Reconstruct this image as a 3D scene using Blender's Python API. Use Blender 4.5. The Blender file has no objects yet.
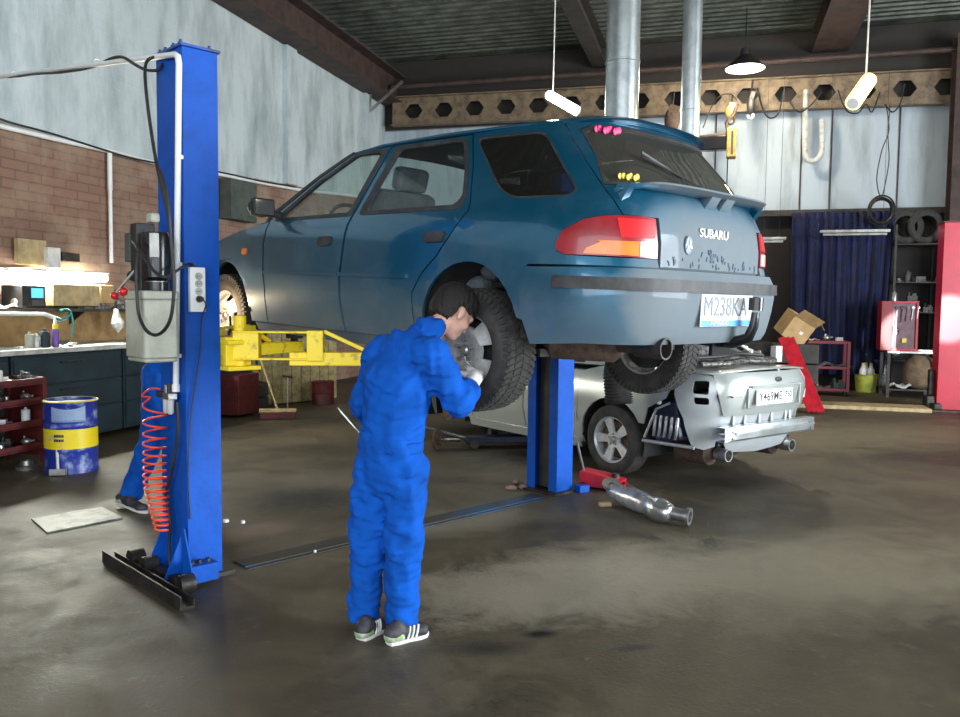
import bpy, bmesh, math, random
import numpy as np
from mathutils import Vector, Matrix, Euler
from mathutils.geometry import delaunay_2d_cdt
random.seed(7)
scene = bpy.context.scene
COL = scene.collection
PI = math.pi
V = Vector

# ------------------------------------------------------------------ camera
FPX = 818.0
PITCH, ROLL, CAMH = math.radians(3.7), 0.0107, 1.53
_f = V((0, math.cos(PITCH), -math.sin(PITCH)))
_u = V((0, math.sin(PITCH), math.cos(PITCH)))
_r = V((1, 0, 0))
CR = _r * math.cos(ROLL) + _u * math.sin(ROLL)
CU = _u * math.cos(ROLL) - _r * math.sin(ROLL)
CO = V((0, 0, CAMH))
cam_data = bpy.data.cameras.new('camera')
cam = bpy.data.objects.new('camera', cam_data)
COL.objects.link(cam)
cam.matrix_world = Matrix(((CR.x, CU.x, -_f.x, 0), (CR.y, CU.y, -_f.y, 0), (CR.z, CU.z, -_f.z, CAMH), (0, 0, 0, 1)))
cam_data.sensor_fit = 'HORIZONTAL'
cam_data.sensor_width = 36
cam_data.lens = 36 * FPX / 960
cam_data.clip_start = 0.05
cam_data.clip_end = 200
scene.camera = cam


def ray(px, py):
    return _f + CR * ((px - 480) / FPX) + CU * ((358.5 - py) / FPX)


def at(px, py, Y):
    d = ray(px, py)
    return CO + d * (Y / d.y)


ROOM = math.atan2(.275, .961)
RA = V((math.sin(ROOM), math.cos(ROOM), 0))
RB = V((math.cos(ROOM), -math.sin(ROOM), 0))


def R(u, v, z=0.0):
    return RB * u + RA * v + V((0, 0, z))


def fl(px, py, z=0.0):
    d = ray(px, py)
    return CO + d * ((z - CAMH) / d.z)


# ------------------------------------------------------------------ mesh builder
class MB:
    def __init__(s):
        s.v = []
        s.f = []
        s.m = []

    def add(s, vs, fs, mi=0):
        n = len(s.v)
        s.v += [tuple(p) for p in vs]
        for f in fs:
            s.f.append(tuple(n + i for i in f))
            s.m.append(mi)
        return s

    def box(s, c, d, rot=None, mi=0):
        c = V(c)
        vs = []
        for x in (-.5, .5):
            for y in (-.5, .5):
                for z in (-.5, .5):
                    p = V((x * d[0], y * d[1], z * d[2]))
                    if rot is not None:
                        p = rot @ p
                    vs.append(c + p)
        return s.add(vs, [(0, 1, 3, 2), (4, 6, 7, 5), (0, 4, 5, 1), (2, 3, 7, 6), (0, 2, 6, 4), (1, 5, 7, 3)], mi)

    def bb(s, a, b, mi=0):
        a = V(a)
        b = V(b)
        return s.box((a + b) / 2, (abs(b.x - a.x), abs(b.y - a.y), abs(b.z - a.z)), None, mi)

    def beam(s, a, b, w, h, up=(0, 0, 1), mi=0):
        a = V(a)
        b = V(b)
        x = (b - a)
        L = x.length
        x.normalize()
        y = V(up).cross(x)
        if y.length < 1e-5:
            y = V((0, 1, 0)).cross(x)
        y.normalize()
        z = x.cross(y)
        m = Matrix((x, y, z)).transposed()
        return s.box((a + b) / 2, (L, w, h), m, mi)

    def tube(s, pts, r, seg=8, mi=0, cap=True, closed=False):
        pts = [V(p) for p in pts]
        n = len(pts)
        rs = r if isinstance(r, (list, tuple)) else [r] * n
        rings = []
        t0 = (pts[1] - pts[0]).normalized()
        ref = V((0, 0, 1)) if abs(t0.z) < .9 else V((1, 0, 0))
        nrm = ref.cross(t0).normalized()
        for i in range(n):
            if closed:
                t = pts[(i + 1) % n] - pts[i - 1]
            else:
                t = pts[min(i + 1, n - 1)] - pts[max(i - 1, 0)]
            if t.length < 1e-9:
                t = t0
            t = t.normalized()
            nrm = (nrm - t * nrm.dot(t))
            if nrm.length < 1e-6:
                nrm = V((1, 0, 0)).cross(t)
            nrm.normalize()
            b = t.cross(nrm)
            rings.append([pts[i] + (nrm * math.cos(a) + b * math.sin(a)) * rs[i] for a in [2 * PI * k / seg for k in range(seg)]])
        vs = [p for ring in rings for p in ring]
        fs = []
        m = n if closed else n - 1
        for i in range(m):
            j = (i + 1) % n
            for k in range(seg):
                l = (k + 1) % seg
                fs.append((i * seg + k, i * seg + l, j * seg + l, j * seg + k))
        if cap and not closed:
            fs.append(tuple(range(seg))[::-1])
            fs.append(tuple((n - 1) * seg + k for k in range(seg)))
        return s.add(vs, fs, mi)

    def cyl(s, a, b, r, r2=None, seg=20, mi=0, cap=True):
        return s.tube([a, b], [r, r if r2 is None else r2], seg, mi, cap)

    def lathe(s, prof, o=(0, 0, 0), axis=(0, 0, 1), seg=32, mi=0, close=False):
        """prof: list of (r, h) along axis"""
        o = V(o)
        ax = V(axis).normalized()
        a = V((1, 0, 0)) if abs(ax.x) < .9 else V((0, 1, 0))
        e1 = ax.cross(a).normalized()
        e2 = ax.cross(e1)
        vs = []
        for (r, h) in prof:
            for k in range(seg):
                t = 2 * PI * k / seg
                vs.append(o + ax * h + (e1 * math.cos(t) + e2 * math.sin(t)) * r)
        fs = []
        n = len(prof)
        for i in range(n - 1 + (1 if close else 0)):
            j = (i + 1) % n
            for k in range(seg):
                l = (k + 1) % seg
                fs.append((i * seg + k, j * seg + k, j * seg + l, i * seg + l))
        return s.add(vs, fs, mi)

    def sphere(s, c, r, seg=16, rings=10, mi=0, rot=None):
        c = V(c)
        r = (r, r, r) if not isinstance(r, (tuple, list)) else r
        vs = []
        for i in range(rings + 1):
            t = PI * i / rings
            for k in range(seg):
                p = 2 * PI * k / seg
                q = V((r[0] * math.sin(t) * math.cos(p), r[1] * math.sin(t) * math.sin(p), r[2] * math.cos(t)))
                vs.append(c + (rot @ q if rot is not None else q))
        fs = []
        for i in range(rings):
            for k in range(seg):
                l = (k + 1) % seg
                fs.append((i * seg + k, (i + 1) * seg + k, (i + 1) * seg + l, i * seg + l))
        return s.add(vs, fs, mi)

    def prism(s, poly, d0, d1, fr=None, mi=0, holes=()):
        """poly 2D outline (with holes) extruded; fr(x,y,d)->3D"""
        fr = fr or (lambda x, y, d: (x, y, d))
        P, T, B = tri2d(poly, holes)
        n = len(P)
        vs = [fr(x, y, d0) for x, y in P] + [fr(x, y, d1) for x, y in P]
        fs = [tuple(t[::-1]) for t in T] + [tuple(n + i for i in t) for t in T]
        fs += [(a, b, b + n, a + n) for a, b in B]
        return s.add(vs, fs, mi)

    def build(s, name, mats, parent=None, smooth=None, bevel=0, bseg=2):
        me = bpy.data.meshes.new(name)
        me.from_pydata([tuple(p) for p in s.v], [], s.f)
        if not isinstance(mats, (list, tuple)):
            mats = [mats]
        for m in mats:
            me.materials.append(m)
        for p, mi in zip(me.polygons, s.m):
            p.material_index = mi
        bm = bmesh.new()
        bm.from_mesh(me)
        bmesh.ops.remove_doubles(bm, verts=bm.verts, dist=1e-5)
        bmesh.ops.recalc_face_normals(bm, faces=bm.faces)
        bm.to_mesh(me)
        bm.free()
        o = bpy.data.objects.new(name, me)
        COL.objects.link(o)
        if parent is not None:
            o.parent = parent
        if smooth is not None:
            shade(me, smooth)
        if bevel:
            md = o.modifiers.new('bevel', 'BEVEL')
            md.width = bevel
            md.segments = bseg
            md.limit_method = 'ANGLE'
            md.angle_limit = math.radians(40)
        return o


def shade(me, ang=40):
    for p in me.polygons:
        p.use_smooth = True
    bm = bmesh.new()
    bm.from_mesh(me)
    c = math.radians(ang)
    for e in bm.edges:
        if len(e.link_faces) == 2 and e.calc_face_angle(0) > c:
            e.smooth = False
    bm.to_mesh(me)
    bm.free()


def inside(p, poly):
    x, y = p
    r = False
    n = len(poly)
    j = n - 1
    for i in range(n):
        xi, yi = poly[i]
        xj, yj = poly[j]
        if (yi > y) != (yj > y) and x < (xj - xi) * (y - yi) / (yj - yi + 1e-15) + xi:
            r = not r
        j = i
    return r


def tri2d(poly, holes=(), step=None, ystep=None):
    """constrained triangulation; returns points, ccw triangles, boundary edges"""
    loops = [list(poly)] + [list(h) for h in holes]
    pts = []
    edges = []
    for lp in loops:
        n0 = len(pts)
        pts += [V((a, b)) for a, b in lp]
        edges += [(n0 + i, n0 + (i + 1) % len(lp)) for i in range(len(lp))]
    if step:
        ystep = ystep or step
        xs = [p[0] for p in poly]
        ys = [p[1] for p in poly]
        nx = max(1, int((max(xs) - min(xs)) / step))
        ny = max(1, int((max(ys) - min(ys)) / ystep))
        segs = [(pts[a], pts[b]) for a, b in edges]
        SA = np.array([[a.x, a.y] for a, b in segs])
        SB = np.array([[b.x, b.y] for a, b in segs])
        D = SB - SA
        L2 = (D * D).sum(1) + 1e-12
        for i in range(nx + 1):
            for j in range(ny + 1):
                q = (min(xs) + (i + .5 * (j % 2)) * (max(xs) - min(xs)) / nx, min(ys) + j * (max(ys) - min(ys)) / ny)
                if not inside(q, loops[0]) or any(inside(q, h) for h in loops[1:]):
                    continue
                w = np.array(q) - SA
                t = np.clip((w * D).sum(1) / L2, 0, 1)
                dd = w - D * t[:, None]
                if (dd * dd).sum(1).min() < (min(step, ystep) * .35) ** 2:
                    continue
                pts.append(V(q))
    vo, eo, fo, _, _, _ = delaunay_2d_cdt(pts, edges, [], 0, 1e-6)
    T = []
    for f in fo:
        cx = sum(vo[i].x for i in f) / 3
        cy = sum(vo[i].y for i in f) / 3
        if inside((cx, cy), loops[0]) and not any(inside((cx, cy), h) for h in loops[1:]):
            a, b, c = [vo[i] for i in f[:3]]
            if abs((b.x - a.x) * (c.y - a.y) - (b.y - a.y) * (c.x - a.x)) < 1e-10:
                continue
            T.append(tuple(f))
    cnt = {}
    for t in T:
        for i in range(3):
            a, b = t[i], t[(i + 1) % 3]
            k = (min(a, b), max(a, b))
            cnt.setdefault(k, []).append((a, b))
    B = [v[0] for k, v in cnt.items() if len(v) == 1]
    return [(p.x, p.y) for p in vo], T, B


# ------------------------------------------------------------------ objects
def empty(name, label, cat, loc=(0, 0, 0), rz=0, group=None):
    o = bpy.data.objects.new(name, None)
    COL.objects.link(o)
    o.location = loc
    o.rotation_euler = (0, 0, rz)
    o.empty_display_size = .1
    return tag(o, label, cat, group)


def tag(o, label=None, cat=None, group=None, kind=None):
    if label:
        o['label'] = label
    if cat:
        o['category'] = cat
    if group:
        o['group'] = group
    if kind:
        o['kind'] = kind
    return o


def struct(o):
    o['kind'] = 'structure'
    return o


def put(o, loc, rz=0, rx=0, ry=0):
    o.location = loc
    o.rotation_euler = (rx, ry, rz)
    return o


def dup(o, loc, rz=None, label=None):
    c = o.copy()
    COL.objects.link(c)
    c.location = loc
    if rz is not None:
        c.rotation_euler = (o.rotation_euler[0], o.rotation_euler[1], rz)
    if label:
        c['label'] = label
    for ch in list(o.children):
        d = ch.copy()
        COL.objects.link(d)
        d.parent = c
        for g in list(ch.children):
            e = g.copy()
            COL.objects.link(e)
            e.parent = d
    return c


_txt = {}


def text_mesh(name, s, size, m, parent=None, mat4=None, ext=.001, sx=1.0, bold=.0):
    cu = bpy.data.curves.new(name, 'FONT')
    cu.body = s
    cu.size = size
    cu.extrude = ext
    cu.offset = bold
    cu.align_x = 'CENTER'
    cu.align_y = 'CENTER'
    cu.resolution_u = 3
    t = bpy.data.objects.new(name + '_tmp', cu)
    COL.objects.link(t)
    bpy.context.view_layer.update()
    dg = bpy.context.evaluated_depsgraph_get()
    me = bpy.data.meshes.new_from_object(t.evaluated_get(dg))
    bpy.data.objects.remove(t)
    bpy.data.curves.remove(cu)
    me.name = name
    me.materials.clear()
    me.materials.append(m)
    M = (mat4 or Matrix.Identity(4)) @ Matrix.Diagonal((sx, 1, 1, 1))
    me.transform(M)
    o = bpy.data.objects.new(name, me)
    COL.objects.link(o)
    if parent:
        o.parent = parent
    return o


def frame4(o, x, y):
    x = V(x).normalized()
    y = V(y).normalized()
    z = x.cross(y)
    m = Matrix.Identity(4)
    for i in range(3):
        m[i][0] = x[i]
        m[i][1] = y[i]
        m[i][2] = z[i]
        m[i][3] = o[i]
    return m


# ------------------------------------------------------------------ materials
def nodes(name):
    m = bpy.data.materials.new(name)
    m.use_nodes = True
    nt = m.node_tree
    b = nt.nodes['Principled BSDF']
    return m, nt, b


def c4(c):
    return (c[0], c[1], c[2], 1)


def _n(nt, t, **k):
    n = nt.nodes.new(t)
    for a, b in k.items():
        if a.startswith('i_'):
            n.inputs[a[2:].replace('_', ' ')].default_value = b
        else:
            setattr(n, a, b)
    return n


def noise(nt, vec, scale, detail=4, rough=.6, dist=0):
    n = _n(nt, 'ShaderNodeTexNoise')
    n.inputs['Scale'].default_value = scale
    n.inputs['Detail'].default_value = detail
    n.inputs['Roughness'].default_value = rough
    n.inputs['Distortion'].default_value = dist
    nt.links.new(vec, n.inputs['Vector'])
    return n.outputs[0]


def rng(nt, val, a, b, c=0, d=1):
    n = _n(nt, 'ShaderNodeMapRange')
    n.inputs[1].default_value = a
    n.inputs[2].default_value = b
    n.inputs[3].default_value = c
    n.inputs[4].default_value = d
    nt.links.new(val, n.inputs[0])
    return n.outputs[0]


def mixc(nt, fac, a, b, mode='MIX'):
    n = _n(nt, 'ShaderNodeMix', data_type='RGBA', blend_type=mode)
    for i, s in ((0, fac), (6, a), (7, b)):
        if isinstance(s, (int, float)):
            n.inputs[i].default_value = s
        elif isinstance(s, (tuple, list)):
            n.inputs[i].default_value = c4(s)
        else:
            nt.links.new(s, n.inputs[i])
    return n.outputs[2]


def mathn(nt, op, a, b=0.0, clamp=False):
    n = _n(nt, 'ShaderNodeMath', operation=op)
    n.use_clamp = clamp
    for i, s in ((0, a), (1, b)):
        if isinstance(s, (int, float)):
            n.inputs[i].default_value = s
        else:
            nt.links.new(s, n.inputs[i])
    return n.outputs[0]


def bumpn(nt, bsdf, h, strength=.3, dist=.01):
    n = _n(nt, 'ShaderNodeBump')
    n.inputs['Strength'].default_value = strength
    n.inputs['Distance'].default_value = dist
    nt.links.new(h, n.inputs['Height'])
    nt.links.new(n.outputs[0], bsdf.inputs['Normal'])


def objco(nt):
    return _n(nt, 'ShaderNodeTexCoord').outputs['Object']


def mat(name, c, c2=None, scale=6, lo=.4, hi=.65, rough=.6, metal=0., bump=0, bscale=60, coat=0, spec=None, emit=None, es=0, rough2=None):
    m, nt, b = nodes(name)
    co = objco(nt)
    if c2 is None:
        c2 = tuple(x * .8 for x in c)
    n = noise(nt, co, scale, 5, .65)
    f = rng(nt, n, lo, hi)
    nt.links.new(mixc(nt, f, c, c2), b.inputs['Base Color'])
    b.inputs['Roughness'].default_value = rough
    if rough2 is not None:
        nt.links.new(rng(nt, n, lo, hi, rough, rough2), b.inputs['Roughness'])
    b.inputs['Metallic'].default_value = metal
    if coat:
        b.inputs['Coat Weight'].default_value = coat
        b.inputs['Coat Roughness'].default_value = .08
    if spec is not None:
        b.inputs['Specular IOR Level'].default_value = spec
    if emit:
        b.inputs['Emission Color'].default_value = c4(emit)
        b.inputs['Emission Strength'].default_value = es
    if bump:
        bumpn(nt, b, noise(nt, co, bscale, 4, .6), bump, .01)
    return m


def glassmat(name, tint, alpha, rough=.03):
    """thin glass sheet: tinted see-through mixed with a gloss coat"""
    m, nt, b = nodes(name)
    nt.nodes.remove(b)
    out = [n for n in nt.nodes if n.type == 'OUTPUT_MATERIAL'][0]
    tr = _n(nt, 'ShaderNodeBsdfTransparent')
    tr.inputs[0].default_value = c4(tint)
    gl = _n(nt, 'ShaderNodeBsdfGlossy')
    gl.inputs['Roughness'].default_value = rough
    df = _n(nt, 'ShaderNodeBsdfDiffuse')
    df.inputs[0].default_value = (.10, .095, .08, 1)
    lwn = _n(nt, 'ShaderNodeLayerWeight')
    lwn.inputs[0].default_value = .5
    lwo = mathn(nt, 'ADD', mathn(nt, 'MULTIPLY', mathn(nt, 'POWER', lwn.outputs['Facing'], 4.0), .7), .045)
    m1 = _n(nt, 'ShaderNodeMixShader')
    m1.inputs[0].default_value = alpha
    nt.links.new(tr.outputs[0], m1.inputs[1])
    nt.links.new(df.outputs[0], m1.inputs[2])
    m2 = _n(nt, 'ShaderNodeMixShader')
    nt.links.new(lwo, m2.inputs[0])
    nt.links.new(m1.outputs[0], m2.inputs[1])
    nt.links.new(gl.outputs[0], m2.inputs[2])
    nt.links.new(m2.outputs[0], out.inputs[0])
    return m


def emitmat(name, c, s):
    m, nt, b = nodes(name)
    b.inputs['Base Color'].default_value = c4(c)
    b.inputs['Emission Color'].default_value = c4(c)
    b.inputs['Emission Strength'].default_value = s
    return m


M = {}
M['blue_steel'] = mat('blue_steel', (.001, .075, .42), (.001, .055, .31), 9, .45, .75, rough=.5, bump=.12, bscale=35, spec=.22)
M['blue_dirty'] = mat('blue_dirty', (.006, .06, .33), (.03, .03, .03), 12, .42, .62, rough=.5, bump=.2)
M['hoist_yellow'] = mat('hoist_yellow', (.50, .36, .08), (.22, .15, .06), 8, rough=.5)
M['yellow_steel'] = mat('yellow_steel', (.95, .70, .015), (.30, .17, .03), 16, .55, .72, rough=.45, bump=.15)
M['black'] = mat('black', (.012, .012, .013), (.03, .028, .025), 8, rough=.55)
M['black_gloss'] = mat('black_gloss', (.01, .01, .012), rough=.22)
M['dark_metal'] = mat('dark_metal', (.06, .055, .05), (.02, .018, .016), 14, rough=.5, metal=.6, bump=.2)
M['rust'] = mat('rust', (.12, .075, .05), (.05, .035, .03), 18, rough=.75, metal=.3, bump=.3)
M['steel'] = mat('steel', (.45, .45, .44), (.28, .27, .26), 14, rough=.35, metal=.85, bump=.08)
M['chrome'] = mat('chrome', (.75, .75, .75), rough=.12, metal=1.)
M['zinc'] = mat('zinc', (.62, .66, .66), (.42, .46, .47), 5, rough=.30, metal=.9, bump=.12, bscale=12)
M['white_plastic'] = mat('white_plastic', (.78, .79, .78), (.62, .62, .6), 6, .5, .8, rough=.4)
M['white_dirty'] = mat('white_dirty', (.55, .56, .54), (.33, .32, .28), 7, rough=.6, bump=.1)
M['rubber'] = mat('rubber', (.022, .021, .02), (.05, .045, .04), 10, rough=.8, bump=.2, bscale=90)
M['red_paint'] = mat('red_paint', (.55, .012, .03), (.35, .01, .02), 7, rough=.4)
M['red_dark'] = mat('red_dark', (.12, .009, .009), (.045, .008, .008), 9, rough=.55)  # red darkened to carry the shade low in the hall
M['orange_plastic'] = mat('orange_plastic', (.85, .07, .02), (.75, .05, .015), 5, rough=.3)
M['wood'] = mat('wood', (.42, .26, .11), (.24, .14, .06), 6, rough=.7, bump=.2)
M['wood_pale'] = mat('wood_pale', (.50, .38, .20), (.30, .22, .11), 9, rough=.75, bump=.2)
M['cardboard'] = mat('cardboard', (.46, .30, .14), (.36, .23, .10), 6, rough=.85)
M['paper'] = mat('paper', (.75, .74, .70), (.5, .49, .46), 8, rough=.8)
M['green_grey'] = mat('green_grey', (.07, .085, .07), (.04, .05, .045), 5, rough=.7)
M['teal_dark'] = mat('teal_dark', (.010, .030, .042), (.006, .016, .022), 5, rough=.6)  # teal darkened to carry the shade below the bench top
M['poly'] = mat('poly', (.45, .46, .38), (.30, .30, .24), 4, rough=.5)
M['junk'] = mat('junk', (.18, .17, .16), (.03, .03, .03), 30, .45, .55, rough=.5, metal=.4, bump=.3)
M['knob_red'] = mat('knob_red', (.6, .01, .015), rough=.25)
M['purple'] = mat('purple', (.14, .06, .35), rough=.4)
M['yellow_plastic'] = mat('yellow_plastic', (.8, .7, .05), (.65, .5, .04), 5, rough=.4)
M['olive_yellow'] = mat('olive_yellow', (.50, .52, .06), (.3, .32, .05), 6, rough=.5)
M['blue_print'] = mat('blue_print', (.08, .35, .7), rough=.4)
M['foil'] = mat('foil', (.5, .5, .52), (.25, .25, .27), 9, rough=.3, metal=.5, bump=.5, bscale=25)
M['ink'] = mat('ink', (.02, .02, .025), rough=.6)
M['lens_red'] = mat('lens_red', (.30, .006, .014), (.20, .008, .012), 5, rough=.3, coat=.3)
M['lens_bright'] = mat('lens_bright', (.75, .015, .02), rough=.3, coat=.3)
M['lens_amber'] = mat('lens_amber', (.85, .22, .02), (.65, .15, .015), 9, rough=.3, coat=.3)
M['lens_clear'] = mat('lens_clear', (.55, .55, .55), rough=.3, coat=.3)
M['skin'] = mat('skin', (.72, .42, .32), (.62, .34, .25), 14, rough=.55)
M['hair'] = mat('hair', (.006, .003, .003), (.012, .007, .006), 60, rough=.65, bump=.6, bscale=160)
M['glove'] = mat('glove', (.78, .77, .73), (.62, .6, .56), 30, rough=.9, bump=.3, bscale=150)
M['cloth_blue'] = mat('cloth_blue', (.004, .085, .44), (.003, .062, .32), 5, rough=.9, bump=.35, bscale=22, spec=.15)
M['shoe_dark'] = mat('shoe_dark', (.02, .02, .025), (.06, .05, .06), 20, rough=.6)
M['shoe_green'] = mat('shoe_green', (.28, .42, .18), (.5, .52, .48), 30, .45, .55, rough=.5, metal=.2)
M['shoe_white'] = mat('shoe_white', (.7, .7, .68), rough=.6)
M['lamp_white'] = emitmat('lamp_white', (1, 1, .9), 14)
M['lamp_warm'] = emitmat('lamp_warm', (1, .9, .72), 12)
M['lamp_yellow'] = emitmat('lamp_yellow', (1, .82, .20), 3.2)
M['lamp_bench'] = emitmat('lamp_bench', (1, 1, .86), 45)


def hit(px, py, p0, n):
    """where the sight line of a photo point meets a plane"""
    d = ray(px, py)
    n = V(n)
    return CO + d * ((V(p0) - CO).dot(n) / d.dot(n))


def to_room(P):
    return V((P.dot(RB), P.dot(RA), P.z))


def on_u(px, py, u):
    return to_room(hit(px, py, R(u, 0), RB))


def on_v(px, py, v):
    return to_room(hit(px, py, R(0, v), RA))


def on_f(px, py, z=0):
    return to_room(fl(px, py, z))
# ================================================================== ROOM
def wall_left_mat():
    m, nt, b = nodes('wall_left_paint')
    co = objco(nt)
    sep = _n(nt, 'ShaderNodeSeparateXYZ')
    nt.links.new(co, sep.inputs[0])
    # brick: coordinates (v, z)
    cmb = _n(nt, 'ShaderNodeCombineXYZ')
    nt.links.new(sep.outputs[1], cmb.inputs[0])
    nt.links.new(sep.outputs[2], cmb.inputs[1])
    br = _n(nt, 'ShaderNodeTexBrick')
    nt.links.new(cmb.outputs[0], br.inputs['Vector'])
    br.inputs['Color1'].default_value = (.205, .115, .08, 1)
    br.inputs['Color2'].default_value = (.235, .135, .095, 1)
    br.inputs['Mortar'].default_value = (.15, .09, .065, 1)
    br.inputs['Scale'].default_value = 1
    br.inputs['Mortar Size'].default_value = .011
    br.inputs['Brick Width'].default_value = .36
    br.inputs['Row Height'].default_value = .105
    n1 = noise(nt, co, 1.6, 6, .65)
    n2 = noise(nt, co, 9, 5, .7)
    brc = mixc(nt, rng(nt, n1, .45, .75), br.outputs[0], (.33, .26, .19))
    # streaky white paint
    mp = _n(nt, 'ShaderNodeMapping')
    mp.inputs['Scale'].default_value = (1, 1.2, .35)
    nt.links.new(co, mp.inputs[0])
    n3 = noise(nt, mp.outputs[0], 1.5, 7, .65)
    wc = mixc(nt, rng(nt, n3, .44, .70), (.52, .58, .59), (.25, .30, .30))
    wc = mixc(nt, rng(nt, n2, .58, .8), wc, (.42, .44, .42))
    zz = mathn(nt, 'ADD', sep.outputs[2], rng(nt, n2, 0, 1, -.02, .02))
    zz = mathn(nt, 'SUBTRACT', zz, mathn(nt, 'MULTIPLY', mathn(nt, 'MAXIMUM', mathn(nt, 'SUBTRACT', sep.outputs[1], 9.0), 0), .055))
    fac = rng(nt, zz, 3.39, 3.41)
    nt.links.new(mixc(nt, fac, brc, wc), b.inputs['Base Color'])
    b.inputs['Roughness'].default_value = .85
    bumpn(nt, b, mathn(nt, 'ADD', br.outputs['Fac'], mathn(nt, 'MULTIPLY', n2, -.8)), .4, .01)
    return m


def wall_back_mat():
    m, nt, b = nodes('wall_back_paint')
    co = objco(nt)
    sep = _n(nt, 'ShaderNodeSeparateXYZ')
    nt.links.new(co, sep.inputs[0])
    mp = _n(nt, 'ShaderNodeMapping')
    mp.inputs['Scale'].default_value = (1.6, 1, .3)
    nt.links.new(co, mp.inputs[0])
    n3 = noise(nt, mp.outputs[0], 1.7, 6, .6)
    wc = mixc(nt, rng(nt, n3, .5, .72), (.40, .46, .51), (.25, .29, .31))
    n2 = noise(nt, co, 4, 5)
    recess_shade = mixc(nt, n2, (.018, .013, .013), (.008, .007, .009))  # shade of the recess below the ledge, painted onto the flat wall
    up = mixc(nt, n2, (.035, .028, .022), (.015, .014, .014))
    c = mixc(nt, rng(nt, sep.outputs[2], 3.46, 3.48), recess_shade, wc)
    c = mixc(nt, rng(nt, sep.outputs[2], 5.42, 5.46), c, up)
    nt.links.new(c, b.inputs['Base Color'])
    b.inputs['Roughness'].default_value = .8
    return m


def floor_mat():
    m, nt, b = nodes('floor_concrete')
    co = objco(nt)
    n1 = noise(nt, co, .42, 5, .6, .5)
    n2 = noise(nt, co, 2.6, 9, .78, .5)
    n3 = noise(nt, co, 7, 8, .78)
    n4 = noise(nt, co, 46, 4, .7)
    c = mixc(nt, rng(nt, n1, .38, .62), (.036, .029, .017), (.118, .095, .056))
    c = mixc(nt, rng(nt, n2, .42, .68, 0, .8), c, (.028, .023, .016))
    c = mixc(nt, rng(nt, n3, .58, .78, 0, .75), c, (.21, .175, .11))
    c = mixc(nt, rng(nt, n4, .60, .8, 0, .5), c, (.13, .12, .10))
    # painted daylight sheen, paler and darker stretches, oil patches, each placed on its own
    def spot(px, py, rx, ry, rot, col, k, c):
        p = fl(px, py)
        mp = _n(nt, 'ShaderNodeMapping', vector_type='TEXTURE')
        mp.inputs['Location'].default_value = (p.x, p.y, 0)
        mp.inputs['Rotation'].default_value = (0, 0, rot)
        mp.inputs['Scale'].default_value = (rx, ry, 1)
        nt.links.new(co, mp.inputs[0])
        vl = _n(nt, 'ShaderNodeVectorMath', operation='LENGTH')
        nt.links.new(mp.outputs[0], vl.inputs[0])
        d = mathn(nt, 'ADD', vl.outputs['Value'], rng(nt, n2, 0, 1, -.9, .9))
        return mixc(nt, rng(nt, d, 1.15, .35, 0, k), c, col)
    c = spot(600, 575, 1.1, .6, .5, (.27, .24, .18), .95, c)  # daylight sheen put into the floor colour, like the next two patches
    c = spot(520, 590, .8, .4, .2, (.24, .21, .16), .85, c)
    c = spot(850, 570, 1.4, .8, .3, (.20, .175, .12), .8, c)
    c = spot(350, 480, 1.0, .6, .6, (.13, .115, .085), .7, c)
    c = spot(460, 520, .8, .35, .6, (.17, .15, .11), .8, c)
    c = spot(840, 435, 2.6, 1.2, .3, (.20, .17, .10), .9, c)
    c = spot(300, 500, .55, .5, .4, (.010, .009, .008), .95, c)
    c = spot(260, 530, .35, .18, .9, (.17, .12, .09), .6, c)
    c = spot(540, 455, 1.2, .5, .7, (.012, .011, .010), .85, c)  # darker stretches around the silver car, here and on the next line
    c = spot(740, 480, 1.2, .45, .3, (.03, .025, .02), .7, c)
    c = spot(540, 634, .09, .05, .2, (.005, .005, .005), 1., c)
    c = spot(633, 648, .11, .04, .2, (.005, .005, .005), 1., c)
    c = spot(485, 648, .2, .10, .1, (.015, .013, .012), .8, c)
    nt.links.new(c, b.inputs['Base Color'])
    nt.links.new(rng(nt, n2, .3, .7, .72, .42), b.inputs['Roughness'])
    b.inputs['Specular IOR Level'].default_value = .45
    bumpn(nt, b, mathn(nt, 'ADD', mathn(nt, 'MULTIPLY', n3, .7), mathn(nt, 'MULTIPLY', n4, .4)), .45, .012)
    return m


M['wall_left'] = wall_left_mat()
M['wall_back'] = wall_back_mat()
M['floor'] = floor_mat()
M['ceil_steel'] = mat('ceil_steel', (.15, .165, .14), (.07, .075, .06), 3, rough=.45, metal=.5)
M['beam_brown'] = mat('beam_brown', (.07, .04, .032), (.03, .02, .018), 4, rough=.7, bump=.2)
M['beam_dark'] = mat('beam_dark', (.05, .042, .036), (.025, .022, .02), 4, rough=.7)
M['girder'] = mat('girder', (.20, .145, .085), (.08, .055, .038), 5, .42, .66, rough=.6, bump=.2)

VB, UL, UR, VF, HC = 17.5, -7.3, 9.6, -3.5, 6.95
ROT = -ROOM


def rplace(o, u=0, v=0, z=0, rz=0):
    """stand an object in the hall's own axes: x to the right along the back wall, y away"""
    o.location = R(u, v, z)
    o.rotation_euler = (0, 0, ROT + rz)
    return o


fo = MB().bb((-12, -5, -.15), (12, 20, 0)).build('floor', M['floor'])
struct(fo)
w = MB().bb((-.3, VF, 0), (0, VB + .3, HC)).build('wall_left', M['wall_left'])
struct(rplace(w, UL, 0))
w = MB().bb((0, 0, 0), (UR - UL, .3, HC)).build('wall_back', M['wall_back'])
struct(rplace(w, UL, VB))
# right wall with a wide gateway: two piers and a lintel
M['plaster'] = mat('plaster', (.35, .36, .37), (.26, .27, .28), 2, rough=.85)
w = MB()
w.bb((0, 8.2, 0), (.3, VB + .3, HC)).bb((0, VF, 0), (.3, 2.2, HC)).bb((0, 2.2, 4.4), (.3, 8.2, HC))
w = w.build('wall_right', M['plaster'])
struct(rplace(w, UR, 0))
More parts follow.
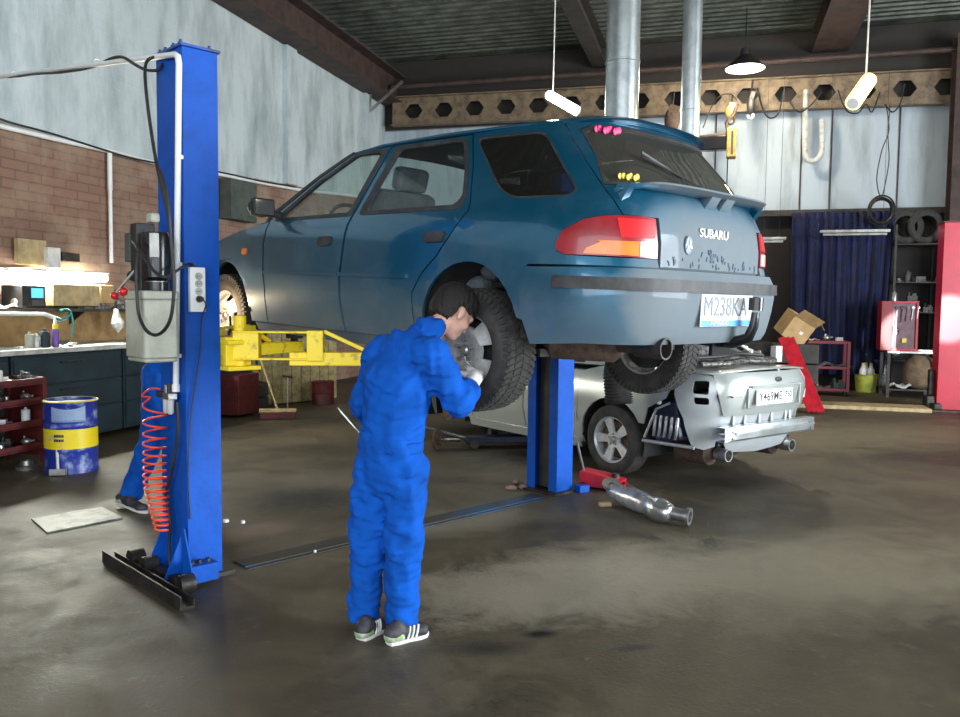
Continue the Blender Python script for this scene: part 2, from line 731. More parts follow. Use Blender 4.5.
# corrugated roof deck, ribs running across the hall
cb = MB()
n = int((VB - VF) / .24)
prof = []
for i in range(n):
    y = VF + i * .24
    prof += [(y, 0), (y + .10, 0), (y + .13, .05), (y + .21, .05)]
prof.append((VF + n * .24 + .3, 0))
vs = []
for y, z in prof:
    vs += [(UL, y, z), (UR, y, z)]
cb.add(vs, [(2 * i, 2 * i + 1, 2 * i + 3, 2 * i + 2) for i in range(len(prof) - 1)])
vs2 = [(UL, VF, .12), (UR, VF, .12), (UR, VB + .3, .12), (UL, VB + .3, .12)]
cb.add(vs2, [(0, 1, 2, 3)])
w = cb.build('ceiling', M['ceil_steel'])
struct(rplace(w, 0, 0, HC))


def ibeam(mb, a, b, w, h, t=.02):
    a = V(a)
    b = V(b)
    up = V((0, 0, 1))
    mb.beam(a + up * (h / 2 - t / 2), b + up * (h / 2 - t / 2), w, t)
    mb.beam(a - up * (h / 2 - t / 2), b - up * (h / 2 - t / 2), w, t)
    mb.beam(a, b, t, h - 2 * t)


# roof trusses running away from the camera
k = 0
for u in (-2.45, 2.0, 5.6):
    mb = MB()
    ibeam(mb, (0, VF, 0), (0, VB, 0), .30 if k == 0 else .66, .42)
    k += 1
    o = mb.build('trim_%d' % k, M['beam_dark' if k == 1 else 'beam_brown'])
    struct(rplace(o, u, 0, HC - .22))
# heavy wall beam above the left wall
mb = MB()
ibeam(mb, (0, VF, 0), (0, VB, 0), .5, .62, .03)
mb.bb((-.25, VF, .30), (.0, VB, .5))
o = mb.build('trim_4', M['beam_brown'])
struct(rplace(o, UL + .27, 0, 6.30))
# pilaster lines on the left wall
mb = MB()
mb.bb((0, 12.9, 3.6), (.10, 13.25, 5.98))
mb.bb((0, 16.2, 3.75), (.10, 16.5, 5.98))
o = mb.build('trim_5', M['wall_left'])
struct(rplace(o, UL, 0))
# right-hand steel column
mb = MB()
mb.bb((-.16, -.18, 0), (.16, -.15, 6.5)).bb((-.16, .15, 0), (.16, .18, 6.5)).bb((-.02, -.15, 0), (.02, .15, 6.5))
mb.bb((-.22, -.22, 0), (.22, .22, .04))
o = mb.build('trim_6', M['beam_brown'])
struct(rplace(o, 4.2, 16.9))
# ledge closing the white upper wall, panel seams
mb = MB()
mb.bb((UL, -.16, 3.36), (UR, 0, 3.48))
o = mb.build('trim_7', M['beam_dark'])
struct(rplace(o, 0, VB))
mb = MB()
for u in (-.08, 1.55, 2.1, 3.3, -2.4, -4.6):
    mb.bb((u - .012, -.03, 3.48), (u + .012, 0, 5.44))
o = mb.build('trim_8', M['beam_dark'])
struct(rplace(o, 0, VB))

# castellated crane girder across the back
gl0, gl1 = -7.0, 9.4
holes = []
i = 0
u = -6.5
while u < 9.0:
    holes.append([(u - .21, 0), (u - .10, .15), (u + .10, .15), (u + .21, 0), (u + .10, -.15), (u - .10, -.15)])
    u += .70
mb = MB()
mb.prism([(gl0, -.30), (gl1, -.30), (gl1, .30), (gl0, .30)], -.01, .01, lambda x, y, d: (x, d, y), holes=holes)
mb.bb((gl0, -.10, .29), (gl1, .10, .315)).bb((gl0, -.10, -.315), (gl1, .10, -.29))
g = mb.build('crane_girder', M['girder'])
tag(rplace(g, 0, 17.2, 5.76), 'long tan steel girder with hexagonal holes across the back wall', 'beam')
g.rotation_euler = Euler((0, .012, ROT)); g.location.z = 5.71
# round pipe on the girder's top
mb = MB()
mb.tube([(-6.9, 0, 0), (9.4, 0, .0)], .05, 10)
o = mb.build('steam_pipe', M['beam_brown'])
tag(rplace(o, 0, 16.9, 6.25), 'brown pipe running above the holed tan girder', 'pipe')
# bracket at the left end
mb = MB()
mb.beam((-.1, 0, 0), (.7, 0, .62), .04, .05)
mb.beam((-.1, 0, .02), (.0, 0, .5), .04, .05)
o = mb.build('wall_bracket', M['steel'])
tag(rplace(o, UL + .15, 16.4, 5.6), 'thin slanting steel bracket at the left end of the tan girder', 'bracket')
# ================================================================== CARS
def interp(x, tab):
    return float(np.interp(x, [t[0] for t in tab], [t[1] for t in tab]))


class Body:
    """car skin: s runs along the plan outline from the rear centre (s=0) up the left side, z is height"""

    def __init__(b, wz, gx, xr, xf, ra=.6, fa=.55, n=3.4):
        b.wz, b.gx, b.xr, b.xf, b.ra, b.fa, b.n = wz, gx, xr, xf, ra, fa, n
        b.cache = {}

    def contour(b, z):
        k = round(z, 3)
        if k in b.cache:
            return b.cache[k]
        w = interp(z, b.wz)
        xr = interp(z, b.xr)
        xf = interp(z, b.xf)
        ra = min(b.ra, b.ra)
        xk = xr + ra
        th = np.linspace(0, 1, 60) ** 1.6 * PI / 2
        X = xk - ra * np.cos(th) ** (2 / b.n)
        Y = np.sin(th) ** (2 / b.n)
        xm = np.linspace(xk, xf - b.fa, 60)[1:-1]
        th2 = (PI / 2) * (1 - np.linspace(0, 1, 50)[::-1] ** 1.6)
        X2 = xf - b.fa + b.fa * np.sin(th2) ** (2 / b.n)
        Y2 = np.cos(th2) ** (2 / b.n)
        X = np.concatenate([X, xm, X2])
        Y = np.concatenate([Y, np.ones(len(xm)), Y2])
        G = np.interp(X, [t[0] for t in b.gx], [t[1] for t in b.gx])
        Y = Y * w * G
        S = np.concatenate([[0], np.cumsum(np.hypot(np.diff(X), np.diff(Y)))])
        b.cache[k] = (S, X, Y, xk)
        return b.cache[k]

    def M0(b, s, z):
        S, X, Y, _ = b.contour(z)
        a = abs(s)
        x = float(np.interp(a, S, X))
        y = float(np.interp(a, S, Y))
        return V((x, y if s >= 0 else -y, z))

    def N(b, s, z):
        d = .008
        ds = b.M0(s + d, z) - b.M0(s - d, z)
        dz = b.M0(s, z + d) - b.M0(s, z - d)
        n = ds.cross(dz)
        if n.length < 1e-9:
            return V((0, 1, 0))
        n.normalize()
        p = b.M0(s, z)
        if n.dot(p - V((.8, 0, z))) < 0:
            n = -n
        return n

    def M(b, s, z, off=0.):
        p = b.M0(s, z)
        return p + b.N(s, z) * off if off else p

    def sx(b, x, z):
        S, X, Y, xk = b.contour(z)
        return float(np.interp(x, X, S))

    def sy(b, y, z):
        S, X, Y, xk = b.contour(z)
        i = int(np.argmax(Y))
        a = float(np.interp(abs(y), Y[:i + 1], S[:i + 1]))
        return a if y >= 0 else -a

    def outline(b, pts, d=.05):
        """pts (kind, val, z), kind x or y; densified"""
        out = []
        n = len(pts)
        for i in range(n):
            k, a, z = pts[i]
            k2, a2, z2 = pts[(i + 1) % n]
            f = {'x': b.sx, 'y': b.sy}
            s1 = f[k](a, z)
            s2 = f[k2](a2, z2)
            m = max(1, int(math.hypot(s2 - s1, z2 - z) / d))
            for j in range(m):
                t = j / m
                zz = z + (z2 - z) * t
                if k == k2:
                    out.append((f[k](a + (a2 - a) * t, zz), zz))
                else:
                    out.append((s1 + (s2 - s1) * t, zz))
        return out

    def panel(b, name, pts, mats, parent, holes=(), off=0., fl=.018, step=.06, side=1, smooth=30, raw=False, zs=None, extra=None):
        P = pts if raw else b.outline(pts)
        H = [h if raw else b.outline(h) for h in holes]
        Q, T, B = tri2d(P, H, step, zs or step)
        nrm = [b.N(s, z) for s, z in Q]
        vs = [b.M0(s, z) + nn * off for (s, z), nn in zip(Q, nrm)]
        n = len(vs)
        if extra:
            vs = [extra(v) for v in vs]
        vs += [v - nn * fl for v, nn in zip(vs, nrm)]
        fs = list(T) + [(a, c, c + n, a + n) for a, c in B]
        if side < 0:
            vs = [V((v.x, -v.y, v.z)) for v in vs]
        mb = MB()
        mb.add(vs, fs)
        me = bpy.data.meshes.new(name)
        me.from_pydata([tuple(v) for v in vs], [], fs)
        for m in (mats if isinstance(mats, list) else [mats]):
            me.materials.append(m)
        bm = bmesh.new()
        bm.from_mesh(me)
        # drop the unused inner points, orient outward
        bmesh.ops.delete(bm, geom=[v for v in bm.verts if not v.link_faces], context='VERTS')
        bmesh.ops.recalc_face_normals(bm, faces=bm.faces)
        bm.to_mesh(me)
        bm.free()
        if smooth:
            shade(me, smooth)
        o = bpy.data.objects.new(name, me)
        COL.objects.link(o)
        o.parent = parent
        return o


def arc(cx, cz, r, a0, a1, n=14, kind='x'):
    return [(kind, cx + r * math.cos(math.radians(a0 + (a1 - a0) * i / n)), cz + r * math.sin(math.radians(a0 + (a1 - a0) * i / n))) for i in range(n + 1)]


def rnd(pts, r=.05, n=4):
    """round the corners of an (kind,val,z) outline"""
    out = []
    m = len(pts)
    for i in range(m):
        k, x, z = pts[i]
        p = V((x, z))
        a = V(pts[i - 1][1:]) - p
        c = V(pts[(i + 1) % m][1:]) - p
        ra = min(r, a.length * .45, c.length * .45)
        if pts[i - 1][0] != k or pts[(i + 1) % m][0] != k:
            out.append((k, x, z))
            continue
        a = p + a.normalized() * ra
        c = p + c.normalized() * ra
        for j in range(n + 1):
            t = j / n
            q = a * (1 - t) ** 2 + p * 2 * t * (1 - t) + c * t * t
            out.append((k, q.x, q.y))
    return out


def loft_grid(name, fn, nu, nv, m, parent, thick=.02, smooth=40):
    vs = []
    for i in range(nu + 1):
        for j in range(nv + 1):
            vs.append(fn(i / nu, j / nv))
    fs = [(i * (nv + 1) + j, i * (nv + 1) + j + 1, (i + 1) * (nv + 1) + j + 1, (i + 1) * (nv + 1) + j) for i in range(nu) for j in range(nv)]
    mb = MB()
    mb.add(vs, fs)
    o = mb.build(name, m, parent, smooth)
    if thick:
        md = o.modifiers.new('solid', 'SOLIDIFY')
        md.thickness = thick
        md.offset = -1 if o.data.polygons[0].normal.z > 0 else 1
    return o


def car_paint(name, base, dust, low=.75, back=-.8, amount=.8, metal=.55):
    m, nt, b = nodes(name)
    co = objco(nt)
    sep = _n(nt, 'ShaderNodeSeparateXYZ')
    nt.links.new(co, sep.inputs[0])
    n1 = noise(nt, co, 3.5, 6, .65)
    n2 = noise(nt, co, 60, 3, .6)
    fz = rng(nt, mathn(nt, 'ADD', sep.outputs[2], mathn(nt, 'MULTIPLY', n1, .5)), low + .38, low - .12)
    fx = rng(nt, mathn(nt, 'ADD', sep.outputs[0], mathn(nt, 'MULTIPLY', n1, .12)), back + .02, back - .06)
    f = mathn(nt, 'MAXIMUM', fz, fx)
    f = mathn(nt, 'MULTIPLY', f, amount)
    f = mathn(nt, 'ADD', f, rng(nt, n1, .5, .8, 0, .22), True)
    nt.links.new(mixc(nt, f, base, dust), b.inputs['Base Color'])
    nt.links.new(rng(nt, f, 0, 1, metal, .05), b.inputs['Metallic'])
    nt.links.new(rng(nt, f, 0, .8, .30, .8), b.inputs['Roughness'])
    nt.links.new(rng(nt, f, 0, .8, 1, .15), b.inputs['Coat Weight'])
    b.inputs['Coat Roughness'].default_value = .07
    bumpn(nt, b, n2, .05, .003)
    return m


def rim_mesh(mb, c, ax, R0, depth, nspoke, style, mi=0, side=1):
    """alloy wheel: barrel + dish with openings; ax outward axis (y=+-1)"""
    # barrel and lip
    mb.lathe([(R0, .0), (R0 + .012, .004), (R0 + .012, -.012), (R0 - .012, -.03), (R0 - .02, -.17), (R0 + .012, -.18)], c, ax, 40, mi)
    mb.lathe([(R0 - .005, .0), (R0 - .02, -.012), (R0 - .028, -.03)], c, ax, 40, mi)
    out = [((R0 - .015) * math.cos(a), (R0 - .015) * math.sin(a)) for a in [2 * PI * i / 60 for i in range(60)]]
    holes = []
    for k in range(nspoke):
        a0 = 2 * PI * (k + .5) / nspoke
        if style == 'steel':
            r1, r2, hw1, hw2 = R0 * .60, R0 * .84, .26, .24
        else:
            r1, r2, hw1, hw2 = R0 * .34, R0 * .87, .22, .38
        h = []
        for t in np.linspace(-hw2, hw2, 7):
            h.append((r2 * math.cos(a0 + t), r2 * math.sin(a0 + t)))
        for t in np.linspace(hw1, -hw1, 4):
            h.append((r1 * math.cos(a0 + t), r1 * math.sin(a0 + t)))
        holes.append(h)
    a = V(ax)
    e1 = V((1, 0, 0))
    e2 = V((0, 0, 1))
    c = V(c)

    def fr(x, y, d):
        r = math.hypot(x, y)
        if style == 'steel':
            bulge = -.03 + .045 * math.exp(-((r - R0 * .52) / .04) ** 2) + (.012 if r < R0 * .38 else 0)
        else:
            bulge = -.018 - .02 * max(0, 1 - r / R0)
        return c + e1 * x + e2 * y + a * (bulge + d)
    P, T, B = tri2d(out, holes, .03)
    n = len(P)
    vs = [fr(x, y, 0) for x, y in P] + [fr(x, y, -.022) for x, y in P]
    mb.add(vs, list(T) + [tuple(i + n for i in t[::-1]) for t in T] + [(p, q, q + n, p + n) for p, q in B], mi)


def tyre_mesh(mb, c, ax, Rt, R0, w, lugs=True, mi=0, n=56):
    h = w / 2
    p = [(R0 - .01, -.0), (R0 + .01, .006), (R0 + .045, .012), (Rt - .04, .004), (Rt - .014, -.012), (Rt - .008, -.03), (Rt - .004, -h), (Rt - .008, -w + .03),
         (Rt - .014, -w + .012), (Rt - .04, -w - .004), (R0 + .03, -w), (R0 - .01, -w + .01)]
    mb.lathe(p, c, ax, 56, mi)
    if not lugs:
        return
    c = V(c)
    a = V(ax)
    for i in range(n):
        t = 2 * PI * i / n
        for sgn, off in ((1, 0), (-1, .5)):
            tt = t + off * 2 * PI / n
            # slanting block from the centre groove to the shoulder
            for q in range(2):
                w0, w1 = (-h + sgn * .004, -h + sgn * (h * .5)) if q == 0 else (-h + sgn * (h * .56), -h + sgn * (h - .006))
                t0 = tt + abs(w0 + h) / h * .11
                t1 = tt + abs(w1 + h) / h * .11
                dt = .036
                vs = []
                for r in (Rt - .012 - (.006 if q else 0), Rt + (.0 if q == 0 else -.003)):
                    for ww, tc in ((w0, t0), (w1, t1)):
                        for d in (-dt, dt):
                            vs.append(c + a * ww + V((math.cos(tc + d), 0, math.sin(tc + d))) * r)
                mb.add(vs, [(0, 1, 3, 2), (4, 6, 7, 5), (0, 4, 5, 1), (2, 3, 7, 6), (0, 2, 6, 4), (1, 5, 7, 3)], mi)
            # sidewall end block
            vs = []
            side = 0.006 if sgn > 0 else -w - .006
            inn = -.012 if sgn > 0 else -w + .012
            tc = tt + .13
            for ww in (inn, side):
                for r in (Rt - .045, Rt - .006):
                    for d in (-.034, .034):
                        vs.append(c + a * ww + V((math.cos(tc + d), 0, math.sin(tc + d))) * r)
            mb.add(vs, [(0, 1, 3, 2), (4, 6, 7, 5), (0, 4, 5, 1), (2, 3, 7, 6), (0, 2, 6, 4), (1, 5, 7, 3)], mi)


def wheel(root, x, y, z, sgn, Rt, R0, w, style, nsp, rimmat, lugs=True, tyremat=None):
    """tyre > rim > hub bolts"""
    ax = (0, sgn, 0)
    c = (x, y, z)
    mb = MB()
    tyre_mesh(mb, c, ax, Rt, R0, w, lugs)
    t = mb.build('tyre', tyremat or M['rubber'], root, 35)
    mb = MB()
    rim_mesh(mb, c, ax, R0, .1, nsp, style)
    r = mb.build('rim', rimmat, t, 35)
    # brake drum behind the rim
    mb = MB()
    mb.lathe([(.001, -.06), (R0 * .72, -.06), (R0 * .76, -.08), (R0 * .76, -.14), (.001, -.14)], c, ax, 28)
    mb.build('brake_drum', M['black'] if style == 'steel' else M['rust'], t, 35)
    mb = MB()
    if style == 'steel':
        mb.lathe([(.001, .012), (.02, .012), (.028, .004), (.03, -.02)], c, ax, 20)
        for k in range(5):
            a = 2 * PI * k / 5 + .3
            p = V(c) + V((math.cos(a), 0, math.sin(a))) * .054
            mb.cyl(p - V(ax) * .02, p + V(ax) * .012, .013, .010, 8)
    else:
        mb.lathe([(.001, -.008), (.026, -.008), (.032, -.016), (.033, -.04)], c, ax, 20)
        for k in range(5):
            a = 2 * PI * k / 5 + .3
            p = V(c) + V((math.cos(a), 0, math.sin(a))) * .05
            mb.cyl(p - V(ax) * .04, p - V(ax) * .02, .009, .009, 6)
    mb.build('hub', M['steel'], t, 35)
    return t


# ------------------------------------------------------------------ the blue estate car on the lift
M['paint_blue'] = car_paint('paint_blue', (.002, .095, .175), (.155, .175, .185), low=.52, back=-.82, amount=.85)
M['glass_clear'] = glassmat('glass_clear', (.82, .90, .87), .05)
M['glass_dark'] = glassmat('glass_dark', (.06, .06, .06), .10)
M['glass_dusty'] = glassmat('glass_dusty', (.22, .21, .17), .35)
M['rim_grey'] = mat('rim_grey', (.40, .40, .39), (.27, .27, .26), 20, rough=.5, metal=.15)
M['seat_grey'] = mat('seat_grey', (.11, .13, .15), (.07, .08, .09), 12, rough=.9)
M['trim_black'] = mat('trim_black', (.02, .02, .022), (.05, .05, .05), 9, rough=.6)

q_yaw, q_pit = 2.350, .036
bc = empty('estate_car', 'dusty blue estate car raised on the two post lift, rear towards the viewer', 'car', (.484, 4.79, 1.06), q_yaw)
bc.rotation_euler = (0, -q_pit, q_yaw)
bwz = [(.18, .76), (.22, .795), (.30, .82), (.45, .85), (.60, .858), (.72, .845), (.82, .835), (.90, .815), (.955, .785), (1.0, .765), (1.2, .685), (1.36, .618), (1.42, .585), (1.5, .55)]
bgx = [(-1.1, .985), (-.7, .995), (-.2, 1.0), (1.4, 1.0), (2.2, .985), (2.9, .945), (3.4, .89)]
bxr = [(.18, -.86), (.28, -.93), (.36, -.985), (.50, -1.01), (.60, -1.02), (.655, -1.015), (.675, -.985), (.69, -.955), (.80, -.955), (.93, -.935), (1.02, -.895), (1.06, -.865), (1.2, -.765), (1.385, -.605), (1.5, -.50)]
bxf = [(.18, 3.20), (.30, 3.30), (.50, 3.36), (.62, 3.34), (.75, 3.24), (.9, 3.1), (1.5, 3.0)]
BB = Body(bwz, bgx, bxr, bxf, ra=.56, n=3.6)
X = lambda *a: [('x', p, z) for p, z in a]
PB = M['paint_blue']
RF = .345


def hood_z(x):
    return interp(x, [(1.9, .965), (2.1, .95), (2.5, .885), (2.9, .80), (3.2, .71), (3.4, .66)])


rear_arch = arc(-.05, .34, .355, 196, -16, 18)      # from behind the wheel over the top to the front
front_arch = arc(2.53, .33, .35, 196, -16, 18)
for sd in (1, -1):
    # quarter panel
    q = X((.19, .72), (.10, .83), (.02, .955), (.03, 1.0), (.10, 1.20), (.19, 1.385), (-.2, 1.39), (-.40, 1.39))
    q += X((-.47, 1.31), (-.62, 1.16), (-.745, 1.03))
    q += [('y', .66, .98), ('y', .655, .915), ('x', -.80, .912), ('x', -.72, .895), ('x', -.63, .84), ('x', -.605, .79), ('x', -.61, .745), ('x', -.66, .728), ('x', -.8, .722), ('y', .49, .722), ('y', .49, .685)]
    q += [('x', -.7, .685), ('x', -.385, .68)] 
    aa = [p for p in arc(-.05, .34, .355, 165, -5, 16) if True]
    # lower edge follows the wheel arch
    q = q[:-1] + [('x', -.45, .685), ('x', -.42, .60), ('x', -.425, .42)] + arc(-.05, .34, .355, 165, -20, 16) + X((.34, .22), (.37, .30), (.37, .52), (.29, .63))
    qw = rnd(X((.155, 1.36), (-.33, 1.345), (-.64, 1.03), (-.60, 1.00), (-.27, 1.005), (-.14, 1.06)), .05)
    BB.panel('quarter_panel', q, PB, bc, [qw], side=sd)
    gl = BB.panel('rear_quarter_window', rnd(X((.165, 1.37), (-.34, 1.355), (-.655, 1.03), (-.61, .99), (-.27, .995), (-.13, 1.05)), .05), M['glass_dark'], bc, off=-.012, fl=.003, side=sd)
    ring = rnd(X((.145, 1.35), (-.325, 1.335), (-.625, 1.035), (-.595, 1.01), (-.265, 1.015), (-.15, 1.065)), .05)
    BB.panel('window_seal', qw, M['trim_black'], gl, [ring], off=-.003, fl=.008, side=sd)
    # rear door: bottom section + window frame
    rd = X((1.03, .27), (1.045, .5), (1.03, .955), (.885, 1.365), (.86, 1.385), (.195, 1.378), (.105, 1.20), (.035, 1.0), (.027, .955), (.105, .835), (.195, .725), (.295, .635), (.375, .525), (.375, .27))
    rw = rnd(X((.935, .985), (.80, 1.355), (.245, 1.35), (.16, 1.20), (.105, 1.03), (.15, .99)), .04)
    d = BB.panel('rear_door', [('x', p[1] - .003 if p[1] > .9 else p[1] + .004, p[2]) for p in rd], PB, bc, [rw], side=sd)
    g = BB.panel('window_glass', rnd(X((.94, .975), (.805, 1.36), (.24, 1.355), (.15, 1.20), (.095, 1.03), (.14, .98)), .04), M['glass_clear'], d, off=-.014, fl=.003, side=sd)
    rw2 = rnd(X((.935, .985), (.795, 1.352), (.248, 1.348), (.165, 1.20), (.108, 1.035), (.15, .992)), .04)
    rwo = rnd(X((.985, .962), (.835, 1.376), (.225, 1.368), (.135, 1.20), (.072, 1.02), (.10, .965)), .05)
    BB.panel('window_frame', rwo, M['trim_black'], d, [rw2], off=.003, fl=.014, side=sd)
    hb = BB.panel('door_handle', rnd(X((.30, .845), (.145, .85), (.15, .795), (.30, .79)), .02), M['trim_black'], d, off=.012, fl=.02, side=sd, step=.03)
    # front door
    fd = X((1.05, .27), (1.065, .5), (1.05, .955), (.905, 1.365), (.89, 1.385), (1.20, 1.383), (1.24, 1.372), (1.56, 1.225), (1.97, .985), (1.99, .955), (1.985, .8), (1.93, .5), (1.95, .27))
    fw = rnd(X((1.08, .98), (.96, 1.355), (1.215, 1.355), (1.535, 1.2), (1.83, 1.01), (1.85, .97)), .03)
    d = BB.panel('front_door', fd, PB, bc, [fw], side=sd)
    BB.panel('window_glass', rnd(X((1.085, .975), (.955, 1.36), (1.21, 1.36), (1.53, 1.205), (1.82, 1.025), (1.85, .96)), .03), M['glass_clear'], d, off=-.014, fl=.003, side=sd)
    fwo = rnd(X((1.052, .96), (.915, 1.375), (1.225, 1.366), (1.55, 1.212), (1.93, .985), (1.93, .955)), .03)
    fw2 = rnd(X((1.085, .985), (.965, 1.352), (1.21, 1.352), (1.53, 1.195), (1.82, 1.01), (1.84, .975)), .03)
    BB.panel('window_frame', fwo, M['trim_black'], d, [fw2], off=.003, fl=.014, side=sd)
    BB.panel('door_handle', rnd(X((1.31, .835), (1.17, .84), (1.175, .785), (1.31, .78)), .02), M['trim_black'], d, off=.012, fl=.02, side=sd, step=.03)
    # rub strips
    BB.panel('rub_strip', X((1.045, .60), (.42, .60), (.42, .622), (1.045, .622)), PB, bc, off=.012, fl=.014, side=sd, step=.08, zs=.02)
    BB.panel('rub_strip', X((1.94, .60), (1.07, .60), (1.07, .622), (1.94, .622)), PB, bc, off=.012, fl=.014, side=sd, step=.08, zs=.02)
    # fender
    fe = X((1.965, .27), (1.945, .5), (2.0, .8), (2.005, .955)) + X((2.1, hood_z(2.1) - .01), (2.5, hood_z(2.5) - .01), (2.9, hood_z(2.9) - .01), (3.05, hood_z(3.05) - .015), (3.05, .60), (2.86, .60), (2.87, .45))
    fe += arc(2.53, .33, .35, 20, 190, 16) + X((2.17, .27))
    f = BB.panel('front_fender', fe, PB, bc, side=sd)
    BB.panel('side_marker', rnd(X((2.28, .77), (2.21, .775), (2.21, .735), (2.28, .73)), .015), M['lens_amber'], f, off=.008, fl=.01, side=sd, step=.03)
    # sill
    BB.panel('side_sill', X((.36, .20), (.36, .29), (2.16, .29), (2.16, .20), (1.2, .185)), PB, bc, off=-.012, fl=.02, side=sd)
    # A pillar strip (outer windscreen pillar), its shade put in as black colour
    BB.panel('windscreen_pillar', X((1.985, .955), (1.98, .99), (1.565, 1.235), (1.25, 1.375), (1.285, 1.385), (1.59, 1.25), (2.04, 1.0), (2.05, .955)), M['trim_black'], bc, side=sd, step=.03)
    # mirror
    mb = MB()
    mb.sphere((1.90, sd * .905, 1.035), (.055, .09, .065), 16, 10)
    mir = mb.build('door_mirror', M['trim_black'], bc, 60)
    mb = MB()
    mb.box((1.868, sd * .905, 1.035), (.05, .16, .115))
    mb.beam((1.88, sd * .86, 1.01), (1.88, sd * .76, .99), .05, .05)
    mb.build('mirror_housing', M['trim_black'], mir, 30, .012)
    MB().box((1.841, sd * .905, 1.035), (.004, .135, .095)).build('mirror_glass', M['chrome'], mir)
    # lamps (rear)
    zt, zb = .912, .725
    lam = [('y', .495, zb), ('y', .495, .905), ('y', .53, zt), ('x', -.85, zt), ('x', -.80, .908), ('x', -.72, .890), ('x', -.63, .835), ('x', -.608, .79), ('x', -.612, .748), ('x', -.66, .73)]
    L = BB.panel('tail_lamp', lam, M['lens_red'], bc, off=.004, fl=.03, side=sd, step=.03)
    BB.panel('brake_lens', [('y', .515, .815), ('y', .515, .895), ('y', .68, .898), ('y', .68, .812)], M['lens_bright'], L, off=.008, fl=.006, side=sd, step=.03)
    BB.panel('indicator_lens', [('x', -.74, .735), ('x', -.75, .76), ('x', -.80, .788), ('y', .76, .795), ('y', .60, .797), ('y', .60, .733)], M['lens_amber'], L, off=.008, fl=.006, side=sd, step=.03)
    BB.panel('reversing_lens', [('y', .595, .733), ('y', .595, .797), ('y', .50, .797), ('y', .50, .733)], M['lens_clear'], L, off=.008, fl=.006, side=sd, step=.03)
    # panel under lamp
# tailgate
tg = [('y', -.47, .69), ('y', .47, .69), ('y', .47, .91), ('y', .64, .925), ('y', .645, .98), ('x', -.755, 1.03), ('x', -.63, 1.165), ('x', -.48, 1.32), ('x', -.43, 1.39),
      ('y', .40, 1.395), ('y', 0, 1.405), ('y', -.40, 1.395)]


def msx(k, a, z):
    return (BB.sx(a, z) if k == 'x' else BB.sy(a, z))


half = [('y', .47, .69), ('y', .47, .912), ('y', .65, .917), ('y', .655, .98), ('x', -.750, 1.03), ('x', -.625, 1.16), ('x', -.475, 1.31), ('x', -.41, 1.385), ('y', .40, 1.40), ('y', .2, 1.405)]
hs = [(msx(k, a, z), z) for k, a, z in half]
dens = []
for i in range(len(hs) - 1):
    (s1, z1), (s2, z2) = hs[i], hs[i + 1]
    mm = max(1, int(math.hypot(s2 - s1, z2 - z1) / .05))
    dens += [(s1 + (s2 - s1) * j / mm, z1 + (z2 - z1) * j / mm) for j in range(mm)]
dens.append(hs[-1])
bot = [(x, .69) for x in np.linspace(-dens[0][0], dens[0][0], 16)[1:-1]]
outl = dens + [(0, 1.405)] + [(-s, z) for s, z in dens[::-1]] + bot
wh = [(msx('y', .655, 1.055), 1.055), (msx('y', .60, 1.20), 1.20), (msx('y', .555, 1.345), 1.345), (msx('y', .50, 1.375), 1.375), (msx('y', .25, 1.385), 1.385)]


def dn(pts, d=.06):
    o = []
    for i in range(len(pts)):
        (a, b), (c, e) = pts[i], pts[(i + 1) % len(pts)]
        mm = max(1, int(math.hypot(c - a, e - b) / d))
        o += [(a + (c - a) * j / mm, b + (e - b) * j / mm) for j in range(mm)]
    return o


whole = dn(wh + [(-s, z) for s, z in wh[::-1]])
tgo = BB.panel('tailgate', outl, PB, bc, [whole], raw=True)


def shrink(pts, k):
    cx = 0
    cz = 1.22
    return [(s - math.copysign(min(abs(s), k), s) if abs(s) > .05 else s, z - math.copysign(k, z - cz)) for s, z in pts]


BB.panel('rear_window', dn(shrink(wh + [(-s, z) for s, z in wh[::-1]], -.012)), M['glass_dusty'], tgo, raw=True, off=-.008, fl=.003)
BB.panel('window_seal', dn(shrink(wh + [(-s, z) for s, z in wh[::-1]], -.004)), M['trim_black'], tgo, [dn(shrink(wh + [(-s, z) for s, z in wh[::-1]], .018))], raw=True, off=.001, fl=.008)
# wiper
mb = MB()
p0 = BB.M(-.05, 1.06, .02)
p1 = BB.M(.40, 1.20, .02)
mb.tube([p0, p0.lerp(p1, .5) + V((-.01, 0, 0)), p1], .006, 6)
mb.beam(p0.lerp(p1, .45) + V((.004, 0, 0)), p1 + V((.004, .0, .02)), .008, .012)
mb.build('wiper', M['black'], tgo)
# stickers on the rear glass
st = MB()
for k in range(8):
    a = .44 - k * .018
    p = BB.M(BB.sy(.50 - .1 * .0 - k * .016, 1.345), 1.345 + .006 * math.sin(k * 2.1), .003)
    st.sphere(p, (.005, .017, .017), 8, 6)
st.build('pink_sticker', mat('pink', (.7, .02, .15), rough=.5), tgo)
st = MB()
for k in range(6):
    p = BB.M(BB.sy(.57 - k * .017, 1.10), 1.10 + .004 * math.sin(k * 2.7), .003)
    st.sphere(p, (.005, .016, .015), 8, 6)
st.build('yellow_sticker', M['yellow_plastic'], tgo)
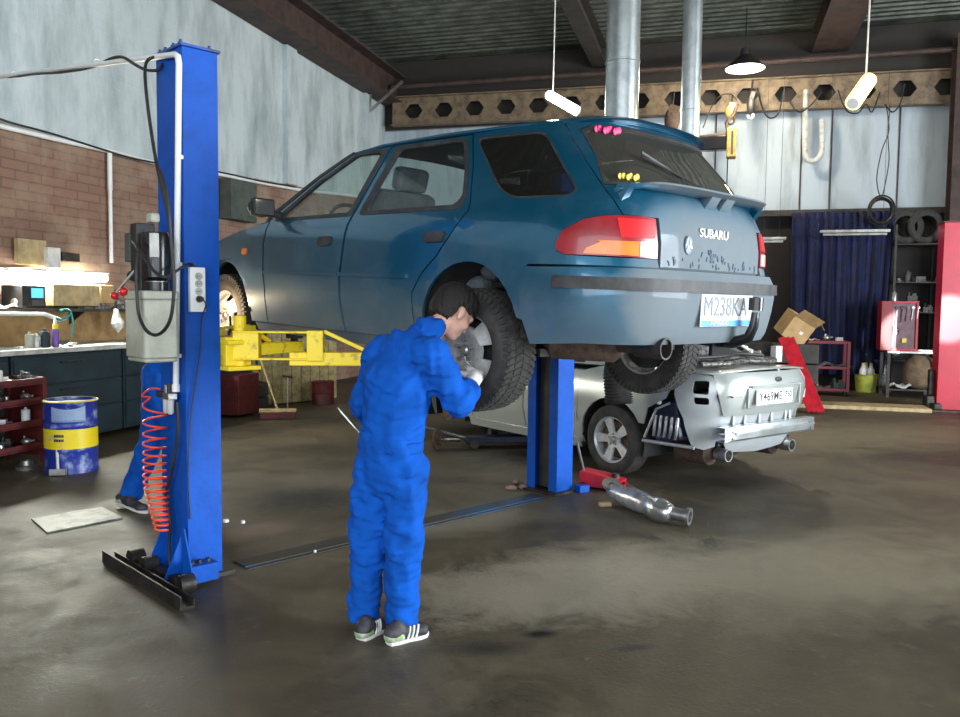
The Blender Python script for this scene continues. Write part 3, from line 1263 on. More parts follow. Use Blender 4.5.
# spoiler: blade on two stands
mb = MB()
nseg = 28
prof = [(.0, .012), (-.03, .022), (-.085, .030), (-.125, .026), (-.13, .016), (-.09, .004), (-.03, -.004), (0, .0)]
rows = []
for i in range(nseg + 1):
    t = -1 + 2 * i / nseg
    y = t * .635
    p = BB.M0(BB.sy(y, 1.03), 1.03)
    e = max(0, abs(t) - .80) / .20
    sc = 1 - .45 * e
    rows.append([V((p.x + .03 + a * sc, y, 1.045 + bq - .030 * e * e)) for a, bq in prof])
k = len(prof)
mb.add([p for r in rows for p in r], [(i * k + j, i * k + (j + 1) % k, (i + 1) * k + (j + 1) % k, (i + 1) * k + j) for i in range(nseg) for j in range(k)] + [tuple(range(k)), tuple(nseg * k + j for j in range(k))][0:2])
for y in (-.61, -.12, .02, .61):
    w_ = .10 if abs(y) < .3 else .045
    p = BB.M0(BB.sy(y, 1.0), 1.0)
    mb.add([(p.x + .02, y - w_ / 2, .955), (p.x + .02, y + w_ / 2, .955), (p.x - .05, y + w_ / 2.4, 1.06), (p.x - .05, y - w_ / 2.4, 1.06),
            (p.x + .06, y - w_ / 2, 1.0), (p.x + .06, y + w_ / 2, 1.0), (p.x + .03, y + w_ / 2.4, 1.06), (p.x + .03, y - w_ / 2.4, 1.06)],
           [(0, 1, 2, 3), (4, 7, 6, 5), (0, 4, 5, 1), (3, 2, 6, 7), (0, 3, 7, 4), (1, 5, 6, 2)])
mb.build('rear_spoiler', PB, tgo, 40)
# lettering and badge on the tailgate
xx = BB.M0(0, .865).x - .004
text_mesh('lettering', 'SUBARU', .06, M['shoe_white'], tgo, frame4(BB.M(BB.sy(.03, .865), .865, .004), (0, -1, 0), (0, 0, 1)), .002, 1.25, .001)
mb = MB()
bp = BB.M(BB.sy(.27, .80), .80, .004)
mb.sphere(bp, (.005, .032, .045), 20, 10)
bg = mb.build('badge', mat('badge_grey', (.22, .27, .33), rough=.5), tgo, 50)
mb = MB()
for a in (0, 120, 240):
    r = math.radians(90 + a)
    d = V((0, math.cos(r), math.sin(r)))
    e = V((0, -d.z, d.y))
    o = bp + V((-.005, 0, -.002))
    mb.add([o, o + d * .013 + e * .008, o + d * .028, o + d * .013 - e * .008, o + V((-.003, 0, 0)), o + d * .013 + e * .008 + V((-.003, 0, 0)), o + d * .028 + V((-.003, 0, 0)), o + d * .013 - e * .008 + V((-.003, 0, 0))],
           [(0, 1, 2, 3), (4, 7, 6, 5), (0, 4, 5, 1), (1, 5, 6, 2), (2, 6, 7, 3), (3, 7, 4, 0)])
mb.build('badge_mark', M['shoe_white'], bg)
# finger smears in the dust: dark clean patches
mb = MB()
random.seed(4)
for k in range(46):
    y = random.choice([random.uniform(-.42, .42), random.gauss(.03, .06)])
    z = random.uniform(.70, .735) if abs(y - .03) > .12 else random.uniform(.70, .80)
    h = random.uniform(.010, .03)
    p = BB.M(BB.sy(y, z), z, .002)
    mb.box(p, (.002, random.uniform(.004, .012), h), Euler((random.uniform(-.5, .5), 0, 0)).to_matrix())
mb.build('wiped_streaks', mat('wiped_blue', (.008, .05, .11), rough=.35), tgo)

# roof
ROOFZ = [(-.6, 1.385), (-.2, 1.402), (.5, 1.415), (1.0, 1.408), (1.25, 1.38)]


def roof_fn(a, c):
    t = -1 + 2 * c
    # rear edge follows the tailgate, front edge the windscreen
    zr = 1.388
    ss = BB.sx(-.42, zr) * t
    pr = BB.M0(ss, zr)
    wf = BB.M0(BB.sx(1.26, 1.375), 1.375).y
    pf = V((1.26 + .10 * (1 - t * t), wf * t, 1.375))
    x = pr.x + (pf.x - pr.x) * a
    base = interp(x, ROOFZ)
    wy = BB.M0(BB.sx(max(x, -.42), base), base).y
    y = (pr.y * (1 - min(1, a * 6)) + wy * t * min(1, a * 6))
    cr = .075 * min(1, .55 + 2.2 * a) * min(1, .75 + 2 * (1 - a))
    return V((x, y, base + cr * (1 - abs(t) ** 2.3)))


loft_grid('roof', roof_fn, 40, 28, PB, bc, .02)
# rear roof lip
mb = MB()
rows = []
for i in range(25):
    t = -1 + 2 * i / 24
    p = roof_fn(0, i / 24)
    rows.append([p + V((.07, 0, .012)), p + V((0, 0, .012)), p + V((-.055 * (1 - .4 * t * t), 0, -.006)), p + V((0, 0, -.016))])
mb.add([p for r in rows for p in r], [(i * 4 + j, i * 4 + (j + 1) % 4, (i + 1) * 4 + (j + 1) % 4, (i + 1) * 4 + j) for i in range(24) for j in range(4)] + [(0, 1, 2, 3), (96, 97, 98, 99)])
mb.build('roof_lip', PB, bc, 60)


# hood, windscreen, front
def hood_fn(a, c):
    t = -1 + 2 * c
    x = 2.06 + 1.16 * a
    z = hood_z(x)
    w = BB.M0(BB.sx(min(x, 3.1), z), z).y
    return V((x + (.1 * (1 - t * t)) * (a + .3), w * t * (1 - .05 * a), z + .045 * (1 - t ** 2)))


loft_grid('bonnet', hood_fn, 16, 16, PB, bc, .02)


def ws_fn(a, c):
    t = -1 + 2 * c
    bz = .97
    w0 = BB.M0(BB.sx(2.03, bz), bz).y
    w1 = BB.M0(BB.sx(1.28, 1.385), 1.385).y
    p0 = V((2.05 + .16 * (1 - t * t), w0 * t, bz + .03 * (1 - t * t)))
    p1 = V((1.28 + .10 * (1 - t * t), w1 * t, 1.385 + .055 * (1 - t * t)))
    return p0.lerp(p1, a)


loft_grid('windscreen', ws_fn, 10, 16, M['glass_clear'], bc, 0)
fb = []
for z in (.62, .22):
    r_ = [(BB.sx(2.9, z) + (BB.contour(z)[0][-1] - BB.sx(2.9, z)) * i / 14, z) for i in range(15)]
    fb.append(r_)
for sd in (1, -1):
    BB.panel('front_bumper', fb[0] + fb[1][::-1], PB, bc, raw=True, side=sd, off=.01)
    z1, z2 = .70, .635
    r1 = [(BB.sx(3.06, z1) + (BB.contour(z1)[0][-1] - BB.sx(3.06, z1)) * i / 10, z1) for i in range(11)]
    r2 = [(BB.sx(3.06, z2) + (BB.contour(z2)[0][-1] - BB.sx(3.06, z2)) * i / 10, z2) for i in range(11)]
    BB.panel('headlamp', r1[:7] + r2[:7][::-1], M['lens_clear'], bc, raw=True, side=sd, off=.0)
    BB.panel('grille', r1[6:] + r2[6:][::-1], M['black'], bc, raw=True, side=sd, off=-.01)

# rear bumper: one wrap around
ssd = .07


def bump_outline(z0, z1, x0):
    up = [(BB.sx(x0, z1) * t, z1) for t in np.linspace(1, -1, 44)]
    lo = [(BB.sx(x0 if z0 > .5 else x0 - .02, z0) * t, z0) for t in np.linspace(-1, 1, 44)]
    return up + lo


upz = .672
L_ = BB.sx(-.425, upz)
up = [(L_ * t, upz) for t in np.linspace(1, -1, 44)]
lo = []
for t in np.linspace(-1, 1, 44):
    z = .335 - .025 * max(0, (abs(t) - .75)) / .25
    lo.append((BB.sx(-.47, z) * t, z))
sidep = [(BB.sx(-.425, .45), .45), (BB.sx(-.41, .6), .6)]
sidel = [(-a, b) for a, b in sidep[::-1]]
ol = up + sidel + lo + sidep
bo = BB.panel('rear_bumper', ol, PB, bc, raw=True, fl=.03, off=.006)
st1 = [(BB.sx(-.62, .632) * t, .632) for t in np.linspace(1, -1, 44)]
st2 = [(BB.sx(-.62, .580) * t, .580) for t in np.linspace(-1, 1, 44)]
BB.panel('bumper_strip', st1 + st2, M['trim_black'], bo, raw=True, off=.018, fl=.02)
# bumper top ledge
mb = MB()
vs = []
for t in np.linspace(1, -1, 44):
    a = BB.M(BB.sx(-.425, .672) * t, .672, .006)
    c = BB.M(BB.sx(-.425, .69) * t, .69, -.02)
    vs += [a, c + V((0, 0, -.01))]
mb.add(vs, [(2 * i, 2 * i + 1, 2 * i + 3, 2 * i + 2) for i in range(43)])
mb.build('bumper_ledge', PB, bo, 40)
# licence plate
px_ = BB.M0(0, .50).x - .012
mb = MB()
mb.box((px_, -.01, .495), (.006, .50, .155))
pl = mb.build('licence_plate', M['white_plastic'], bo, None, .002)
MB().box((px_ - .0035, -.01, .4335), (.002, .49, .028)).build('plate_band', M['blue_print'], pl)
text_mesh('plate_number', 'M238KA', .135, mat('plate_ink', (.22, .25, .30), rough=.6), pl, frame4((px_ - .005, .01, .51), (0, -1, 0), (0, 0, 1)), .001, .88, .0)
text_mesh('plate_footer', 'AFB800', .035, M['shoe_white'], pl, frame4((px_ - .006, .07, .4335), (0, -1, 0), (0, 0, 1)), .001, 1.6)
# tow hitch
mb = MB()
mb.tube([(-.80, -.17, .33), (-.98, -.17, .33), (-1.06, -.17, .36), (-1.085, -.17, .42), (-1.09, -.17, .49)], [.03, .03, .028, .024, .02], 10)
mb.sphere((-1.09, -.17, .535), .034, 14, 10)
mb.cyl((-1.09, -.17, .50), (-1.09, -.17, .565), .036, .036, 14)
mb.bb((-.92, -.25, .26), (-.90, -.07, .40))
mb.build('tow_hitch', M['black_gloss'], bc, 40)
# exhaust: silencer, pipe, tail
mb = MB()
mb.tube([(2.2, .1, .22), (1.0, .12, .22), (.45, .15, .24), (.1, .40, .42), (-.25, .46, .36)], .03, 10)
mb.tube([(-.30, .52, .30), (-.34, .50, .30), (-.62, .36, .30), (-.66, .34, .30)], [.03, .085, .085, .05], 16)
mb.tube([(-.64, .35, .30), (-.74, .42, .31), (-.84, .46, .315)], .034, 12)
ex = mb.build('exhaust', M['rust'], bc, 40)
mb = MB()
mb.lathe([(.036, 0), (.050, .01), (.052, .17), (.044, .17), (.040, .02)], (-.81, .45, .315), (-1, 0.0, .0), 24)
mb.build('tail_pipe', M['dark_metal'], ex, 40)
mb = MB()
mb.lathe([(.001, .05), (.043, .05)], (-.81, .45, .315), (-1, 0.0, .0), 24)
mb.build('pipe_bore', M['black'], ex)
# underbody, wheel housings, suspension
mb = MB()
mb.bb((-.36, -.62, .23), (2.1, .62, .27)).bb((-.9, -.55, .38), (-.3, .55, .42)).bb((.3, -.62, .22), (2.15, -.50, .19)).bb((.3, .50, .22), (2.15, .62, .19))
mb.bb((2.0, -.55, .24), (3.2, .55, .30))
mb.tube([(-.2, 0, .27), (2.2, 0, .27)], .035, 10)
mb.build('underbody', M['dark_metal'], bc)
for sd in (1, -1):
    for cx in (0 - .05, 2.53):
        mb = MB()
        rr = .36
        pts = [(cx + rr * math.cos(a), .34 + rr * math.sin(a)) for a in np.linspace(-.35 if cx > 1 else 0, PI + .02, 20)]
        vs = []
        for x, z in pts:
            vs += [(x, sd * .825, z), (x, sd * .52, z)]
        mb.add(vs, [(2 * i, 2 * i + 1, 2 * i + 3, 2 * i + 2) for i in range(19)])
        mb.add([(x, sd * .52, z) for x, z in pts], [tuple(range(20))])
        mb.build('wheel_housing', M['black'], bc, 60)
mb = MB()
mb.tube([(0, -.62, .24), (0, -.2, .30), (0, .2, .30), (0, .62, .24)], .028, 10)
mb.sphere((0, 0, .30), (.11, .12, .09))
mb.tube([(.42, .45, .24), (0, .62, .24)], .025, 8).tube([(.42, -.45, .24), (0, -.62, .24)], .025, 8)
mb.tube([(2.5, -.6, .26), (2.5, .6, .26)], .026, 8)
mb.build('rear_axle', M['rust'], bc, 40)
for sd in (1, -1):
    mb = MB()
    mb.cyl((-.05, sd * .57, .28), (-.05, sd * .5, .75), .03, .03, 10)
    pts = [V((-.05 + .065 * math.cos(t), sd * .54 + .065 * math.sin(t), .44 + t * .0065)) for t in np.linspace(0, 2 * PI * 5, 70)]
    mb.tube(pts, .009, 6)
    mb.build('coil_spring', M['dark_metal'], bc, 40)
wheel(bc, -.05, .85, .245, 1, .318, .208, .19, 'steel', 5, M['rim_grey'])
wheel(bc, -.10, -.835, .235, -1, .312, .195, .19, 'steel', 5, M['rim_grey'])
wheel(bc, 2.58, .80, .285, 1, .308, .195, .19, 'steel', 5, M['rim_grey'])
wheel(bc, 2.58, -.80, .285, -1, .308, .195, .19, 'steel', 5, M['rim_grey'], lugs=False)


# interior
def seat(x, y):
    mb = MB()
    mb.box((x + .08, y, .56), (.50, .48, .14), Euler((0, -.12, 0)).to_matrix())
    s = mb.build('seat', M['seat_grey'], bc, None, .05, 3)
    MB().box((x - .22, y, .86), (.13, .46, .60), Euler((0, -.28, 0)).to_matrix()).build('seat_back', M['seat_grey'], s, None, .05, 3)
    MB().box((x - .34, y, 1.22), (.09, .25, .15), Euler((0, -.28, 0)).to_matrix()).build('headrest', M['seat_grey'], s, None, .035, 3)


seat(1.35, .36)
seat(1.35, -.36)
mb = MB()
mb.box((.35, 0, .56), (.5, 1.2, .14)).box((.02, 0, .86), (.14, 1.2, .52), Euler((0, -.25, 0)).to_matrix())
mb.build('rear_seat', M['seat_grey'], bc, None, .05, 3)
mb = MB()
mb.box((1.86, 0, .86), (.30, 1.34, .18)).box((-.45, 0, .86), (.75, 1.1, .02))
mb.build('dashboard', M['trim_black'], bc, None, .04, 3)
mb = MB()
pts = [V((1.62, .36, .93)) + V((math.cos(a) * .07, math.sin(a) * .18, math.cos(a) * .165 * 1)) for a in np.linspace(0, 2 * PI, 28)[:-1]]
mb.tube(pts, .014, 8, closed=True)
mb.tube([(1.62, .36, .93), (1.80, .36, .86)], .03, 8)
mb.beam((1.63, .20, .93), (1.63, .52, .93), .05, .03)
mb.build('steering_wheel', M['black'], bc, 50)
# ================================================================== TWO POST LIFT
L_F = V((-.698, .716, 0)).normalized()
L_O = V((-L_F.y, L_F.x, 0))          # outwards, towards the near side
LC = V((-1.63, 4.587, 0))
LY = math.atan2(L_F.y, L_F.x)
lift = empty('car_lift', 'blue two post car lift with yellow arms holding up the blue estate car', 'lift', LC, LY)
HPOST = 2.88
DP = -3.10


def loc_l(P):
    d = P - LC
    return V((d.dot(L_F), d.dot(L_O), d.z))


def on_post(px, py, y):
    return loc_l(hit(px, py, LC + L_O * y, L_O))


def on_side(px, py, x):
    return loc_l(hit(px, py, LC + L_F * x, L_F))


def post(y, s):
    """C-section column, web outwards (s=+1 near side)"""
    mb = MB()
    w, d, t = .165, .10, .008
    o = [(-w, d), (w, d), (w, -d), (.075, -d), (.075, -d + t), (w - t, -d + t), (w - t, d - t), (-w + t, d - t), (-w + t, -d + t), (-.075, -d + t), (-.075, -d), (-w, -d)]
    mb.prism([(a, b * s) for a, b in o], 0, HPOST, lambda a, b, z: (a, y + b, z))
    c = mb.build('column', M['blue_steel'], lift, None, .006)
    mb = MB()
    mb.bb((-w - .012, y - d - .012, HPOST), (w + .012, y + d + .012, HPOST + .014))
    for a in (-.13, -.04, .06, .13):
        for b in (-.07, .09):
            mb.cyl((a, y + b, HPOST - .03), (a, y + b, HPOST + .04), .009, None, 6)
            mb.cyl((a, y + b, HPOST + .014), (a, y + b, HPOST + .026), .016, None, 6)
    mb.build('top_plate', M['blue_dirty'], c)
    # lifting screw in the slot
    mb = MB()
    mb.cyl((0, y, .02), (0, y, HPOST - .02), .028, None, 12)
    mb.build('lifting_screw', M['black_gloss'], c, 40)
    # guard strip hanging in the slot
    mb = MB()
    mb.bb((-.05, y - s * (d - .03), .04), (.05, y - s * (d - .033), HPOST - .2))
    mb.build('slot_cover', M['black'], c)
    # foot plate with gussets
    mb = MB()
    mb.bb((-.20, y - .16, 0), (.24, y + .16, .02))
    mb.build('foot_plate', M['dark_metal'], c)
    mb = MB()
    for x0 in (-.165, .165):
        sg = 1 if x0 > 0 else -1
        if x0 < 0 or s < 0:
            continue
        for yy in (y + s * d - .006,):
            mb.prism([(x0, .02), (x0 + sg * .12, .02), (x0 + sg * .10, .06), (x0, .30)], yy - .006, yy + .006, lambda a, z, dd: (a, dd, z))
    for xx in ((-.12, .12) if s > 0 else (-.05,)):
        mb.prism([(s * d, .02), (s * (d + .12), .02), (s * (d + .10), .06), (s * d, .30)], xx - .006, xx + .006, lambda a, z, dd: (dd, y + a, z))
    mb.build('gusset', M['blue_steel'], c)
    return c


near = post(0, 1)
far = post(DP, -1)
# anchor box on the near foot
mb = MB()
mb.bb((-.285, -.02, .02), (-.18, .14, .115))
mb.prism([(-.285, .11), (-.18, .11), (-.168, .30), (-.20, .31)], .13, .14, lambda a, z, d: (a, d, z))
b_ = mb.build('anchor_box', M['blue_steel'], near, None, .004)
mb = MB()
for yy in (.02, .07, .11):
    mb.cyl((-.235, yy, .11), (-.235, yy, .135), .014, None, 6)
mb.build('anchor_bolt', M['dark_metal'], b_)
# dark angle-iron base bar with pulleys
mb = MB()
mb.bb((-.55, .31, 0), (.50, .32, .07)).bb((-.55, .24, 0), (.50, .31, .012)).bb((-.55, .24, 0), (.50, .25, .05))
for x, z in ((-.35, .06), (.12, .05), (.3, .05)):
    mb.cyl((x, .16, z), (x, .24, z), .05, None, 16)
mb.bb((-.30, .14, .02), (.40, .2, .05))
mb.build('base_bar', M['dark_metal'], lift, 40)
# floor cover between the posts
m, nt, b = nodes('worn_blue')
co = objco(nt)
nz = noise(nt, co, 2.6, 6, .7)
nt.links.new(mixc(nt, rng(nt, nz, .49, .56), (.022, .020, .016), (.006, .045, .12)), b.inputs['Base Color'])
b.inputs['Roughness'].default_value = .6
M['worn_blue'] = m
mb = MB()
mb.bb((-.17, DP + .24, 0), (-.04, -.24, .014)).bb((-.20, DP + .24, 0), (-.17, -.24, .006)).bb((-.04, DP + .24, 0), (-.01, -.24, .006))
mb.build('floor_cover', M['worn_blue'], lift)


def carriage(y, s, z=1.20):
    mb = MB()
    mb.bb((-.07, y - s * .14, z - .05), (.07, y + s * .02, z + .42))
    mb.bb((-.22, y - s * .26, z - .02), (.22, y - s * .105, z + .14))
    mb.bb((-.26, y - s * .30, z + .10), (.26, y - s * .10, z + .125))
    mb.bb((-.26, y - s * .30, z - .045), (.26, y - s * .10, z - .02))
    return mb.build('carriage', M['yellow_steel'], lift, None, .006)


def arm(p, q, ztop, zb=1.20, truss=True):
    """swing arm from pivot p to pad q (local x,y)"""
    p = V((p[0], p[1], zb + .03))
    q = V((q[0], q[1], zb + .03))
    d = (q - p).normalized()
    L = (q - p).length
    mb = MB()
    a = p - d * .03
    mid = p + d * (L * .42)
    mb.beam(a, mid, .12, .012)
    mb.beam(a + V((0, 0, .15)), mid + V((0, 0, .15)), .12, .012)
    mb.beam(mid - d * .09 + V((0, 0, .075)), mid + V((0, 0, .075)), .13, .17)
    mb.beam(a + V((0, 0, .075)), a + d * .14 + V((0, 0, .075)), .10, .15)
    mb.cyl(p - V((0, 0, .05)), p + V((0, 0, .24)), .035, None, 14)
    if truss:
        mb.beam(mid + V((0, 0, .155)), mid + d * .24 + V((0, 0, .045)), .03, .022)
    o = mb.build('swing_arm', M['yellow_steel'], lift, None, .004)
    mb = MB()
    mb.beam(p + d * (L * .25), q + d * .05, .085, .075)
    mb.build('arm_extension', M['yellow_steel'], o, None, .005)
    mb = MB()
    mb.cyl(q + V((0, 0, .03)), V((q.x, q.y, ztop - .02)), .025, None, 14)
    mb.cyl(V((q.x, q.y, ztop - .03)), V((q.x, q.y, ztop)), .06, None, 20)
    mb.build('lift_pad', M['rubber'], o, 40)
    return o


carriage(0, 1)
carriage(DP, -1)
arm((-.20, -.20), (-.90, -1.06), 1.262, 1.19)
arm((.20, -.20), (.60, -1.04), 1.318, 1.20)
arm((-.20, DP + .20), (-.88, DP + .80), 1.262, 1.19)
arm((.20, DP + .20), (.60, DP + .80), 1.318, 1.20)
# round decal on the far post
mb = MB()
p = V((-.166, DP + .02, 1.36))
mb.cyl(p, p - V((.004, 0, 0)), .045, None, 24)
mb.build('decal', M['black'], far)

# power unit: motor, tank, valve block, levers
pu_o = on_post(152, 326, .30)
tx, ty = pu_o.x, .30
mb = MB()
ztop, zbot = on_post(152, 291, .30).z, on_post(152, 361, .30).z
prof = [(-.115, -.09), (.115, -.09), (.13, -.07), (.13, .07), (.115, .09), (-.115, .09), (-.13, .07), (-.13, -.07)]
mb.prism(prof, zbot + .02, ztop - .045, lambda a, b, z: (tx + a, ty + b, z))
mb.prism([(a * .94, b * .94) for a, b in prof], zbot, zbot + .02, lambda a, b, z: (tx + a, ty + b, z))
mb.prism([(a * 1.04, b * 1.04) for a, b in prof], ztop - .045, ztop, lambda a, b, z: (tx + a, ty + b, z))
pu = mb.build('oil_tank', M['poly'], lift, 30, .008)
mz0, mz1 = ztop + .0, on_post(155, 232, .30).z
mb = MB()
mb.lathe([(.001, .0), (.06, 0), (.062, .045), (.045, .05), (.07, .07), (.072, .10), (.073, mz1 - mz0 - .03), (.065, mz1 - mz0), (.001, mz1 - mz0 + .005)], (tx - .02, ty - .02, mz0), (0, 0, 1), 28)
mo = mb.build('motor', M['black_gloss'], pu, 40)
mb = MB()
c = V((tx - .02, ty - .02, mz0))
dv = V((-.55, .83, 0)).normalized()
ex_ = V((dv.y, -dv.x, 0))
pl_ = [c + dv * .0745 + ex_ * a + V((0, 0, z)) for a, z in ((-.052, .17), (-.012, .17), (-.012, .29), (-.052, .29))]
mb.add([p for p in pl_] + [p - dv * .02 for p in pl_], [(0, 1, 2, 3), (7, 6, 5, 4), (0, 4, 5, 1), (1, 5, 6, 2), (2, 6, 7, 3), (3, 7, 4, 0)])
mb.build('rating_plate', M['paper'], mo)
mb = MB()
mb.lathe([(.001, 0), (.055, 0), (.055, .05), (.001, .05)], (tx - .02, ty - .02, mz0 + .0), (0, 0, 1), 22)
mb.build('motor_flange', M['steel'], pu, 40)
mb = MB()
mb.box((tx + .10, ty, mz0 + .20), (.08, .10, .30))
mb.box((tx + .07, ty, mz0 + .10), (.06, .08, .24))
mb.build('valve_block', M['black'], pu, None, .006)
mb = MB()
mb.box((tx + .185, ty + .02, mz1 - .07), (.07, .06, .15))
mb.build('switch_box', M['green_grey'], pu, None, .006)
mb = MB()
mb.tube([(tx + .10, ty + .04, mz0 + .11), (tx + .17, ty + .12, mz0 - .02)], .008, 8)
lv = mb.build('lever', M['chrome'], pu)
MB().sphere((tx + .172, ty + .122, mz0 - .025), .02).build('knob', M['knob_red'], lv, 60)
MB().sphere((tx + .085, ty + .11, mz0 - .005), .021).build('knob', M['knob_red'], lv, 60)
mb = MB()
mb.tube([(tx + .13, ty, mz0 + .10), (tx + .30, ty - .02, mz0 + .085)], .028, 14)
mb.build('canister', M['black'], pu, 40)
# loop of black hose under the motor
mb = MB()
pts = [on_post(a, b, .42) for a, b in ((138, 250), (136, 270), (137, 295), (139, 315), (146, 330), (156, 335), (166, 328), (172, 312), (174, 280), (171, 240), (168, 200), (160, 170))]


def smoothp(pts, n=6):
    out = []
    m = len(pts)
    for i in range(m - 1):
        p0, p1, p2, p3 = pts[max(i - 1, 0)], pts[i], pts[i + 1], pts[min(i + 2, m - 1)]
        for j in range(n):
            t = j / n
            out.append(.5 * ((2 * p1) + (p2 - p0) * t + (2 * p0 - 5 * p1 + 4 * p2 - p3) * t * t + (3 * p1 - p0 - 3 * p2 + p3) * t ** 3))
    out.append(pts[-1])
    return out


mb.tube(smoothp(pts), .0085, 8)
mb.build('hydraulic_hose', M['black'], lift, 60)
# glass jar on the shelf above the motor (lamp shade shaped cap)
mb = MB()
p = on_post(153, 218, .26)
mb.box(p, (.07, .05, .05))
mb.build('filter_cap', M['poly'], lift, None, .012)

# ---- cable loop hanging at the post's head
mb = MB()
pts = [on_post(a, b, yy) for a, b, yy in ((0, 76, .12), (12, 77, .12), (36, 74, .14), (56, 73, .13), (80, 70, .12), (96, 66, .12), (110, 59, .13), (122, 57, .14), (134, 64, .16), (146, 70, .16), (158, 70, .13), (163, 64, .10))]
pts2 = [on_post(a, b, yy) for a, b, yy in ((166, 52, .08), (158, 56, .12), (148, 60, .16), (145, 72, .2), (147, 100, .22), (151, 130, .22), (155, 155, .24), (160, 180, .26), (166, 205, .26), (172, 228, .26))]
mb.tube(smoothp(pts, 4), .009, 6)
o = mb.build('power_cable', M['black'], None, 60)
o.location = LC
o.rotation_euler = (0, 0, LY)
tag(o, 'black cable lashed along the white pipe left of the blue post top', 'cable')
mb = MB()
mb.tube(smoothp(pts2, 4), .009, 6)
o = mb.build('power_cable', M['black'], None, 60)
o.location = LC
o.rotation_euler = (0, 0, LY)
tag(o, 'black cable drooping down beside the near blue lift post to its motor', 'cable')

# ---- white air pipe
mb = MB()
P0, P1, P2 = on_post(-60, 84, .122), on_post(179, 54, .122), on_post(176, 388, .122)
bend = [P1 + (P0 - P1).normalized() * .05, P1 + (P0 - P1).normalized() * .012 + (P2 - P1).normalized() * .012, P1 + (P2 - P1).normalized() * .05]
mb.tube([P0] + bend + [P2], .0165, 12)
for a in ((14, 74), (97, 62)):
    c = on_post(a[0], a[1], .122)
    mb.lathe([(.0145, -.006), (.019, -.006), (.019, .006), (.0145, .006)], c, (P1 - P0), 12)
for t in (.3, .62, .9):
    c = P1.lerp(P2, t)
    mb.box(c - V((0, .012, 0)), (.04, .016, .02))
mb.lathe([(.0145, -.02), (.022, -.02), (.022, .02), (.0145, .02)], P2, (0, 0, 1), 14)
o = mb.build('air_pipe', M['white_plastic'], None, 50)
o.location = LC
o.rotation_euler = (0, 0, LY)
tag(o, 'white plastic air pipe running from the left and down the near blue post', 'pipe')

# ---- air filter regulator and red coil hose
fr_ = empty('air_regulator', 'small clear bowl air filter and regulator at the foot of the white pipe', 'regulator', LC, LY)
c = on_post(169, 396, .15)
mb = MB()
mb.box(c, (.10, .05, .035)).cyl(c + V((.02, 0, .015)), c + V((.02, 0, .06)), .018, None, 12)
mb.build('body', M['steel'], fr_, 40, .004)
for dx in (-.018, .032):
    mb = MB()
    e = c + V((dx, .0, 0))
    mb.lathe([(.001, -.10), (.012, -.098), (.019, -.085), (.020, -.01), (.001, -.01)], e, (0, 0, 1), 16)
    mb.build('bowl', M['lens_clear'], fr_, 50)
mb = MB()
mb.cyl(c + V((.045, .02, .01)), c + V((.045, .045, .01)), .018, None, 16)
mb.build('gauge', M['black'], fr_, 40)
mb = MB()
mb.cyl(c + V((-.005, 0, .015)), c + V((-.005, 0, .07)), .014, None, 12)
mb.build('regulator_knob', M['black'], fr_, 40)
# coil
mb = MB()
pts = []
top = on_post(160, 389, .17)
path = [(144, 400), (153, 405), (154, 440), (155, 475), (158, 500), (163, 530)]
pp = [on_post(a, b, .19) for a, b in path]
ctr = []
turns = [0, 0, 1.6, 2.6, 3.0]
n = 300
for i in range(n + 1):
    t = i / n
    # centre line from (153,400) down to (161,532), turns get closer below
    py = 398 + 134 * t
    cx = 154 + (1 if t < .6 else 1 + (t - .6) * 18)
    cc = on_post(cx, py, .19)
    ph = 2 * PI * (17 * t ** 1.55)
    rr = .062 if t < .7 else .062 - .03 * (t - .7) / .3
    pts.append(cc + V((rr * math.cos(ph), rr * math.sin(ph), 0)))
lead = smoothp([top + V((0, 0, 0)), on_post(150, 389, .19), on_post(142, 396, .2), pts[0]], 5)
mb.tube(lead[:-1] + pts, .0056, 6)
o = mb.build('coil_hose', M['orange_plastic'], None, 70)
o.location = LC
o.rotation_euler = (0, 0, LY)
tag(o, 'orange red spiral air hose hanging beside the near blue lift post', 'hose')
mb = MB()
mb.tube(smoothp([on_post(a, b, .14) for a, b in ((177, 402), (178, 430), (172, 470), (166, 495), (170, 520), (169, 545), (170, 566))], 5), .009, 8)
o = mb.build('rubber_hose', M['black'], None, 60)
o.location = LC
o.rotation_euler = (0, 0, LY)
tag(o, 'thin dark hose running down the near blue post from the air filter', 'hose')

# ---- power strip on the post's side
ps = empty('power_strip', 'white four socket power strip fixed to the near blue post', 'power strip', LC, LY)
a, b = on_side(188, 267, -.175), on_side(204, 312, -.175)
mb = MB()
mb.bb((-.168, a.y, a.z), (-.20, b.y, b.z))
mb.build('casing', M['white_plastic'], ps, None, .006)
ym = (a.y + b.y) / 2 - .003
for k in range(4):
    z = a.z - (a.z - b.z) * (.20 + .17 * k)
    mb = MB()
    mb.lathe([(.001, .002), (.015, .002), (.016, .006), (.020, .006), (.020, 0)], (-.20, ym, z), (-1, 0, 0), 20)
    s_ = mb.build('socket', M['white_dirty'], ps, 40)
    if k < 3:
        mb = MB()
        for dy in (-.006, .006):
            mb.cyl((-.2015, ym + dy, z), (-.204, ym + dy, z), .003, None, 8)
        mb.build('pin_hole', M['black'], s_)
mb = MB()
z = a.z - (a.z - b.z) * (.20 + .17 * 3)
mb.lathe([(.001, .04), (.012, .038), (.017, .02), (.018, .004)], (-.20, ym, z), (-1, 0, 0), 16)
mb.tube(smoothp([V((-.235, ym, z)), V((-.24, ym - .02, z - .03)), V((-.185, ym - .02, z - .12)), V((-.18, ym - .01, z - .3)), V((-.178, ym + .04, z - .6)), V((-.174, ym + .06, z - .95)), V((-.172, ym + .05, z - 1.2))], 5), .004, 6)
o = mb.build('plug', M['black'], None, 50)
o.location = LC
o.rotation_euler = (0, 0, LY)
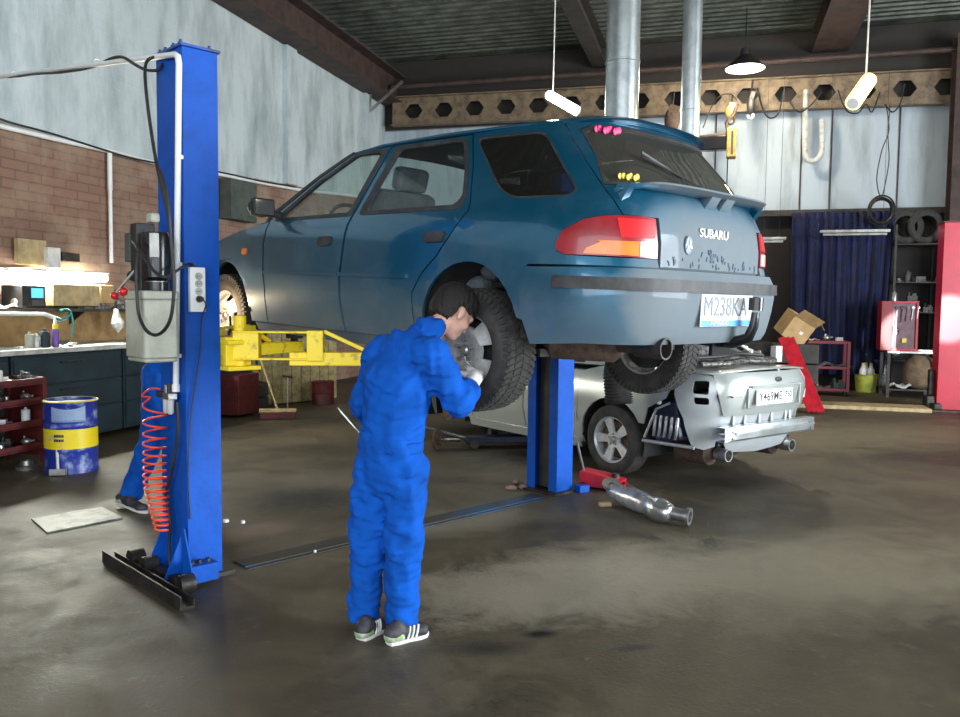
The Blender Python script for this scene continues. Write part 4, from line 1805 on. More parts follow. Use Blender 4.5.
tag(o, 'black plug and thin lead in the lowest socket of the power strip', 'plug')
mb = MB()
mb.tube(smoothp([on_post(133, 240, .40), on_post(145, 258, .42), on_post(155, 272, .42), on_post(166, 277, .40), on_post(178, 270, .25), V((-.19, .09, on_side(190, 266, -.18).z + .01)), V((-.185, a.y - .03, a.z + .004)), V((-.184, a.y - .04, a.z))], 6), .0075, 8)
o = mb.build('supply_cable', M['black'], None, 50)
o.location = LC
o.rotation_euler = (0, 0, LY)
tag(o, 'black cable sagging from the lift motor across to the white power strip', 'cable')
# ================================================================== PEOPLE
def sdf_mesh(name, prims, cell, mats, parent=None, k=.02, warp=None, cut=None, smooth=70):
    """smooth union of tapered capsules / ellipsoids meshed by surface nets"""
    lo = np.array([1e9] * 3)
    hi = -lo
    for p in prims:
        if p[0] == 'c':
            r = max(p[3], p[4]) + .03
            for q in (p[1], p[2]):
                q = np.array(q)
                lo = np.minimum(lo, q - r)
                hi = np.maximum(hi, q + r)
        else:
            r = max(p[2]) + .03
            q = np.array(p[1])
            lo = np.minimum(lo, q - r)
            hi = np.maximum(hi, q + r)
    n = np.ceil((hi - lo) / cell).astype(int) + 1
    gx, gy, gz = [lo[i] + np.arange(n[i]) * cell for i in range(3)]
    G = np.stack(np.meshgrid(gx, gy, gz, indexing='ij'), -1)
    D = np.full(G.shape[:3], 1e3)
    for p in prims:
        kk = k
        if p[0] == 'c':
            a = np.array(p[1], float)
            b = np.array(p[2], float)
            ra, rb = p[3], p[4]
            W = G - a
            ab = b - a
            if len(p) > 5 and p[5] is not None:      # flattening: (direction, factor>1)
                nn = np.array(p[5][0], float)
                nn /= np.linalg.norm(nn)
                f = p[5][1] - 1
                W = W + (W @ nn)[..., None] * nn * f
                ab = ab + nn * (ab @ nn) * f
            t = np.clip((W @ ab) / (ab @ ab + 1e-12), 0, 1)
            d = np.linalg.norm(W - t[..., None] * ab, axis=-1) - (ra + (rb - ra) * t)
            if len(p) > 6:
                kk = p[6]
        else:
            c = np.array(p[1], float)
            r = np.array(p[2], float)
            W = G - c
            if len(p) > 3 and p[3] is not None:
                W = W @ np.array(p[3])           # columns = local axes
            q = np.linalg.norm(W / r, axis=-1)
            q2 = np.linalg.norm(W / (r * r), axis=-1) + 1e-9
            d = q * (q - 1) / q2
            if len(p) > 4:
                kk = p[4]
        h = np.clip(.5 + .5 * (D - d) / kk, 0, 1)
        D = D * (1 - h) + d * h - kk * h * (1 - h)
    if warp is not None:
        D = D + warp(G)
    if cut is not None:
        D = cut(G, D)
    sg = D < 0
    # cells with a sign change
    c = [sg[i:n[0] - 1 + i, j:n[1] - 1 + j, l:n[2] - 1 + l] for i in (0, 1) for j in (0, 1) for l in (0, 1)]
    cs = sum(x.astype(int) for x in c)
    act = (cs > 0) & (cs < 8)
    idx = -np.ones(act.shape, int)
    I = np.argwhere(act)
    idx[act] = np.arange(len(I))
    acc = np.zeros((len(I), 3))
    cnt = np.zeros(len(I))
    off = [(i, j, l) for i in (0, 1) for j in (0, 1) for l in (0, 1)]
    for ia, a in enumerate(off):
        for ax in range(3):
            if a[ax]:
                continue
            b = list(a)
            b[ax] = 1
            A = I + a
            B = I + b
            da = D[A[:, 0], A[:, 1], A[:, 2]]
            db = D[B[:, 0], B[:, 1], B[:, 2]]
            m = (da < 0) != (db < 0)
            t = np.where(m, da / (da - db + 1e-12), 0)
            p = A + (B - A) * t[:, None]
            acc[m] += p[m]
            cnt[m] += 1
    P = lo + acc / cnt[:, None] * cell
    F = []
    for ax in range(3):
        sl0 = [slice(None)] * 3
        sl1 = [slice(None)] * 3
        sl0[ax] = slice(0, n[ax] - 1)
        sl1[ax] = slice(1, n[ax])
        ch = sg[tuple(sl0)] != sg[tuple(sl1)]
        E = np.argwhere(ch)
        u, v = (ax + 1) % 3, (ax + 2) % 3
        E = E[(E[:, u] > 0) & (E[:, v] > 0) & (E[:, u] < n[u] - 1) & (E[:, v] < n[v] - 1)]
        eu = np.zeros(3, int)
        ev = np.zeros(3, int)
        eu[u] = 1
        ev[v] = 1
        q = [idx[tuple((E - a).T)] for a in (eu * 0, eu, eu + ev, ev)]
        f = np.stack(q, 1)
        flip = ~sg[tuple(E.T)]
        f[flip] = f[flip][:, ::-1]
        F.append(f)
    F = np.concatenate(F)
    F = F[(F >= 0).all(1)]
    me = bpy.data.meshes.new(name)
    me.from_pydata(P.tolist(), [], F.tolist())
    for m in (mats if isinstance(mats, list) else [mats]):
        me.materials.append(m)
    bm = bmesh.new()
    bm.from_mesh(me)
    for _ in range(2):
        bmesh.ops.smooth_vert(bm, verts=bm.verts, factor=.4, use_axis_x=True, use_axis_y=True, use_axis_z=True)
    bmesh.ops.recalc_face_normals(bm, faces=bm.faces)
    bm.to_mesh(me)
    bm.free()
    for p in me.polygons:
        p.use_smooth = True
    o = bpy.data.objects.new(name, me)
    COL.objects.link(o)
    if parent is not None:
        o.parent = parent
    return o


def folds(scale, amp, seed, dirs=5):
    rs = np.random.RandomState(seed)
    K = [(rs.normal(size=3) * scale * rs.uniform(.5, 1.4), rs.uniform(0, 6.28), rs.normal(size=3) * 9) for _ in range(dirs)]

    def w(G):
        o = 0
        for kk, ph, k2 in K:
            s = np.sin(G @ kk + ph + 1.5 * np.sin(G @ k2))
            o = o + amp * (np.abs(s) ** 1.5 - .5) / dirs * 2
        return o
    return w


def head_prims(c, F, U):
    F = V(F).normalized()
    U = V(U)
    U = (U - F * U.dot(F)).normalized()
    L = U.cross(F)
    A = np.array([[F.x, L.x, U.x], [F.y, L.y, U.y], [F.z, L.z, U.z]])

    def w(f, l, u):
        return tuple(V(c) + F * f + L * l + U * u)
    pr = [('e', w(-.015, 0, .03), (.096, .078, .092), A), ('e', w(.025, 0, -.035), (.068, .058, .082), A),
          ('c', w(.085, 0, .015), w(.108, 0, -.022), .009, .014), ('e', w(.068, 0, -.088), (.026, .030, .022), A),
          ('c', w(.082, -.032, .032), w(.082, .032, .032), .013, .013), ('c', w(.082, -.018, -.056), w(.082, .018, -.056), .009, .009),
          ('c', w(.080, -.016, -.066), w(.080, .016, -.066), .009, .009)]
    for s in (1, -1):
        pr.append(('e', w(-.012, s * .080, -.012), (.019, .009, .032), A, .004))
        pr.append(('e', w(.074, s * .032, .012), (.014, .015, .011), A, .004))
        pr.append(('e', w(.055, s * .045, -.02), (.03, .022, .025), A))
    return pr, w, A


def hair_mesh(c, F, U, parent, w, A):
    F = V(F).normalized()
    U = (V(U) - F * V(U).dot(F)).normalized()
    L = U.cross(F)
    pr = [('e', w(-.018, 0, .038), (.118, .102, .108), A), ('e', w(-.048, 0, -.012), (.082, .090, .090), A), ('c', w(.04, -.03, .095), w(.065, .03, .075), .028, .03)]
    cc = np.array(c)
    Fv, Uv, Lv = np.array(F), np.array(U), np.array(L)

    def cut(G, D):
        W = G - cc
        f = W @ Fv
        u = W @ Uv
        l = np.abs(W @ Lv)
        face = np.minimum(f - .034, .050 - u)          # remove in front and low
        ear = np.minimum(np.minimum(f + .045, .022 - u), l - .05)
        nape = np.maximum(-.075 - u, np.minimum(-.02 - u, f + .03))
        D = np.maximum(D, face)
        D = np.maximum(D, ear)
        D = np.maximum(D, nape)
        return D + .0035 * np.sin(f * 160 + u * 60) * np.sin(l * 190 + u * 80)
    return sdf_mesh('hair', pr, .0055, M['hair'], parent, .02, cut=cut)


def hand_prims(wr, d, back, size=1.0, curl=.9, thumb=1, r=.0092):
    """wrist, pointing direction, back-of-hand normal; thumb=+1/-1 side"""
    d = V(d).normalized()
    n = V(back)
    n = (n - d * n.dot(d)).normalized()
    s = d.cross(n) * thumb
    wr = V(wr)
    pr = []
    k0 = wr + d * .085 * size
    for i in range(4):
        off = s * ((.030 - i * .020) * size)
        base = wr + d * .02 * size + off * .6
        kn = k0 + off - d * (.006 * abs(i - 1) * size)
        pr.append(('c', tuple(base), tuple(kn), .017 * size, .0125 * size, None, .008))
        ln = [.040, .045, .041, .032][i] * size
        p = kn
        a = 0
        for j in range(3):
            a += curl * (.55, .8, .6)[j] + .06 * i
            q = p + (d * math.cos(a) - n * math.sin(a)) * ln * (1, .68, .5)[j]
            pr.append(('c', tuple(p), tuple(q), r * size * (1.05, .95, .88)[j], r * size * (.95, .88, .8)[j], None, .0025))
            p = q
    tb = wr + d * .028 * size + s * .028 * size
    t1 = tb + (d * .55 + s * .75 - n * .35).normalized() * .038 * size
    t2 = t1 + (d * .85 + s * .15 - n * .55).normalized() * .032 * size
    t3 = t2 + (d * .85 - s * .2 - n * .6).normalized() * .024 * size
    pr += [('c', tuple(tb), tuple(t1), .015 * size, .0125 * size, None, .006), ('c', tuple(t1), tuple(t2), .0115 * size, .0105 * size, None, .003), ('c', tuple(t2), tuple(t3), .0105 * size, .009 * size, None, .003)]
    return pr


def shoe(parent, heel, toe, mat_up=None, tilt=0, name='shoe', stripes=True):
    heel = V(heel)
    toe = V(toe)
    d = (toe - heel).normalized()
    L = (toe - heel).length
    s = V((0, 0, 1)).cross(d).normalized()
    u = d.cross(s)

    def w(a, b, c):
        return tuple(heel + d * (a * L) + s * b + u * c)
    pr = [('c', w(.13, 0, .045), w(.45, 0, .045), .040, .040), ('c', w(.45, 0, .040), w(.84, 0, .034), .040, .030, (u, 1.15)), ('c', w(.16, 0, .055), w(.24, 0, .075), .034, .032), ('c', w(.8, -.012, .03), w(.84, .016, .03), .03, .028)]
    cz = np.array(u)
    h0 = np.array(heel)

    def cut(G, D):
        return np.maximum(D, .012 - (G - h0) @ cz)
    o = sdf_mesh(name, pr, .006, mat_up or M['shoe_dark'], parent, .015, cut=cut)
    # sole
    mb = MB()
    out = [(.0, 0), (.03, .03), (.2, .037), (.45, .035), (.7, .043), (.88, .036), (.99, .012), (1.0, 0), (.99, -.012), (.88, -.036), (.7, -.043), (.45, -.035), (.2, -.037), (.03, -.03)]
    mb.prism([(a * L, b) for a, b in out], 0, .018, lambda a, b, c: heel + d * a + s * b + u * c)
    mb.build('sole', M['shoe_white'], o, 40, .004)
    mb = MB()
    hp = [('c', w(.125, 0, .036), w(.26, 0, .036), .0405, .0425)]
    sdf_mesh('heel_patch', hp, .008, M['shoe_green'], o, .01, cut=cut)
    if stripes:
        for sg in (1, -1):
            mb = MB()
            for k in range(3):
                a0 = .38 + k * .10
                pts = [V(w(a0 + .10 * t, sg * (.0435 - .016 * t * t), .022 + .05 * t)) for t in (0, .33, .66, 1)]
                mb.tube(pts, .0055, 6)
            mb.build('stripe', M['shoe_white'], o, 60)
    return o


# ------------------------------------------------------------------ the mechanic at the rear wheel
SH = at(405, 352, 3.80)
shL, shR = at(382, 350, 3.90), at(431, 352, 3.70)
nk, hd = at(431, 331, 3.87), at(454, 313, 3.97)
pel, wst, chs = at(390, 462, 3.74), at(391, 432, 3.75), at(398, 385, 3.78)
hpR, hpL = at(407, 470, 3.71), at(374, 468, 3.77)
knR, knL = at(404, 548, 3.69), at(368, 545, 3.76)
anR, anL = at(401, 622, 3.70), at(364, 617, 3.77)
elR, wrR = at(459, 401, 3.74), at(475, 381, 3.95)
elL, wrL = at(364, 402, 3.93), at(372, 430, 4.03)
bd = [('c', pel, chs, .10, .11, (V((.6, .7, 0)), 1.3)), ('c', chs, SH - V((0, 0, .04)), .11, .07, (V((.6, .7, 0)), 1.3)), ('c', shL - V((0, 0, .02)), shR - V((0, 0, .02)), .045, .045), ('c', SH - V((0, 0, .03)), nk, .045, .055), ('c', nk, hd, .052, .05),
      ('c', shR, elR, .055, .042), ('c', elR, wrR, .042, .03), ('c', shL, elL, .055, .042), ('c', elL, wrL, .042, .03),
      ('c', hpR, knR, .065, .055), ('c', knR, anR, .05, .042), ('c', hpL, knL, .065, .055), ('c', knL, anL, .05, .042), ('c', hpL, hpR, .06, .06)]
HF, HU = V((.55, .50, -.67)), V((.5, .35, .80))
hp_, hw, hA = head_prims(hd, HF, HU)
body = sdf_mesh('mechanic', bd + hp_ + hand_prims(wrR, at(474, 362, 4.10) - wrR, V((.3, -.8, .4)), .9, .8, -1, .0075) + hand_prims(wrL, V((0, .2, -1)), V((-1, 0, 0)), .9, 1.2, 1, .0075), .0075, M['skin'], None, .015)
tag(body, 'person in bright blue work clothes and white gloves bending towards the rear wheel', 'person')
hair_mesh(hd, HF, HU, body, hw, hA)
mb = MB()
for s_ in (1, -1):
    mb.sphere(hw(.083, s_ * .032, .012), .008, 10, 8)
mb.build('eye', M['ink'], body, 60)
BK = V((.6, .7, 0)).normalized()
jk = [('c', wst - V((0, 0, .06)), chs, .160, .172, (BK, 1.28)), ('c', chs, SH + V((0, 0, -.035)), .172, .135, (BK, 1.2)), ('c', shL + V((0, 0, -.03)), shR + V((0, 0, -.03)), .085, .085),
      ('c', SH + V((0, 0, -.01)), nk - V((.02, .01, .0)), .10, .068), ('c', nk - V((.02, .01, .01)), nk + V((.01, .02, .028)), .066, .062),
      ('c', shR + V((0, 0, -.02)), elR, .088, .070), ('c', elR, wrR - (wrR - elR).normalized() * .075, .070, .052), ('c', shL + V((0, 0, -.02)), elL, .088, .070), ('c', elL, wrL - V((0, 0, -.03)), .068, .052)]
nkn = np.array(nk)
axn = np.array((hd - nk).normalized())


def jcut(G, D):
    W = G - nkn
    D = np.maximum(D, (W @ axn) - .052)
    # open collar
    tt = W @ axn
    rad = np.linalg.norm(W - tt[..., None] * axn, axis=-1)
    D = np.maximum(D, np.minimum(.054 - rad, 10.) * (tt > .018) + (tt <= .018) * -1.)
    return D


f1 = folds(17, .020, 3, 6)
f2 = folds(34, .011, 8, 5)
jacket = sdf_mesh('work_jacket', jk, .0078, M['cloth_blue'], body, .035, warp=lambda G: f1(G) + f2(G), cut=jcut)
mb = MB()
jb = wst - V((0, 0, .055))
tr = [('c', pel + V((0, 0, .07)), pel - V((0, 0, .03)), .158, .152, (BK, 1.2)), ('c', hpR + V((0, 0, .0)), knR, .104, .088), ('c', knR, anR + V((0, 0, .02)), .086, .080),
      ('c', hpL + V((0, 0, .0)), knL, .104, .086), ('c', knL, anL + V((0, 0, .02)), .086, .080)]
zc = min(anR.z, anL.z) - .035
f3 = folds(16, .018, 12, 6)


def tcut(G, D):
    D = np.maximum(D, .048 - G[..., 2])
    return np.maximum(D, G[..., 2] - (wst.z + .01))


sdf_mesh('trousers', tr, .0085, M['cloth_blue'], body, .022, warp=lambda G: f3(G) + f2(G), cut=tcut)
sdf_mesh('waistband', [('c', wst - V((0, 0, .045)), wst - V((0, 0, .085)), .172, .170, (BK, 1.27))], .009, M['cloth_blue'], body, .02, warp=f2,
         cut=lambda G, D: np.maximum(D, np.abs(G[..., 2] - (wst.z - .06)) - .026))
shoe(body, fl(387, 645), fl(428, 634))
shoe(body, fl(360, 641), fl(382, 629))
# gloves
gR = hand_prims(wrR, at(474, 362, 4.10) - wrR, V((.3, -.8, .4)), 1.12, .7, -1, .0108)
gR.append(('c', wrR - (wrR - elR).normalized() * .075, wrR + (at(474, 362, 4.1) - wrR).normalized() * .03, .040, .036, None, .01))
sdf_mesh('glove', gR, .0042, M['glove'], body, .008)
gL = hand_prims(wrL, V((0, .2, -1)), V((-1, 0, 0)), 1.0, 1.2, 1, .0105)
gL.append(('c', wrL + V((0, 0, .04)), wrL - V((0, 0, .02)), .036, .034, None, .01))
sdf_mesh('glove', gL, .005, M['glove'], body, .008)
# spanner in the left hand, long bar seen past the hip
mb = MB()
a, b = at(372, 446, 4.02), at(338, 407, 4.02)
mb.beam(a, b, .008, .032, (0, 1, 0))
mb.beam(b + (a - b).normalized() * .02, b + (a - b).normalized() * .14, .012, .044, (0, 1, 0))
o = mb.build('flat_bar', M['zinc'], None, 40, .003)
tag(o, "light grey slotted metal bar held low at the mechanic's left side", 'tool')
# wheel wrench
mb = MB()
g0 = at(476, 370, 4.05)
mb.tube([at(473, 384, 4.02), g0, at(467, 362, 4.14), at(466, 355, 4.19)], [.008, .008, .009, .013], 8)
o = mb.build('wheel_wrench', M['chrome'], None, 40)
tag(o, 'steel wheel wrench in the gloved right hand on the rear wheel hub', 'tool')

# ------------------------------------------------------------------ the second worker behind the near post
D2 = 5.95
p2 = {k: at(a, b, d) for k, (a, b, d) in dict(pel=(160, 385, 5.95), wst=(163, 370, 5.95), chs=(167, 345, 5.95), sh=(170, 322, 5.95), nk=(172, 311, 5.95), hd=(176, 296, 5.97),
                                             shL=(165, 326, 6.13), shR=(174, 326, 5.77), hpL=(158, 388, 6.03), hpR=(160, 388, 5.86), knL=(152, 440, 6.0), anL=(133, 492, 6.02),
                                             knR=(178, 438, 5.85), anR=(186, 500, 5.85), elL=(180, 352, 6.2), wrL=(192, 368, 6.1), elR=(176, 356, 5.72), wrR=(190, 372, 5.8)).items()}
bd = [('c', p2['pel'], p2['chs'], .12, .12), ('c', p2['chs'], p2['sh'], .12, .09), ('c', p2['shL'], p2['shR'], .065, .065), ('c', p2['sh'], p2['hd'], .055, .05),
      ('c', p2['hpL'], p2['knL'], .085, .06), ('c', p2['knL'], p2['anL'], .058, .04), ('c', p2['hpR'], p2['knR'], .085, .06), ('c', p2['knR'], p2['anR'], .058, .04),
      ('c', p2['shL'], p2['elL'], .05, .04), ('c', p2['elL'], p2['wrL'], .04, .028), ('c', p2['shR'], p2['elR'], .05, .04), ('c', p2['elR'], p2['wrR'], .04, .028)]
F2, U2 = V((.95, .1, -.25)), V((.2, 0, 1))
h2, w2, A2 = head_prims(p2['hd'], F2, U2)
body2 = sdf_mesh('mechanic', bd + h2 + hand_prims(p2['wrL'], V((1, -.1, -.2)), V((0, 0, 1)), .9, .7, 1) + hand_prims(p2['wrR'], V((1, .1, -.2)), V((0, 0, 1)), .9, .7, -1), .011, M['skin'], None, .02)
tag(body2, 'person striding behind the near blue post, one blue trouser leg and shoe showing', 'person')
hair_mesh(p2['hd'], F2, U2, body2, w2, A2)
jk = [('c', p2['wst'] - V((0, 0, .04)), p2['chs'], .15, .155, (V((1, 0, 0)), 1.25)), ('c', p2['chs'], p2['sh'], .155, .11, (V((1, 0, 0)), 1.2)), ('c', p2['shL'], p2['shR'], .085, .085), ('c', p2['sh'], p2['nk'], .08, .062),
      ('c', p2['shL'], p2['elL'], .08, .062), ('c', p2['elL'], p2['wrL'], .062, .045), ('c', p2['shR'], p2['elR'], .08, .062), ('c', p2['elR'], p2['wrR'], .062, .045)]
sdf_mesh('work_jacket', jk, .012, M['cloth_blue'], body2, .03, warp=f1)
tr = [('c', p2['pel'] + V((0, 0, .06)), p2['pel'] - V((0, 0, .02)), .15, .15, (V((1, 0, 0)), 1.2)), ('c', p2['hpL'], p2['knL'], .115, .088), ('c', p2['knL'], p2['anL'] - V((.01, 0, .0)), .088, .082), ('c', p2['hpR'], p2['knR'], .115, .085), ('c', p2['knR'], p2['anR'], .085, .08)]
aL = np.array(p2['anL'])
sdf_mesh('trousers', tr, .011, M['cloth_blue'], body2, .03, warp=f3)
shoe(body2, at(117, 502, 6.04), fl(147, 514), stripes=False)
shoe(body2, fl(180, 517), fl(216, 519), stripes=False)
# ================================================================== SILVER SALOON WITH ITS REAR BUMPER OFF
M['paint_silver'] = car_paint('paint_silver', (.38, .41, .39), (.42, .43, .40), low=.35, back=-2, amount=.5, metal=.35)
M['silver_bare'] = mat('silver_bare', (.42, .45, .47), (.40, .42, .42), 7, rough=.42, metal=.45, bump=.12)
M['navy_plastic'] = mat('navy_plastic', (.012, .022, .05), (.008, .01, .02), 8, rough=.3)
PS = M['paint_silver']
M['rim_silver'] = mat('rim_silver', (.6, .61, .62), (.45, .45, .45), 18, rough=.35, metal=.3)
s_yaw = 2.22
hub = at(611, 440.5, 7.38)
so = hub - V((-math.sin(s_yaw), math.cos(s_yaw), 0)) * .855
sc = empty('saloon_car', 'silver saloon car on the floor with its rear bumper and left tail lamp removed', 'car', (so.x, so.y, 0), s_yaw)
SB = Body([(.18, .80), (.3, .84), (.5, .872), (.7, .872), (.85, .85), (.93, .815), (.99, .78), (1.2, .68), (1.38, .58), (1.5, .52)],
          [(-1.2, .93), (-.7, .97), (-.2, 1.0), (1.6, 1.0), (2.4, .98), (3.0, .94), (3.6, .88)],
          [(.2, -.90), (.35, -.98), (.45, -1.0), (.60, -1.03), (.70, -1.07), (.85, -1.10), (.96, -1.10), (.99, -1.06), (1.3, -1.0)],
          [(.2, 3.3), (.5, 3.45), (.7, 3.4), (.9, 3.1), (1.5, 3.0)], ra=.62, n=3.2)
for sd in (1, -1):

    q = X((.42, .93), (.20, .985), (-.62, .985), (-.66, .90), (-.60, .76), (-.42, .66), (-.385, .52)) + arc(0, .33, .385, 150, -14, 12) + X((.42, .26), (.43, .55))
    SB.panel('quarter_panel', q, PS, sc, side=sd)
    st = [('x', -.67, .93), ('x', -.66, .985), ('y', .66, .985), ('y', .60, .95), ('y', .64, .80), ('y', .56, .64), ('y', .56, .36), ('x', -.86, .33), ('x', -.80, .36), ('x', -.76, .60), ('x', -.68, .80)]
    hA_ = rnd([('y', .70, .93), ('x', -.80, .93), ('x', -.80, .80), ('y', .72, .79)], .02)
    h1 = rnd([('x', -.93, .93), ('x', -.82, .93), ('x', -.83, .82), ('x', -.94, .81)], .02)
    h2_ = rnd([('x', -.94, .785), ('x', -.84, .79), ('x', -.85, .73), ('x', -.94, .725)], .02)
    if sd > 0:
        SB.panel('lamp_mounting', st, M['silver_bare'], sc, [h1, h2_], side=sd, step=.05, off=-.01)
    else:
        SB.panel('lamp_mounting', st, M['silver_bare'], sc, side=sd, step=.05, off=-.01)
        SB.panel('bracket', rnd([('y', .70, .80), ('y', .70, .72), ('x', -.96, .72), ('x', -.96, .80)], .01), M['white_plastic'], sc, side=sd, off=.02, fl=.03)
    rd = X((1.20, .28), (1.22, .5), (1.20, .93), (.42, .935), (.435, .6), (.44, .5), (.41, .36), (.43, .28))
    d = SB.panel('rear_door', rd, PS, sc, side=sd)
    SB.panel('door_handle', rnd(X((.72, .83), (.55, .835), (.555, .785), (.72, .78)), .02), M['black'], d, off=.014, fl=.02, side=sd, step=.03)
    fd = X((2.15, .28), (2.12, .5), (2.14, .93), (1.215, .93), (1.235, .5), (1.215, .28))
    d = SB.panel('front_door', fd, PS, sc, side=sd)
    SB.panel('door_handle', rnd(X((1.48, .82), (1.31, .825), (1.315, .775), (1.48, .77)), .02), M['black'], d, off=.014, fl=.02, side=sd, step=.03)
    SB.panel('front_fender', X((2.16, .28), (2.14, .5), (2.16, .93), (2.6, .90), (3.1, .82), (3.1, .60), (3.02, .5)) + arc(2.65, .33, .37, 20, 190, 12) + X((2.26, .28)), PS, sc, side=sd)
    SB.panel('side_sill', X((.42, .20), (.42, .285), (2.2, .285), (2.2, .20)), PS, sc, side=sd, off=.01)
    # greenhouse
    gh = X((.20, .99), (.05, 1.03), (.45, 1.33), (.62, 1.38), (1.30, 1.40), (2.15, .985))
    w1 = rnd(X((.42, 1.0), (.62, 1.33), (1.13, 1.345), (1.17, 1.0)), .04)
    w2 = rnd(X((1.25, 1.0), (1.22, 1.345), (1.32, 1.345), (1.98, 1.0)), .03)
    g = SB.panel('pillar_frame', gh, PS, sc, [w1, w2], side=sd)
    for w_o in (w1, w2):
        SB.panel('window_glass', w_o, M['glass_dark'], g, off=-.012, fl=.003, side=sd)
    for cx in (0, 2.65):
        mb = MB()
        rr = .385
        vs = []
        pts = [(cx + rr * math.cos(a), .33 + rr * math.sin(a)) for a in np.linspace(-.3, PI + .3, 20)]
        for x, z in pts:
            vs += [(x, sd * .84, z), (x, sd * .52, z)]
        mb.add(vs, [(2 * i, 2 * i + 1, 2 * i + 3, 2 * i + 2) for i in range(19)])
        mb.add([(x, sd * .52, z) for x, z in pts], [tuple(range(20))])
        mb.build('wheel_housing', M['black'], sc, 60)


def strip_rows(zs, y0):
    r = [[(SB.sy(y0, z) * t, z) for t in np.linspace(1, -1, 30)] for z in zs]
    return r


up, lo = strip_rows((.985, .635), .63)
lo = [(SB.sy(.56, .635) * t, .635) for t in np.linspace(-1, 1, 30)]
mid = [(SB.sy(.63, .80), .80)]
outl = up + [(-SB.sy(.63, .80), .80)] + lo + [(SB.sy(.63, .80), .80)]
lid = SB.panel('boot_lid', outl, PS, sc, raw=True, off=.012)
# plate recess and lid details
xr_ = SB.M0(0, .80).x
mb = MB()
mb.bb((xr_ - .016, -.38, .695), (xr_ + .01, .38, .70)).bb((xr_ - .016, -.38, .86), (xr_ + .01, .38, .865)).bb((xr_ - .016, -.385, .695), (xr_ + .01, -.375, .865)).bb((xr_ - .016, .375, .695), (xr_ + .01, .385, .865))
mb.bb((xr_ - .035, -.36, .868), (xr_ + .01, .36, .885))
mb.build('plate_surround', PS, lid, None, .003)
sp = MB()
sp.box((xr_ - .024, .02, .78), (.008, .54, .128))
pl = sp.build('licence_plate', M['white_plastic'], lid, None, .002)
mb = MB()
for a, b in (((-.262), .836), ((-.262), .724)):
    mb.bb((xr_ - .0295, .02 - .262, b - .002), (xr_ - .028, .02 + .262, b + .002))
for yy in (.02 - .264, .02 + .262):
    mb.bb((xr_ - .0295, yy - .002, .722), (xr_ - .028, yy + .002, .838))
mb.build('plate_border', M['ink'], pl)
text_mesh('plate_number', 'Y469ME', .105, M['ink'], pl, frame4((xr_ - .0285, .085, .78), (0, -1, 0), (0, 0, 1)), .001, .95, .001)
text_mesh('plate_region', '750', .075, M['ink'], pl, frame4((xr_ - .0285, -.175, .79), (0, -1, 0), (0, 0, 1)), .001, .95, .001)
mb = MB()
mb.sphere((SB.M0(0, .925).x - .014, -.03, .925), (.006, .05, .022), 20, 10)
mb.build('badge', M['dark_metal'], lid, 50)
mb = MB()
mb.bb((SB.M0(.4, .78).x - .016, .43, .792), (SB.M0(.4, .78).x + .01, .56, .806))
mb.build('lettering_strip', M['steel'], lid)


def deck(a, c):
    t = -1 + 2 * c
    x = -1.06 + .60 * a + .10 * t * t * (1 - a)
    y = t * (.72 if a > .2 else .66 + .3 * a)
    return V((x, y, .992 + .03 * (1 - t * t) + .02 * a))


loft_grid('boot_deck', deck, 8, 12, PS, sc, .015)
g0 = lambda a, c: V((-.46 + .72 * a + .05 * (1 - (2 * c - 1) ** 2) * (-1 if a < .5 else 0), (-1 + 2 * c) * (.74 - .17 * a), 1.02 + .36 * a + .04 * (1 - (2 * c - 1) ** 2)))
loft_grid('rear_window', g0, 8, 12, M['glass_dark'], sc, 0)
g1 = lambda a, c: V((.24 + 1.08 * a, (-1 + 2 * c) * .585, 1.385 + .05 * (1 - abs(2 * c - 1) ** 2.3) + .02 * math.sin(PI * a)))
loft_grid('roof', g1, 10, 14, PS, sc, .02)
g2 = lambda a, c: V((1.32 + .86 * a, (-1 + 2 * c) * (.58 + .18 * a), 1.39 - .42 * a + .04 * (1 - (2 * c - 1) ** 2)))
loft_grid('windscreen', g2, 8, 12, M['glass_dark'], sc, 0)
g3 = lambda a, c: V((2.16 + 1.05 * a + .12 * (1 - (2 * c - 1) ** 2), (-1 + 2 * c) * (.80 - .08 * a), .95 - .17 * a + .04 * (1 - (2 * c - 1) ** 2)))
loft_grid('bonnet', g3, 10, 12, PS, sc, .02)
for sd in (1, -1):
    r1 = [(SB.sx(3.0, .75) + (SB.contour(.75)[0][-1] - SB.sx(3.0, .75)) * i / 10, .75) for i in range(11)]
    r2 = [(SB.sx(3.0, .22) + (SB.contour(.22)[0][-1] - SB.sx(3.0, .22)) * i / 10, .22) for i in range(11)]
    SB.panel('front_bumper', r1 + r2[::-1], PS, sc, raw=True, side=sd)
# bare rear panel with pressings
rp = [(SB.sy(.60, .63) * t, .63) for t in np.linspace(1, -1, 20)] + [(SB.sy(.60, .40) * t, .40) for t in np.linspace(-1, 1, 20)]
SB.panel('rear_panel', rp, M['silver_bare'], sc, raw=True, off=-.03)
mb = MB()
for y in (-.42, -.33, -.10, .08, .28, .42):
    p = SB.M(SB.sy(y, .585), .585, -.02)
    mb.box(p, (.02, .03, .09))
mb.build('pressing', M['silver_bare'], sc, None, .006)
vp = [(SB.sy(.50, .41) * t, .41) for t in np.linspace(1, -1, 20)] + [(SB.sy(.40, .27) * t, .27 + .03 * abs(t)) for t in np.linspace(-1, 1, 20)]
SB.panel('rear_valance', vp, M['silver_bare'], sc, raw=True, off=-.01)
